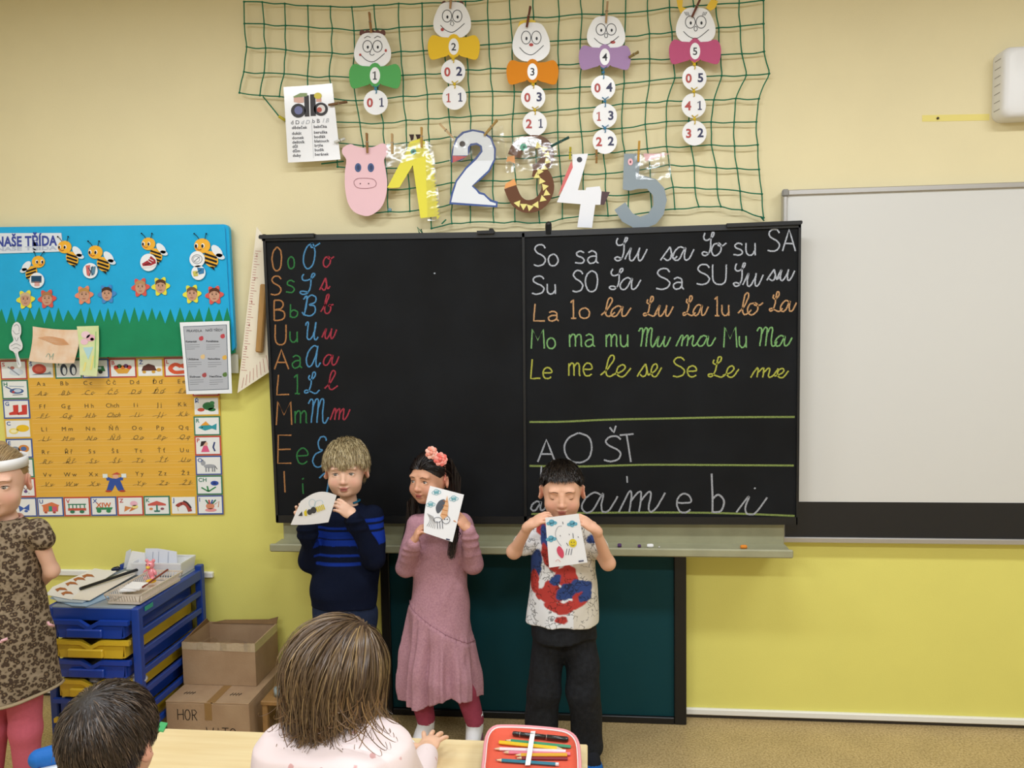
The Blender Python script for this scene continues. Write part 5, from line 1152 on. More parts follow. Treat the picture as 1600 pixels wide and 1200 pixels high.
# ------------------------------------------------------------ drawer unit, boxes, desks
BLU = mat('#173d93', .4, coat=.15); YEL = mat('#d9b42c', .4, coat=.15); BLT = mat('#1a3f9e', .38, coat=.2); BKP = mat('#15171c', .5)
cx0, cx1, cyf, cyb, ch = -1.862, -1.474, -.555, -.04, .64
t = thing('drawer_unit', 'blue framed drawer unit with alternating blue and yellow trays by the wall', 'drawer unit', ((cx0+cx1)/2, (cyf+cyb)/2, 0))
for x in (cx0+.016, cx1-.016):
    for y_ in (cyf+.016, cyb-.016):
        mb = MB(); mb.b2((x-.016, y_-.016, .03), (x+.016, y_+.016, ch+(.0 if y_ < -.3 else .02)), BLU, .004); mb.build('post', t)
        mb = MB(); mb.lathe([(.0, 0), (.018, 0), (.02, .012), (.02, .02), (.01, .03), (.0, .03)], (x, y_, 0), BKP, 12); mb.build('caster', t)
mb = MB(); mb.b2((cx0+.03, cyf+.004, ch-.052), (cx1-.03, cyf+.028, ch-.002), BLU, .003); mb.build('front_rail', t)
mb = MB(); mb.b2((cx0+.026, cyf+.006, ch-.010), (cx1-.026, cyb-.02, ch+.004), mat('#8f9aa4', .4), .003); mb.build('top_panel', t)
for x in (cx0+.015, cx1-.015):
    mb = MB(); mb.b2((x-.013, cyf+.02, ch-.045), (x+.013, cyb-.02, ch+.001), BLU, .004); mb.build('top_beam', t)
for x in (cx0+.012, cx1-.012):
    for k in range(6):
        z = ch-.105-k*.079; mb = MB(); mb.b2((x-.008, cyf+.02, z-.013), (x+.008, cyb-.02, z+.013), BLU, .003); mb.build('side_rail', t)
    mb = MB(); mb.box((x, (cyf+cyb)/2, .045), (.02, cyb-cyf-.04, .03), BLU, bev=.003); mb.build('side_rail', t)
mb = MB(); a = Wz(232, 943, ch); mb.b2((cx1-.0005, cyf+.045, ch-.025), (cx1+.0012, cyf+.10, ch-.008), mat('#2f9a86', .5)); mb.build('green_sticker', t)
for k in range(6):
    zt = ch-.045-k*.079; m_ = (BLT, YEL)[k % 2]; d = thing
    x0, x1 = cx0+.056, cx1-.052; fw = x1-x0; yf_ = cyf-.016
    mb = MB()      # hollow tray: front with a dipped rim, sides, back and floor
    prof = [(0, 0), (.10, 0), (.14, -.022), (fw-.14, -.022), (fw-.10, 0), (fw, 0)]
    F = [(x0+u, yf_, zt+v) for u, v in prof]+[(x1-.012, yf_+.0, zt-.068), (x0+.012, yf_+.0, zt-.068)]
    mb.prism(F, (0, .005, 0), m_)
    for xs in (x0, x1-.005): mb.b2((xs, yf_+.003, zt-.066), (xs+.005, cyb-.03, zt-.004), m_)
    mb.b2((x0, cyb-.035, zt-.066), (x1, cyb-.03, zt-.004), m_); mb.b2((x0+.005, yf_+.004, zt-.068), (x1-.005, cyb-.03, zt-.063), m_); o = mb.build('tray', t)
    mb = MB(); P = [(x0-.026, yf_-.008, zt), (x0+.10, yf_-.008, zt), (x0+.14, yf_-.010, zt-.022), (x1-.14, yf_-.010, zt-.022), (x1-.10, yf_-.008, zt), (x1+.022, yf_-.008, zt)]
    for i in range(5):
        a, b = np.array(P[i]), np.array(P[i+1]); mb.prism([a+(0, 0, -.014), a+(0, 0, .003), b+(0, 0, .003), b+(0, 0, -.014)], (0, .016, 0), m_)
    mb.build('tray_rim', o)
    mb = MB(); mb.b2((x0+.05, yf_-.014, zt-.064), (x1-.085, yf_+.001, zt-.030), m_, .004); mb.build('label_holder', o)
mb = MB(); r = random.Random(3)
for i in range(7):
    x = -1.68+i*.03; z = ch-.045-3*.079; mb.ell((x, cyf+.03+.02*(i % 2), z-.012+.006*(i % 3)), (.03, .03, .016), mat(('#b9b6b8', '#8f8a90', '#6f6870')[i % 3], .3, bump=.8, bscale=60), nu=10, nv=6)
mb.build('plastic_bag', label='crumpled clear plastic bag lying in the lower yellow tray', cat='bag')
# things on top of the unit
zt = ch+.0045
def hplane(Z): return lambda x, y: Wz(x, y, Z)
def sheet_flat(name, lab, cat, q, z, c, th=.0015, parts=None, **k):
    m = Print(hplane(z), (0, 0, 1)); m.slab(q, mat(c, .5, **k), th); t2 = m.build(name, label=lab, cat=cat); 
    if parts: m = Print(hplane(z), (0, 0, 1)); parts(m); m.build('print', t2)
    return t2
sheet_flat('folder', 'light blue folder lying at the left front of the drawer unit', 'folder', [(78, 934), (120, 918), (178, 930), (134, 947), (112, 946)], zt+.004, '#9ab6cf', .003)
sheet_flat('folder', 'pale grey blue folder under the worksheets', 'folder', [(74, 925), (115, 912), (168, 922), (128, 941), (90, 939)], zt+.010, '#b5c3cd', .004)
def pr(m):
    br = mat('#a8653a', .6)
    for x, y in ((86, 921), (102, 912), (114, 905), (128, 900), (95, 927)):
        m.poly([(x, y), (x+8, y-3), (x+16, y-2), (x+20, y+2), (x+14, y+1), (x+7, y+1), (x+4, y+4)], br, 2)
sheet_flat('worksheet', 'white worksheet with brown printed shapes on the drawer unit', 'paper', [(72, 929), (82, 917), (148, 888), (182, 893), (112, 937)], zt+.013, '#e9e6e1', .0012, pr)
sheet_flat('worksheet_stack', 'cream paper stack fanned between the brown worksheet and the basket', 'paper', [(112, 936), (126, 922), (196, 892), (214, 896), (168, 922), (140, 938)], zt+.0135, '#e8e1d4', .0015)
mb = MB(); a, b = Wz(125, 920, zt+.022), Wz(224, 887, zt+.03); mb.tube([a, b], .0065, mat('#121214', .4), 10); mb.build('black_pointer', label='black pointer stick lying diagonally over the papers', cat='stick')
# basket (open lattice)
def basket(name, lab, cat, c, w, dpt, h, ang, col, slots, flare=.012, cellw=.011):
    m_ = mat(col, .45); R = rotz(ang); c = np.array(c, float)
    t2 = thing(name, lab, cat, c)
    mb = MB(); mb.box(c+(0, 0, .003), (w-.01, dpt-.01, .004), m_, R); mb.build('base', t2)
    hw, hd = w/2, dpt/2; cs = [(-hw, -hd), (hw, -hd), (hw, hd), (-hw, hd)]
    for z, nm, th in ((h, 'rim', .007), (.010, 'lower_band', .010)):
        mb = MB(); e = flare*z/h
        for i in range(4):
            a = np.array(cs[i]); b = np.array(cs[(i+1) % 4]); a = a+np.sign(a)*e; b = b+np.sign(b)*e
            pa, pb = c+R @ np.array([*a, z]), c+R @ np.array([*b, z]); u = (pb-pa)/np.linalg.norm(pb-pa); v = np.cross(u, [0, 0, 1.])
            mb.box((pa+pb)/2, (np.linalg.norm(pb-pa), .004, th), m_, np.stack([u, v, np.array([0, 0, 1.])], 1))
        mb.build(nm, t2)
    for i in range(4):
        mb = MB(); a = np.array(cs[i], float); b = np.array(cs[(i+1) % 4], float); L = np.linalg.norm(b-a)
        if slots:
            n = int(L/cellw)
            for k in range(n+1):
                p = a+(b-a)*k/n; q = p+np.sign(p)*flare*np.array([abs(p[0]) >= hw-1e-6, abs(p[1]) >= hd-1e-6]); A, B = c+R @ np.array([*p, .006]), c+R @ np.array([*q, h]); mb.tube([A, B], .0022, m_, 4, smooth=False)
        else:
            A = [c+R @ np.array([*p, z]) for p, z in ((a, .003), (b, .003), (b+np.sign(b)*flare, h), (a+np.sign(a)*flare, h))]
            nn = np.cross(A[1]-A[0], A[3]-A[0]); nn /= np.linalg.norm(nn); mb.prism(A, nn*.002, m_)
        mb.build('side_lattice' if slots else 'side', t2)
    return t2
pc = (Wz(170, 931, zt)+Wz(276, 900, zt))/2; pc = Wz(222, 916, zt)
basket('storage_basket', 'beige slotted plastic basket on the drawer unit', 'basket', (-1.545, -.385, zt), .125, .28, .042, -.02, '#d3c6b6', True)
basket('paper_bin', 'white plastic box with papers at the back of the drawer unit', 'box', (-1.615, -.125, zt), .21, .11, .058, -.0, '#e9e9ea', False, .008)
def card3(name, lab, cat, pts, vec, c, **k):
    mb = MB(); mb.prism(pts, vec, mat(c, .5, **k)); return mb.build(name, label=lab, cat=cat)
B3 = lambda x, y, Y: Wy(x, y, Y)
card3('paper_sheet', 'white ruled paper standing in the white box, right of the bear', 'paper', [B3(226, 897, -.115), B3(278, 893, -.115), B3(276, 862, -.115), B3(246, 857, -.115), B3(227, 857, -.115)], (0, .002, 0), '#e3e6f0')
card3('paper_sheet', 'white folded paper in the white box, left of the bear', 'paper', [B3(197, 890, -.135), B3(228, 890, -.135), B3(226, 864, -.135), B3(206, 861, -.135)], (0, .004, 0), '#f2f2f2')
card3('paper_sheet', 'white paper slip leaning at the left end of the white box', 'paper', [B3(193, 888, -.10), B3(208, 884, -.10), B3(204, 858, -.10), B3(197, 862, -.10)], (0, .002, 0), '#d9dcdf')
m = MB(); 
for x in (238, 247, 262): m.tube([B3(x, 890, -.1165), B3(x+1, 862, -.1165)], .0006, mat('#5d6a8a', .6), 4)
m.build('pen_lines', bpy.data.objects['paper_sheet'])
for i, (x, y, a) in enumerate(((190, 915, .2), (200, 912, -.1))):
    p = Wz(x, y+6, zt+.03+.006*i); mb = MB(); mb.box(p+(0.02, .02, 0), (.075, .06, .006), mat('#f0efee', .5), rotz(a) @ rotx(.12)); mb.build('note_pad', label=('white note pad lying low in the beige basket', 'white note pad on top in the beige basket')[i], cat='note pad')
mb = MB(); mb.tube([Wz(222, 918, zt+.035), Wz(262, 890, zt+.05)], .004, mat('#a03c34', .5), 8); mb.build('red_pencil', label='dark red pencil leaning on the right rim of the basket', cat='pencil')
# pink bear toy
bp_ = Wz(236, 904, zt+.008); t2 = thing('toy_bear', 'small glossy pink toy bear with yellow beak-like snout on the basket', 'toy', bp_); PKB = mat('#ef8f97', .2, coat=.8)
mb = MB(); mb.ell(bp_+(0, 0, .024), (.022, .018, .026), PKB); mb.ell(bp_+(-.016, -.014, .005), (.010, .012, .010), PKB); mb.ell(bp_+(.016, -.014, .005), (.010, .012, .010), PKB); mb.ell(bp_+(-.022, -.006, .030), (.007, .007, .014), PKB, roty(.5)); mb.ell(bp_+(.022, -.006, .030), (.007, .007, .014), PKB, roty(-.5)); mb.build('body', t2)
mb = MB(); mb.ell(bp_+(0, -.002, .060), (.019, .017, .018), PKB); mb.ell(bp_+(-.015, 0, .078), (.008, .005, .008), PKB); mb.ell(bp_+(.015, 0, .078), (.008, .005, .008), PKB); hd = mb.build('head', t2)
mb = MB(); mb.ell(bp_+(0, -.019, .054), (.009, .008, .007), mat('#efc13e', .3, coat=.5)); mb.build('snout', hd)
for g in (-1, 1): mb = MB(); mb.ell(bp_+(g*.007, -.018, .066), .0024, mat('#2a1820', .3), nu=8, nv=6); mb.build('eye', hd)
mb = MB(); p = Wz(236, 908, zt+.03); mb.ell(p, (.022, .016, .008), mat('#efbb2e', .4)); mb.build('yellow_sponge', label='small yellow oval piece below the pink bear', cat='toy')
mb = MB(); p = Wz(181, 889, zt+.01); mb.box(p, (.035, .02, .012), mat('#17233f', .5), rotz(.3), bev=.003); mb.tube([p+(-.01, 0, .006), p+(.01, .0, .012), p+(.022, .0, .004)], .002, mat('#17233f', .5), 6); mb.build('binder_clip', label='dark blue clip at the back left of the drawer unit', cat='clip')

# cardboard boxes
CB = mat('#ad9070', .85, noise=.08, scale=9, bump=.15, bscale=120, h2='#a28465'); CBI = mat('#8a6b48', .9, noise=.12, scale=20); TAPE = mat('#bda88a', .12, coat=.8, bump=.6, bscale=60)
z0, z1 = .207, .39
t = thing('cardboard_box', 'open cardboard box with shiny tape around its rim, stacked on top', 'box', (-1.33, -.16, z0), 'cardboard boxes by the wall')
x0, x1, y0, y1 = -1.516, -1.145, -.268, -.035; x0 = -1.468; w = .005
for nm, lo, hi in (('front_panel', (x0, y0, z0), (x1, y0+w, z1)), ('back_panel', (x0, y1-w, z0), (x1, y1, z1)), ('side_panel', (x0, y0+w, z0), (x0+w, y1-w, z1)), ('side_panel', (x1-w, y0+w, z0), (x1, y1-w, z1)), ('bottom_panel', (x0+w, y0+w, z0), (x1-w, y1-w, z0+w))):
    mb = MB(); mb.b2(lo, hi, CB); mb.build(nm, t)
mb = MB(); mb.prism([(x0+.02, y1-w, z1-.002), (x1, y1-w, z1-.002), (x1+.005, y1+.004, z1+.028), (x1-.04, y1+.002, z1+.016), (x0+.08, y1, z1+.010)], (0, -.004, 0), CBI); mb.build('torn_flap', t)
mb = MB(); mb.prism([(x0, y0+.01, z1), (x0, y0+.09, z1+.012), (x0+.004, y1-.03, z1+.026), (x0, y1, z1)], (.004, 0, 0), CBI); mb.build('torn_flap', t)
P = [(x0+(x1-x0)*k/12, z1+.003*math.sin(k*2.3)) for k in range(13)]
mb = MB(); mb.prism([(x, y0-.0012, z) for x, z in P]+[(x1, y0-.0012, z1-.036), (x0, y0-.0012, z1-.030)], (0, .001, 0), TAPE); mb.b2((x1+.0002, y0, z1-.036), (x1+.001, y1, z1), TAPE); mb.build('clear_tape', t)
m = Print(lambda x, y: np.array([x, y0+.01+.02*math.sin(x*60), y]), (0, -1, 0)); m.sheet([(x0+.02, z1+.012), (x1-.01, z1+.008), (x1-.01, z1-.03), (x0+.02, z1-.03)], plastic(), 16, 3, .0004, wob=lambda u, v: (0, .006*math.sin(23*u)*(1-v))); m.build('crumpled_film', t)
t = thing('cardboard_box', 'closed cardboard box with HOR written on it, under the open box', 'box', (-1.29, -.22, 0), 'cardboard boxes by the wall')
x0, x1, y0, y1 = -1.466, -1.112, -.415, -.035; z1 = .2055
mb = MB(); mb.b2((x0, y0, 0), (x1, y1, z1-.006), CB, .003); mb.build('carton', t)
xm = (x0+x1)/2+.02
mb = MB(); mb.b2((x0, y0, z1-.006), (xm-.004, y1, z1), CB, .001); mb.build('top_flap', t); mb = MB(); mb.b2((xm+.004, y0, z1-.006), (x1, y1, z1), CB, .001); mb.build('top_flap', t)
mb = MB(); mb.b2((xm-.03, y0-.001, z1-.075), (xm+.0, y0+.001, z1-.004), mat('#8f6c3e', .3, coat=.5)); mb.b2((xm-.02, y0, z1-.001), (xm+.015, y1, z1+.0008), mat('#8f6c3e', .3, coat=.5)); mb.build('brown_tape', t)
fn = lambda x, z: np.array([x, y0-.0005, z]); m = Print(lambda x, y: np.array([x, y0-.0006, -y]), eps=.0003); ik = mat('#2c2620', .7)
def sk(P, w=.0035): m.line(P, w, ik, 1)
X, Z = -1.415, -.128
for L in (((0, -.045), (0, 0)), ((.024, -.045), (.024, 0)), ((0, -.022), (.024, -.024))): sk([(X+a, Z+b) for a, b in L])
sk([(X+.036+.011*math.cos(a)+.006, Z-.022+.022*math.sin(a)) for a in np.linspace(0, 6.4, 16)])
sk([(X+.062, Z), (X+.062, Z-.044), (X+.075, Z-.043), (X+.081, Z-.034), (X+.074, Z-.023), (X+.062, Z-.022)]); sk([(X+.068, Z-.022), (X+.082, Z)])
X, Z = -1.295, -.055
for L in (((0, -.045), (.008, 0), (.015, -.03), (.022, 0), (.030, -.045)), ((.038, 0), (.050, -.045), (.062, 0)), ((.043, -.016), (.058, -.016)), ((.080, -.045), (.080, 0)), ((.066, -.045), (.094, -.045))): sk([(X+a, Z+b) for a, b in L])
sk([(X+.112+.013*math.cos(a), Z-.022+.022*math.sin(a)) for a in np.linspace(0, 6.4, 16)]); m.build('handwriting', t)
m = Print(lambda x, y: np.array([x, y, z1+.0006]), (0, 0, 1), .0003)
for cx_ in (-1.40, -1.20):
    for k in range(4): m.line([(cx_-.02+k*.012, y0+.06), (cx_-.016+k*.012, y0+.085)], .003, ik, 1)
    m.line([(cx_-.024, y0+.07), (cx_+.024, y0+.075)], .0025, ik, 1)
m.build('ink_marks', t)
# low stool with a tape roll
t = thing('wooden_stool', 'low wooden stool half hidden beside the cardboard boxes', 'stool', (-.985, -.30, 0)); WD = mat('#9a7446', .6, noise=.25, scale=30, stretch=(1, .15, 1))
mb = MB(); mb.b2((-1.075, -.39, .185), (-.90, -.21, .205), WD, .004); mb.build('seat', t)
for x in (-1.06, -.915):
    for y_ in (-.375, -.225): mb = MB(); mb.b2((x-.011, y_-.011, 0), (x+.011, y_+.011, .186), WD, .003); mb.build('leg', t)
mb = MB(); mb.lathe([(.016, 0), (.030, 0), (.030, .03), (.016, .03), (.016, 0)], (-1.01, -.33, .2055), mat('#8f9a98', .3), 20); mb.build('tape_roll', label='grey roll of tape on the low wooden stool', cat='tape roll')

# ------------------------------------------------------------ desks in front
BIR = mat('#ead4a4', .42, noise=.10, scale=14, stretch=(.25, 3, 3), coat=.1, h2='#e2c894')
def desk(x0, x1, yb, depth, z, lab):
    t = thing('school_desk', lab, 'desk', ((x0+x1)/2, yb-depth/2, 0), 'birch school desks')
    mb = MB(); mb.b2((x0, yb-depth, z-.022), (x1, yb, z), BIR, .003); mb.build('desk_top', t)
    mt = mat('#3a6a4a', .4)
    for x in (x0+.05, x1-.05):
        for y_ in (yb-.06, yb-depth+.06): mb = MB(); mb.tube([(x, y_, z-.022), (x, y_, .012)], .014, mt, 12); mb.build('leg', t)
        mb = MB(); mb.tube([(x, yb-.02, .014), (x, yb-depth+.02, .014)], .014, mt, 12); mb.build('foot_bar', t)
    mb = MB(); mb.b2((x0+.05, yb-.065, z-.06), (x1-.05, yb-.055, z-.03), mt); mb.build('cross_rail', t)
desk(-.945, .254, -1.295, .47, .58, 'light birch school desk in the foreground centre')
desk(-1.175-.0, -.965, -1.44, .55, .58, 'light birch school desk at the lower left edge')
for x, lab in ((-.24, 'wooden school chair under the long-haired girl'), (-.62, 'wooden school chair under the boy in front')):
    yc = -1.99 if x > -.5 else -2.11; t = thing('school_chair', lab, 'chair', (x, yc, 0)); mt = mat('#3a6a4a', .4); hz = .345 if x > -.5 else .33
    mb = MB(); mb.b2((x-.17, yc-.17, hz-.014), (x+.17, yc+.17, hz), BIR, .004); mb.build('seat', t)
    mb = MB(); mb.b2((x-.17, yc-.205, hz+.20), (x+.17, yc-.190, hz+.32), BIR, .004); mb.build('backrest', t)
    for sx in (-.15, .15):
        for sy in (-.15, .15): mb = MB(); mb.tube([(x+sx, yc+sy, 0), (x+sx, yc+sy, hz-.014)], .010, mt, 10); mb.build('leg', t)
        mb = MB(); mb.tube([(x+sx, yc-.15, hz-.02), (x+sx, yc-.19, hz), (x+sx, yc-.215, hz+.3)], .010, mt, 10); mb.build('back_post', t)
ZD = .5805
def onz(Z): return lambda x, y: Wz(x, y, Z)
m = Print(onz(ZD), (0, 0, 1)); m.slab([(622, 1151), (640, 1150), (668, 1185), (660, 1200), (640, 1200)], mat('#e8edf5', .5), .001, 2); m.build('paper_sheet', label="white paper sheet on the desk under the girl's hand", cat='paper')
m = Print(onz(ZD+.003), (0, 0, 1)); m.slab([(70, 1178), (112, 1178), (118, 1215), (48, 1215)], mat('#eef0ee', .5), .003, 2); b_ = m.build('exercise_book', label='white exercise book with a red margin on the left desk', cat='book')
m = Print(onz(ZD+.003), (0, 0, 1)); m.line([(72, 1180), (56, 1213)], 2.5, mat('#c8503c', .5), 4); m.build('red_margin', b_)
m = Print(onz(ZD+.008), (0, 0, 1)); m.slab([(66, 1183), (100, 1172), (104, 1182), (84, 1186)], mat('#4fa878', .5), .003, 2); m.build('green_book', label='green booklet edge under the blue pencil case', cat='book')
# blue pencil case at the left
c0 = Wz(88, 1176, ZD+.028); S_ = Sdf(c0-(.09, .07, .05), c0+(.10, .08, .06), .004); S_.cap(c0+(-.035, -.02, -.006), c0+(.055, .035, -.002), .024, .028, k=.01)
for i in range(2): pass
pcse = S_.build('blue_pencil_case', mat('#1f66b4', .55, bump=.25, bscale=90), label='rounded blue pencil case on the left desk', cat='pencil case')
mb = MB(); mb.ell(c0+(.028, -.004, .021), (.015, .010, .003), mat('#3fa07a', .5)); mb.build('green_patch', pcse)
m = Print(onz(ZD+.002), (0, 0, 1)); m.slab([(244, 1141), (251, 1128), (262, 1130), (255, 1143)], mat('#46b06c', .5), .004, 2); m.build('green_booklet', label="green booklet corner at the desk edge beside the boy's head", cat='book')

# open pencil case with pencils
CZ = ZD+.052; t = thing('open_pencil_case', 'open coral pencil case with pink rim on the desk', 'pencil case', Wz(828, 1180, ZD))
out = [(771, 1137), (790, 1134.5), (830, 1136), (872, 1140), (890, 1145), (901, 1156), (905, 1175), (904, 1212), (880, 1222), (800, 1222), (765, 1216), (755, 1203), (756, 1185), (760, 1152)]
outer = catmull(out, 3, True); cc_ = np.array([829, 1180.])
T3 = [Wz(p[0], p[1], CZ) for p in outer]; C3 = np.mean(T3, 0); n = len(T3)
fab = mat('#7b7a80', .85, noise=.35, scale=70, bump=.3, bscale=120, h2='#4c4c52'); rim = mat('#e79a9f', .6, bump=.2, bscale=200); cor = mat('#dd6048', .7, bump=.15, bscale=120)
mb = MB(); L = [T3, [C3+(p-C3)*1.02+(0, 0, -.025) for p in T3], [C3*[1, 1, 0]+(p-C3)*.97*[1, 1, 0]+(0, 0, ZD+.002) for p in T3]]
mb.add(sum(L, []), [(k*n+j, k*n+(j+1) % n, (k+1)*n+(j+1) % n, (k+1)*n+j) for k in range(2) for j in range(n)]+[tuple(2*n+j for j in range(n))], fab, True); mb.build('case_wall', t)
mb = MB(); mb.tube(T3, .0042, rim, 8, closed=True); mb.tube([C3+(p-C3)*.965+(0, 0, -.001) for p in T3], .0022, mat('#f3e4e2', .5), 6, closed=True); mb.build('zip_rim', t)
mb = MB(); IN = [[C3+(p-C3)*.965 for p in T3], [C3+(p-C3)*.90+(0, 0, -.010) for p in T3], [C3+(p-C3)*.80+(0, 0, -.014) for p in T3]]
mb.add(sum(IN, []), [(k*n+j, k*n+(j+1) % n, (k+1)*n+(j+1) % n, (k+1)*n+j) for k in range(2) for j in range(n)]+[tuple(2*n+j for j in range(n))], cor, True); mb.build('coral_lining', t)
PZ = CZ-.009
def pencil(a, b, c, lab, r=.0042, tip='#ead0a8', end=None, lead=None, cat='pencil', nm='pencil'):
    A, B = Wz(*a, PZ+r-.004), Wz(*b, PZ+r-.004); u = (B-A)/np.linalg.norm(B-A); t2 = thing(nm, lab, cat, A, 'pencils in the open case')
    mb = MB(); mb.tube([A+u*.016, B], r, mat(c, .35, coat=.3), 6, smooth=False); mb.build('barrel', t2)
    mb = MB(); mb.tube([A+u*.004, A+u*.016], [r*.35, r*.98], mat(tip, .6), 8); mb.build('sharpened_wood', t2)
    mb = MB(); mb.tube([A, A+u*.0045], [r*.08, r*.36], mat(lead or c, .5), 8); mb.build('lead', t2)
    if end: mb = MB(); mb.tube([B, B+u*.008], [r*1.02, r*.98], mat(end, .5), 10); mb.build('end_cap', t2)
pencil((789, 1156.5), (892, 1167), '#3f9a72', 'green pencil below the black pen'); pencil((880, 1170.5), (780, 1160), '#ecc92a', 'bright yellow pencil pointing right', r=.005)
pencil((771, 1170), (884, 1174), '#f0e6ea', 'white pencil in the middle of the open case', lead='#c98a90'); pencil((785, 1175.5), (891, 1178), '#e78296', 'pink pencil under the white pencil'); pencil((804, 1180), (886, 1179.5), '#e2ad28', 'orange-yellow pencil above the dark red one', r=.0045)
pencil((805, 1184.5), (887, 1185.5), '#8a2a38', 'dark red pencil in the open case', r=.0036); pencil((774, 1187.5), (868, 1194), '#2e7f96', 'teal blue pencil nearest the front of the case', end='#e9eef0')
A, B = Wz(801, 1146, PZ+.003), Wz(888, 1155.5, PZ+.003); u = (B-A)/np.linalg.norm(B-A); L_ = np.linalg.norm(B-A); t2 = thing('black_pen', 'black pen with silver ring at the back of the open case', 'pen', A, 'pencils in the open case')
mb = MB(); mb.tube([A, A+u*.003, A+u*L_*.6], [.004, .0062, .0062], mat('#141416', .2, coat=.8), 14); mb.build('barrel', t2); mb = MB(); mb.tube([A+u*L_*.62, A+u*(L_-.004), B], [.0070, .0070, .005], mat('#141416', .2, coat=.8), 14); mb.build('cap', t2)
for f in (.13, .61): mb = MB(); mb.tube([A+u*L_*f, A+u*(L_*f+.002)], .0072, mat('#b9b9bd', .2, metal=.9), 14); mb.build('ring', t2)
mb = MB(); a = [Wz(x, y, PZ+h) for x, y, h in ((833, 1143, .002), (832, 1149, .011), (830, 1160, .008), (828, 1174, .008), (826, 1186, .007), (824.5, 1196, .001))]
for i in range(5): p, q_ = a[i], a[i+1]; s_ = np.array([.0062, .001, 0]); mb.prism([p-s_, p+s_, q_+s_, q_-s_], (0, 0, .0012), mat('#f1efed', .7))
mb.build('elastic_band', t)

# ------------------------------------------------------------ drawings held by the children
def held(lab, q, Y, bend, draw, wob=None):
    t = thing('child_drawing', lab, 'drawing', Wy((q[2][0]+q[3][0])/2, (q[2][1]+q[3][1])/2, Y), 'bee drawings held up by the children')
    lo = np.min(q, 0); hi = np.max(q, 0); fn = lambda x, y: Wy(x, y, Y+bend((x-lo[0])/(hi[0]-lo[0]), (y-lo[1])/(hi[1]-lo[1])))
    m = Print(fn, eps=.0006); m.sheet(q, mat('#f8f9fd', .5), 12, 12, .0005, wob); m.build('sheet', t)
    m = Print(fn, eps=.0007); draw(m); m.build('crayon_picture', t); return t
cb, gy, yl = mat('#6fb4cf', .6), mat('#4a4d58', .6), mat('#ead43a', .6)
def cloud(m, x, y, s, c, fill=True):
    for dx, dy, r in ((-5, 1, 3.6), (0, -2, 4.6), (5, 0, 3.8), (0, 2.5, 3.6)): (m.el if fill else (lambda a, b, c_, d_, e_, l=0: m.ring(a, b, c_, d_, .7, e_, 2)))(x+dx*s, y+dy*s, r*s, r*s*.8, c)
def d1(m):
    for x, y, r in ((484, 800, 4), (490, 797, 4.6)): m.el(x, y, r, r*1.1, mat('#4a4a4c', .6), 2)
    m.poly([(466, 806), (472, 799), (473, 806)], mat('#4a4a4c', .6), 2); m.poly([(475, 800), (479, 795), (480, 806), (476, 806)], yl, 2)
    for i in range(5): m.line([(494+i*2.6, 792-i), (497+i*2.6, 800-i)], 1.8, yl, 2)
    m.ring(498, 787, 7, 5, .6, mat('#b7d3e0', .6), 2, R=-.5); m.ring(488, 786, 5, 6, .6, mat('#b7d3e0', .6), 2)
held('white bee drawing held slanted by the boy in the navy sweater', [(469, 784), (506, 767), (526.5, 775), (513, 815.5)], -.505, lambda u, v: .0, d1) if False else None
q1 = [(470, 783), (526, 774), (513, 816), (454, 820)]
def wob1(u, v): return (0, -13*math.sin(math.pi*min(1, max(0, u)))*(1-v)*.75+1.5*math.sin(math.pi*u)*v)
held('white bee drawing held slanted by the boy in the navy sweater', q1, -.575, lambda u, v: .03*v-.02*u, d1, wob1)
def d2(m):
    for x, y in ((682, 769), (709, 779), (673, 788)): cloud(m, x, y, .8, mat('#6fb0bd', .6), False); cloud(m, x, y, .5, mat('#a8d3da', .6))
    m.poly(catmull([(684, 802), (681, 793), (686, 783), (694, 780), (696, 786), (690, 797)], 4, True), mat('#5d616b', .6), 2); m.poly([(688, 805), (694, 790), (699, 774), (701, 790), (699, 806), (692, 812)], mat('#e7b488', .6), 3)
    for i in range(4): m.line([(690+i, 803-i*7), (700, 805-i*7)], .9, mat('#c9854e', .6), 4)
    m.ring(697, 812, 6, 6, .8, gy, 3); m.el(695, 811, 1, 1, gy, 4); m.el(699, 811, 1, 1, gy, 4)
    for x in (683, 687, 691): m.line([(x, 814), (x+1, 826)], .9, gy, 3)
    for k in range(5): m.line(catmull([(668+k*2, 802+k), (672+k*2, 812+k), (667+k*3, 822+k)], 3), .7, mat('#8d8a88', .6), 2)
    m.ring(684, 812, 6, 4, .7, gy, 3); m.line([(697, 842), (703, 843.5)], 2.2, mat('#4a4e6a', .6), 2)
held('white bee drawing held by the girl in the pink dress', [(672, 759), (725, 773), (707, 847), (662, 832)], -.475, lambda u, v: .012*math.sin(3.1*u), d2, lambda u, v: (-3*math.sin(math.pi*v)*(1-u), 0))
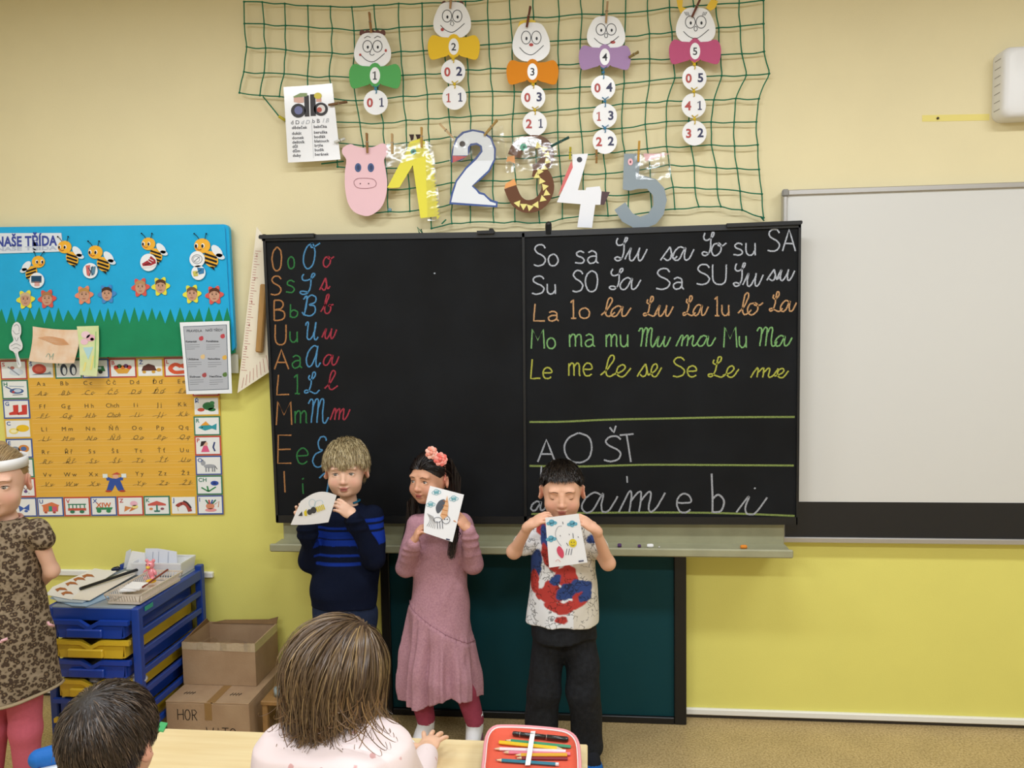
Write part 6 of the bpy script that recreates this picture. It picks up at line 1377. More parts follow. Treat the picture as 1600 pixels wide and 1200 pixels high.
def d3(m):
    for x, y in ((862, 817), (894, 818.5), (861, 842)): cloud(m, x, y, .95, cb)
    m.poly(catmull([(870, 858), (874, 853), (880, 860), (881, 868), (878, 872), (872, 866)], 4, True), mat('#dd5570', .6), 2); m.el(895, 848.5, 6.2, 6.6, yl, 2); m.el(893, 847, .8, .8, gy, 3); m.el(897, 847, .8, .8, gy, 3); m.line(catmull([(892, 851), (895, 852.5), (898, 851)], 3), .6, gy, 3)
    m.line(catmull([(878, 822), (872, 823), (868, 832), (870, 843), (877, 853)], 5), .7, mat('#8f949c', .6), 2)
    for x in (884, 888, 892): m.line([(x+2, 857), (x, 867)], .9, mat('#55586a', .6), 2)
    for P in (((879, 815), (880, 819)), ((875, 836), (876, 838)), ((889, 834), (890, 836)), ((895, 833), (896, 841)), ((903, 838), (904, 840)), ((885, 848), (888, 853))): m.line(P, .9, gy, 2)
    m.line([(904, 877), (912, 876)], 2.2, mat('#5a5e78', .6), 2); m.line(catmull([(868, 877), (872, 874), (876, 878)], 3), .8, mat('#e8b0b0', .6), 2)
held('white yellow bee drawing held by the boy in the printed t-shirt', [(852, 809), (904, 802.5), (918, 879), (858, 887)], -.60, lambda u, v: .03*v, d3)
# ------------------------------------------------------------ people
def J(x, y, Y): return Wy(x, y, Y)
def body_common(S, hip, sh, neck, head, legs, arms, wr=.018, up=.027, el_=.022, chest=(.105, .068)):
    """hip, shoulder points, arm chains [(sh, el, wr)], leg chains [(hip, knee, ankle)]"""
    mid = (sh[0]+sh[1])/2
    S.ell((hip+mid)/2, (.080, .058, (mid-hip)[2]/2+.02), k=.03); S.ell(hip, (.09, .065, .07), k=.03)
    S.cap(sh[0]*.9+mid*.1, sh[1]*.9+mid*.1, .034, k=.03); S.cap(mid, neck, .034, .032, k=.03)
    S.cap(neck, head.w((0, .022, -.045)), .031, .034, k=.02)
    for (a, b, c) in arms: S.chain([a, b, c], [up+.004, el_, wr], k=.02)
    for (a, b, c, f) in legs: S.chain([a, b, c], [.050, .036, .025], k=.02); S.chain([c, f], [.027, .024], k=.01)
def shoe(nm, ank, toe, col, root, sole='#2a2a2c'):
    ank = np.array(ank, float); toe = np.array(toe, float); d = toe-ank; d[2] = 0; L = np.linalg.norm(d); d /= L; R = np.stack([np.array([d[1], -d[0], 0]), d, np.array([0, 0, 1.])], 1)
    c = ank+d*L*.45; c[2] = 0
    S = Sdf(c-(.13, .13, .01), c+(.13, .13, .14), .006)
    S.ell(c+np.array([0, 0, .036])+d*.015, (.036, .095, .030), R, k=.02); S.ell(c+np.array([0, 0, .05])-d*.035, (.031, .045, .045), R, k=.02)
    S.cap(c-d*.035+np.array([0, 0, .11]), c-d*.035+np.array([0, 0, .05]), .024, k=.002, op='s')
    S.F = np.maximum(S.F, (.004-S.z)[None, None, :].astype(np.float32))
    o = S.build('shoe', mat(col, .6, bump=.2, bscale=90), root)
    mb = MB(); P = [c+R @ np.array([.036*math.cos(t), .010+.100*math.sin(t), 0]) for t in np.linspace(0, 2*math.pi, 20, endpoint=False)]
    mb.prism(P, (0, 0, .012), mat(sole, .7)); s = mb.build('sole', o)
    return o
def wobtorso(z0, z1): return lambda x, y, z: np.clip((z-z0)/.05, 0, 1)*np.clip((z1-z)/.04, 0, 1)
FEET_Z = .06

# ---- boy in the navy sweater ------------------------------------------------
def boy_navy():
    root = thing('person', 'blond boy in navy sweater with royal blue stripes holding a bee drawing', 'person', Wy(541, 1160, -.34)*[1, 1, 0])
    y = -.34; Hc = J(541, 735, y-.01); H = Head(Hc, rotz(.17) @ rotx(.02), 1.04)
    shL, shR = J(508, 806, y), J(580, 808, y+.01); mid = (shL+shR)/2; neck = mid+np.array([0, .01, .045])
    elL, wrL = J(488, 876, y-.03), J(477, 820, y-.15); elR, wrR = J(584, 872, y-.05), J(552, 806, y-.15)
    hip = J(538, 950, y+.01)
    legs = []
    for s, fx in ((-1, .2), (1, -.1)):
        h = hip+np.array([s*.062, 0, -.02]); k = h*[1, 1, 0]+np.array([s*.012, -.01, .36]); a = h*[1, 1, 0]+np.array([s*.02, .01, .08]); f = a+np.array([s*.02, -.09, -.045]); legs.append((h, k, a, f))
    S = Sdf((hip[0]-.26, y-.30, 0), (hip[0]+.24, y+.16, Hc[2]+.14), .0024, (wrL[2]-.09, Hc[2]+.14))
    body_common(S, hip, (shL, shR), neck, H, legs, [(shL, elL, wrL), (shR, elR, wrR)])
    H.sculpt(S, mouth=.0012)
    hand(S, wrR, (-.62, -.30, .62), (-.4, .75, -.5), (-.1, -.1, 1), q=.98, curl=(.55, .6, .65, .7), spread=.08, tcurl=.2, tdir=(-.9, .25, .1), wr_r=.018)
    hand(S, wrL, (-.12, .02, 1), (.3, -.9, .1), (-1, 0, 0), q=.95, curl=(.5, .5, .55, .6), spread=.1, wr_r=.018, tdir=(-.35, -.2, .9))
    S.build('body', SKIN, root, col=H.color('#e6bba0'))
    H.face_parts(root, '#4b3a2a', '#a07a52', look=(-.10, -.12), mouth=.0012)
    # sweater
    S = Sdf((hip[0]-.24, y-.25, .55), (hip[0]+.24, y+.16, neck[2]+.06), .0046)
    zb = J(538, 956, y-.08)[2]
    tz = lambda p: J(540, p, y)[2]
    X0 = hip[0]
    rows = [(zb, J(536, 950, y)[0], y+.005, .128, .098), (tz(925), J(537, 925, y)[0], y+.005, .133, .104), (tz(880), J(541, 880, y)[0], y, .128, .095), (tz(840), J(544, 840, y)[0], y, .118, .088), (tz(805), J(543, 805, y)[0], y, .100, .075), (tz(789), J(542, 789, y)[0], y+.005, .062, .055)]
    S.loft(rows, k=.03)
    for a, b, c in ((shL, elL, wrL), (shR, elR, wrR)): 
        v = (c-b)/np.linalg.norm(c-b); S.chain([a, b], [.050, .046], k=.02); S.chain([b, c-v*.004], [.044, .030], k=.012)
        for q in (.72, .9): S.ell(b+(c-b)*q, (.036, .036, .009), k=.014)
    S.wob(.0050, 17, 3)
    S.ell(neck+np.array([0, -.012, .034]), (.052, .052, .036), k=.008, op='s')
    def col(V):
        C = np.tile(np.array(lin('#0d1428')[:3]), (len(V), 1)); bl = np.array(lin('#13308a')[:3]); z = V[:, 2]
        torso = (V[:, 1] > y-.115) & (V[:, 0] < J(572, 840, y)[0]) & (V[:, 0] > J(503, 840, y)[0])
        for a, b in ((816, 820), (823, 833), (836, 845), (857, 861), (869, 874)):
            m = torso & (z < tz(a)) & (z > tz(b)); C[m] = bl
        arm = (V[:, 0] > J(566, 840, y)[0])
        for a, b in ((806, 811), (814, 821), (825, 842)): m = arm & (z < tz(a)-.0) & (z > tz(b)) & (V[:, 1] > y-.07); C[m] = bl
        return C
    S.build('sweater', vmat('knit_navy', .9, noise=0, bump=.35, bscale=260, spec=.12), root, col=col)
    mb = MB(); mb.tube([neck+np.array([.043*math.cos(t), .0+.040*math.sin(t)+.006, .006+.010*math.cos(t)]) for t in np.linspace(-.9, 3.6, 22)], .0042, mat('#1d6f90', .8), 8); mb.build('shirt_collar', root, label='teal shirt collar')
    # trousers
    S = Sdf((hip[0]-.2, y-.16, .05), (hip[0]+.2, y+.16, zb+.06), .006)
    S.loft([(hip[2]-.06, hip[0], y, .118, .088), (zb+.05, hip[0], y, .118, .085)], k=.02)
    for (h, k, a, f) in legs: S.chain([h, k, a+np.array([0, 0, .02])], [.070, .056, .047], k=.02)
    S.wob(.004, 18, 5); S.build('trousers', mat('#1f2b45', .85, noise=.2, scale=60, bump=.3, bscale=200), root)
    for (h, k, a, f) in legs: shoe('shoe', a, f, '#3a3f4a', root)
    # hair
    r = np.random.default_rng(11)
    S = Sdf(Hc-(.13, .13, .12), Hc+(.13, .13, .15), .0034)
    H.e(S, (0, .017, .029), (.0745, .089, .082), k=.01); H.e(S, (0, -.090, -.024), (.068, .060, .064), k=.01, op='s'); H.e(S, (0, -.02, -.07), (.09, .075, .055), k=.01, op='s')
    for g in (-1, 1): H.e(S, (g*.080, .004, -.010), (.024, .032, .034), k=.006, op='s')
    H.e(S, (0, .02, -.12), (.1, .1, .055), k=.01, op='s')
    S.build('hair', mat('#9c875f', .6, noise=.3, scale=50, bump=.4, bscale=150), root)
    D = dirs(22000, r); ok = (D[:, 2] > .22) | ((D[:, 1] > -.05) & (D[:, 2] > -.45)) | ((np.abs(D[:, 0]) > .72) & (D[:, 2] > -.1)); ok &= ~((D[:, 1] < -.5) & (D[:, 2] < .44)) & ~((np.abs(D[:, 0]) > .70) & (D[:, 2] < .22) & (D[:, 1] < .32)); D = D[ok][:9000]
    P = flow(H, D, (-.25, .55, .80), .0064, 8, .50, (.003, .017), .13, r, r=(.0735, .090, .086))
    strands('hair_strands', P, .0010, .0004, haircol(len(P), '#937d55', '#d8c699', r, third='#7d6845'), root, kind='stuff', ctr=Hc)
    # fringe
    n = 1000; D = np.stack([r.uniform(-.62, .62, n), r.uniform(-.80, -.60, n), r.uniform(.55, .78, n)], 1); D /= np.linalg.norm(D, axis=1, keepdims=True)
    P = flow(H, D, (-.6, .3, .9), .0040, 8, .3, (.003, .009), .07, r); strands('fringe', P, .0007, .0003, haircol(n, '#93805a', '#dccb9f', r), root, kind='stuff', ctr=Hc)
    n = 350; D = np.stack([r.uniform(-.14, .16, n), r.uniform(-.85, -.7, n), r.uniform(.45, .6, n)], 1); D /= np.linalg.norm(D, axis=1, keepdims=True)
    P = flow(H, D, (.0, .4, .9), .0074, 8, .8, (.004, .009), .04, r); strands('fringe_lock', P, .0007, .0003, haircol(n, '#8a734c', '#bda67c', r), root, kind='stuff', ctr=Hc)
boy_navy()

# ---- girl in the dusty pink dress --------------------------------------------
def girl_pink():
    root = thing('person', 'dark-haired girl in a dusty pink dress with coral flower headband', 'person', Wy(690, 1170, -.31)*[1, 1, 0])
    y = -.31; Hc = J(671, 748, y); H = Head(Hc, rotz(-.42) @ rotx(.0), .98)
    shL, shR = J(652, 822, y-.01), J(722, 820, y+.01); mid = (shL+shR)/2; neck = J(683, 800, y+.015)
    elL, wrL = J(634, 886, y-.04), J(646, 848, y-.14); elR, wrR = J(739, 882, y-.04), J(732, 828, y-.13)
    hip = J(688, 960, y+.01); legs = []
    for s, kx in ((-1, 658), (1, 735)):
        h = hip+np.array([s*.05, 0, -.03]); k = J(656 if s < 0 else 728, 1078, y); a = J(666 if s < 0 else 742, 1148, y+.01); a[2] = .08; f = a+np.array([s*.01-.01, -.085, -.045]); legs.append((h, k, a, f))
    S = Sdf((hip[0]-.24, y-.28, 0), (hip[0]+.24, y+.16, Hc[2]+.14), .0024, (wrL[2]-.06, Hc[2]+.13))
    body_common(S, hip, (shL, shR), neck, H, legs, [(shL, elL, wrL), (shR, elR, wrR)], wr=.016, up=.024, el_=.020)
    H.sculpt(S, mouth=.001)
    hand(S, wrR, (-.5, -.15, .75), (-.7, .6, -.5), (-.6, .2, .8), q=.95, curl=(.55, .6, .65, .7), spread=.08, tcurl=.2, tdir=(-.9, .2, .25), wr_r=.016)
    hand(S, wrL, (.35, -.1, .8), (.7, .3, -.45), (.2, .1, 1), q=.92, curl=(.6, .7, .75, .8), spread=.08, tcurl=.2, tdir=(.75, .15, .55), wr_r=.016)
    S.build('body', SKIN, root, col=H.color('#d9a283', lip='#a9504c'))
    H.face_parts(root, '#2c1c14', '#2b1c16', look=(-.15, -.15), mouth=.001)
    S = Sdf((hip[0]-.24, y-.24, .2), (hip[0]+.24, y+.18, neck[2]+.06), .0046)
    tz = lambda p, yy=y: J(690, p, yy)[2]
    def cx(px, py): return J(px, py, y)[0]
    zh = tz(1092); 
    rows = [(zh, cx(689, 1080), y, .145, .115), (tz(1050), cx(688, 1050), y, .146, .113), (tz(1000), cx(689, 1000), y, .130, .098), (tz(955), cx(688, 955), y, .117, .088), (tz(920), cx(687, 920), y, .108, .080), (tz(880), cx(687, 880), y, .104, .076), (tz(850), cx(687, 850), y, .103, .075), (tz(822), cx(686, 822), y, .095, .066), (tz(806), cx(685, 806), y, .055, .048)]
    seam = lambda X: tz(955)-.035-(X-cx(688, 955))*.62
    def fold(th, X, Z):
        k = np.clip((seam(X)-Z)/.16, 0, 1); return k*(.105*np.sin(8*th+.8)+.06*np.sin(15*th+2.2)+.03*np.sin(27*th))+.055*np.clip((seam(X)-Z)/.012, 0, 1)+.02*np.exp(-((seam(X)-Z+.006)/.010)**2)*(1+np.sin(40*th))
    S.loft(rows, k=.02, fold=fold, zlow=lambda X, Y: zh+.024*np.sin((X-hip[0])*16+.6)+.006*np.sin((X-hip[0])*43)+.018)
    for a, b, c in ((shL, elL, wrL), (shR, elR, wrR)):
        v = (c-b)/np.linalg.norm(c-b); S.chain([a, b], [.044, .041], k=.02); S.chain([b, c-v*.004], [.040, .026], k=.012)
        for q in (.35, .6, .8): S.ell(b+(c-b)*q, (.034, .034, .008), k=.010)
    S.wob(.0028, 24, 8)
    S.ell(neck+np.array([0, -.014, .030]), (.043, .045, .030), k=.006, op='s')
    S.build('dress', mat('#ae808c', .9, noise=.14, scale=140, bump=.35, bscale=240, h2='#bd8f98'), root)
    mb = MB(); P = []
    for i in range(40):
        x = cx(640, 920)+(cx(741, 990)-cx(640, 920))*i/39; z = seam(x); P.append(S.hit((x, y-.2, z), (x, y, z))+np.array([0, .0005, 0]))
    mb.tube(P, .0022, mat('#9a6e7b', .9), 5)
    for i in range(3, 38, 3):
        q = P[i]; L_ = .018+.010*math.sin(i*1.7); mb.tube([q, S.hit((q[0]+.003, y-.2, q[2]-L_*.5), (q[0], y, q[2]-L_*.5))+(0, .0006, 0), S.hit((q[0]+.005, y-.2, q[2]-L_), (q[0], y, q[2]-L_))+(0, .0012, 0)], [.0018, .0012, .0005], mat('#a3788a', .9), 5)
    mb.build('gathered_seam', root)
    # stitched pocket line
    mb = MB(); P = [S.hit(J(731, 985+i*8, y-.22), J(731, 985+i*8, y)) for i in range(9)]; mb.tube([P[0]+(0, 0, 0)]+P, .0014, mat('#8e5a68', .8), 5); mb.build('seam_line', root)
    S = Sdf((hip[0]-.2, y-.12, .07), (hip[0]+.2, y+.12, .5), .006)
    for (h, k, a, f) in legs: S.chain([h, k, a+np.array([0, 0, .03])], [.054, .047, .038], k=.02)
    S.build('leggings', mat('#a04357', .85, noise=.08, scale=90, bump=.2, bscale=200), root)
    for (h, k, a, f) in legs:
        mb = MB(); mb.tube([f, (a*.5+f*.5), a+(0, -.004, -.004), a+(0, 0, .02), a+(0, 0, .06)], [.027, .032, .036, .037, .035], mat('#e8e6e4', .9, bump=.3, bscale=120), 14); mb.build('sock', root); shoe('shoe', a, f, '#8f5a74', root)
    r = np.random.default_rng(21)
    S = Sdf(Hc-(.14, .14, .14), Hc+(.14, .16, .14), .0036)
    H.e(S, (0, .020, .028), (.0765, .092, .083), k=.01); H.e(S, (-.004, -.094, -.028), (.063, .065, .070), k=.01, op='s')
    H.e(S, (0, -.03, -.09), (.09, .07, .06), k=.01, op='s')
    for g in (-1, 1): H.e(S, (g*.078, .0, -.010), (.020, .022, .028), k=.008, op='s')
    DH = '#1d130f'
    S.build('hair', mat(DH, .45, noise=.3, scale=50, bump=.5, bscale=150), root)
    D = dirs(16000, r); ok = (D[:, 2] > .15) | (D[:, 1] > .1); ok &= ~((D[:, 1] < -.42) & (D[:, 2] < .30)) & (D[:, 2] > -.35) & ~((np.abs(D[:, 0]) > .6) & (D[:, 2] < .3) & (D[:, 1] < .15)); D = D[ok][:5500]
    P = flow(H, D, (0, -1., .25), .0115, 11, .45, (.0, .006), .04, r); strands('hair_strands', P, .0009, .0004, haircol(len(P), '#0d0807', '#2a1b15', r), root, kind='stuff', ctr=Hc)
    # long hair falling: left front and behind the right shoulder
    for nm, n, x0, x1, yy, y0, y1, dx in (('long_hair', 700, 637, 657, y+.02, 775, 872, -7), ('long_hair', 1500, 688, 718, y+.05, 716, 872, 4), ('long_hair', 140, 704, 718, y-.095, 806, 872, -3)):
        a = r.uniform(0, 1, n); s = np.linspace(0, 1, 12); P = np.zeros((n, 12, 3)); L = r.uniform(.8, 1.05, n)
        d0 = r.normal(size=n)*.012
        for i in range(n):
            w = x0+(x1-x0)*a[i]; ph = r.uniform(0, 6)
            for j, t in enumerate(s):
                P[i, j] = Wy(w+dx*t*t*2+math.sin(ph+t*4)*2.2-(w-(x0+x1)/2)*.35*t, y0+(y1-y0)*t*L[i]+(abs(a[i]-.5)*(a[i]-.5 > 0 and 60 or 20))*(1-t)**3, yy+d0[i]-.015*t)
        strands(nm, P, .0008, .0005, haircol(n, '#0d0807', '#2a1b15', r), root, kind='stuff', ctr=Hc+(0, .3, 0))
    # headband with two fabric flowers
    mb = MB(); P = [H.w((.079*math.cos(t), .0+.01*math.sin(t), .022+.088*math.sin(t))) for t in np.linspace(-.25, math.pi+.25, 26)]; mb.tube(P, .0035, mat('#e8907c', .6), 8, flat=.5); hb = mb.build('headband', root)
    for px, py, c, c2, rad in ((675, 707, '#f0a08c', '#f7c4b4', .027), (689, 717, '#ee7a70', '#f6a598', .029)):
        c0 = J(px, py, y-.10); mb = MB()
        for ring, (rr, n, up) in enumerate(((1.0, 9, .2), (.78, 8, .5), (.5, 6, .8), (.25, 4, 1.1))):
            for k in range(n):
                a = 2*math.pi*k/n+ring*.4+r.uniform(-.15, .15); d = np.array([math.cos(a), -.25-up*.5, math.sin(a)]); d /= np.linalg.norm(d); p = c0+d*rad*rr*.62
                t_ = np.cross(d, [0, 1, 0]); t_ /= np.linalg.norm(t_); n_ = np.cross(t_, d); R = np.stack([t_, d, n_], 1)
                mb.ell(p, (rad*.36, rad*.42, rad*.09), mat(c if (k+ring) % 2 else c2, .8), R, 10, 6)
        mb.ell(c0+(0, -.012, 0), rad*.25, mat(c, .8), nu=8, nv=6); mb.build('fabric_flower', hb)
girl_pink()

# ---- boy in the red and blue printed t-shirt ---------------------------------
def boy_tee():
    root = thing('person', 'short dark-haired boy in a red, blue and white printed t-shirt and black trousers', 'person', Wy(880, 1200, -.42)*[1, 1, 0])
    y = -.42; Hc = J(878, 767, y-.03); H = Head(Hc, rotz(.03) @ rotx(.10), 1.03)
    shL, shR = J(842, 832, y), J(915, 832, y); mid = (shL+shR)/2; neck = mid+np.array([0, .0, .040])
    elL, wrL = J(803, 862, y-.06), J(826, 822, y-.14); elR, wrR = J(950, 880, y-.06), J(931, 828, y-.14)
    hip = J(880, 965, y+.01); legs = []
    for s, kx, ax in ((-1, 850, 846), (1, 912, 920)):
        h = hip+np.array([s*.052, 0, -.03]); k = J(kx, 1080, y-.01); a = J(ax, 1175, y+.01); a[2] = .08; f = a+np.array([s*.025, -.10, -.045]); legs.append((h, k, a, f))
    S = Sdf((hip[0]-.25, y-.30, 0), (hip[0]+.27, y+.16, Hc[2]+.14), .0024, (elR[2]-.05, Hc[2]+.13))
    body_common(S, hip, (shL, shR), neck, H, legs, [(shL, elL, wrL), (shR, elR, wrR)], wr=.0165, up=.026, el_=.0245)
    H.sculpt(S, lids=0)
    hand(S, wrL, (.62, -.12, .42), (.45, .5, -.75), (.1, .2, .8), q=1.0, curl=(.5, .6, .65, .7), spread=.08, tcurl=.1, tdir=(.9, .3, .0), wr_r=.0165)
    hand(S, wrR, (-.62, -.12, .50), (-.45, .5, -.75), (-.1, .2, .8), q=1.0, curl=(.5, .6, .65, .7), spread=.08, tcurl=.1, tdir=(-.9, .3, .0), wr_r=.0165)
    S.build('body', SKIN, root, col=H.color('#e0ae90', lip='#a84e48'))
    H.face_parts(root, '#2c1c14', '#3a261c', closed=True)
    S = Sdf((hip[0]-.22, y-.20, .5), (hip[0]+.22, y+.16, neck[2]+.05), .0034)
    tz = lambda p: J(880, p, y)[2]
    rows = [(tz(968), J(879, 960, y)[0], y, .134, .096), (tz(930), J(880, 930, y)[0], y, .131, .094), (tz(885), J(880, 885, y)[0], y, .124, .086), (tz(850), J(880, 850, y)[0], y, .115, .078), (tz(830), J(880, 830, y)[0], y, .098, .066), (tz(814), J(880, 814, y)[0], y, .055, .050)]
    S.loft(rows, k=.02, fold=lambda th, X, Z: .022*np.sin(6*th+1)*np.clip((tz(900)-Z)/.12, 0, 1))
    for a, b, e in ((shL, elL, .62), (shR, elR, .55)): S.chain([a, a+(b-a)*e], [.042, .040], k=.02)
    S.wob(.0028, 22, 14); S.ell(neck+np.array([0, -.010, .034]), (.047, .047, .034), k=.006, op='s')
    m = bpy.data.materials.new('printed_cotton'); m.use_nodes = True; nt = m.node_tree; b = nt.nodes['Principled BSDF']; b.inputs['Roughness'].default_value = .8
    a = nt.nodes.new('ShaderNodeAttribute'); a.attribute_name = 'Col'; tc = nt.nodes.new('ShaderNodeTexCoord')
    wv = nt.nodes.new('ShaderNodeTexVoronoi'); wv.feature = 'DISTANCE_TO_EDGE'; wv.inputs['Scale'].default_value = 42; ds = nt.nodes.new('ShaderNodeTexNoise'); ds.inputs['Scale'].default_value = 30
    ad = nt.nodes.new('ShaderNodeVectorMath'); ad.operation = 'MULTIPLY_ADD'; ad.inputs[1].default_value = (.05, .05, .05)
    nt.links.new(tc.outputs['Object'], ds.inputs['Vector']); nt.links.new(ds.outputs['Color'], ad.inputs[0]); nt.links.new(tc.outputs['Object'], ad.inputs[2]); nt.links.new(ad.outputs[0], wv.inputs['Vector'])
    r_ = nt.nodes.new('ShaderNodeMapRange'); r_.inputs[1].default_value = .02; r_.inputs[2].default_value = .07; r_.inputs[3].default_value = .3; r_.inputs[4].default_value = 1
    gt = nt.nodes.new('ShaderNodeTexNoise'); gt.inputs['Scale'].default_value = 22; nt.links.new(tc.outputs['Object'], gt.inputs['Vector']); ga = nt.nodes.new('ShaderNodeMapRange'); ga.inputs[1].default_value = .50; ga.inputs[2].default_value = .60; ga.inputs[4].default_value = .3; nt.links.new(gt.outputs[0], ga.inputs[0]); gs = nt.nodes.new('ShaderNodeMath'); gs.operation = 'ADD'; nt.links.new(wv.outputs['Distance'], gs.inputs[0]); nt.links.new(ga.outputs[0], gs.inputs[1]); nt.links.new(gs.outputs[0], r_.inputs[0]); mx = nt.nodes.new('ShaderNodeMix'); mx.data_type = 'RGBA'; mx.blend_type = 'MULTIPLY'; mx.inputs[0].default_value = 1
    nt.links.new(a.outputs['Color'], mx.inputs[6]); nt.links.new(r_.outputs[0], mx.inputs[7]); nt.links.new(mx.outputs[2], b.inputs['Base Color'])
    # abstract red / blue patches on white, soft edged blobs in shirt coordinates (metres from the chest centre)
    cc = J(880, 895, y); px = 1/411.
    def P2(x, yy): return np.array([(J(x, yy, y-.08)[0]), (J(x, yy, y-.08)[2])])
    RDc, BLc, WHc, BGc = [np.array(lin(h)[:3]) for h in ('#b3342c', '#26407c', '#e4e4e6', '#d6cfc2')]
    blobs = [('R', 848, 826, 9, 16, .5), ('B', 853, 848, 8, 22, -.3), ('B', 835, 885, 11, 22, .2), ('R', 834, 912, 8, 18, 0), ('R', 862, 925, 17, 18, .4), ('R', 885, 900, 18, 16, 0), ('B', 885, 924, 16, 12, -.4), ('R', 893, 945, 26, 8, -.4), ('B', 908, 918, 17, 11, .3), ('R', 872, 948, 20, 9, .3), ('R', 878, 967, 10, 6, 0), ('R', 903, 935, 8, 12, .6), ('B', 924, 846, 8, 6, 0), ('R', 930, 826, 8, 8, 0), ('R', 852, 868, 6, 18, -.2), ('R', 866, 880, 9, 14, .3), ('B', 868, 906, 7, 10, .8), ('R', 845, 930, 9, 8, .9), ('B', 915, 932, 11, 8, -.6)]
    def col(V):
        C = np.tile(WHc, (len(V), 1)); C[V[:, 0] > P2(895, 890)[0]] = BGc
        for k, x, yy, rx, ry, an in blobs:
            c = P2(x, yy); dx = (V[:, 0]-c[0])/px; dz = -(V[:, 2]-c[1])/px; u = dx*math.cos(an)+dz*math.sin(an); v = -dx*math.sin(an)+dz*math.cos(an)
            w_ = 1+.10*np.sin(3*np.arctan2(v, u)+x)+.05*np.sin(7*np.arctan2(v, u)); d_ = np.sqrt((u/rx)**2+(v/ry)**2)/w_; al = np.clip((1-d_)*min(rx, ry)/1.1+.5, 0, 1)[:, None]*(V[:, 1:2] < y+.02); C = C*(1-al)+{'R': RDc, 'B': BLc, 'W': WHc}[k]*al
        return C
    S.build('t_shirt', m, root, col=col)
    S = Sdf((hip[0]-.2, y-.16, .03), (hip[0]+.2, y+.16, tz(955)), .006)
    S.loft([(hip[2]-.07, hip[0], y, .124, .090), (hip[2]+.03, hip[0], y, .120, .085)], k=.02)
    for (h, k, a, f) in legs: S.chain([h, k, a+np.array([0, 0, .015])], [.068, .062, .060], k=.02)
    for (h, k, a, f) in legs: mb = MB(); mb.tube([f, (a*.5+f*.5), a+(0, -.004, -.004), a+(0, 0, .04)], [.027, .032, .036, .036], mat('#1c1d22', .9), 14); mb.build('sock', root)
    S.wob(.0045, 20, 15); S.build('trousers', mat('#16171a', .8, noise=.15, scale=60, bump=.3, bscale=200, h2='#202226'), root)
    for (h, k, a, f) in legs: shoe('shoe', a, f, '#1f5fa8', root)
    r = np.random.default_rng(31)
    S = Sdf(Hc-(.13, .13, .13), Hc+(.13, .14, .13), .0034)
    H.e(S, (0, .017, .028), (.0735, .088, .081), k=.01); H.e(S, (0, -.090, -.022), (.066, .060, .070), k=.01, op='s'); H.e(S, (0, -.02, -.075), (.09, .075, .055), k=.01, op='s')
    for g in (-1, 1): H.e(S, (g*.080, .003, -.010), (.024, .034, .036), k=.006, op='s')
    H.e(S, (0, .02, -.12), (.1, .1, .055), k=.01, op='s'); S.build('hair', mat('#211812', .6, noise=.3, scale=50, bump=.4, bscale=150), root)
    D = dirs(24000, r); ok = (D[:, 2] > .25) | ((D[:, 1] > -.02) & (D[:, 2] > -.45)) | ((np.abs(D[:, 0]) > .74) & (D[:, 2] > -.08)); ok &= ~((D[:, 1] < -.45) & (D[:, 2] < .50)) & ~((np.abs(D[:, 0]) > .70) & (D[:, 2] < .22) & (D[:, 1] < .32)); D = D[ok][:9000]
    P = flow(H, D, (.0, .5, .85), .0036, 7, .20, (.001, .006), .16, r); strands('hair_strands', P, .0007, .0003, haircol(len(P), '#0f0b08', '#32261c', r), root, kind='stuff', ctr=Hc)
    n = 420; D = np.stack([r.uniform(-.6, .6, n), r.uniform(-.85, -.66, n), r.uniform(.56, .72, n)], 1); D /= np.linalg.norm(D, axis=1, keepdims=True)
    P = flow(H, D, (.15, .5, .9), .0036, 7, .4, (.003, .008), .20, r); strands('fringe', P, .0009, .0002, haircol(n, '#120d0a', '#3a2a1f', r), root, kind='stuff', ctr=Hc)
boy_tee()

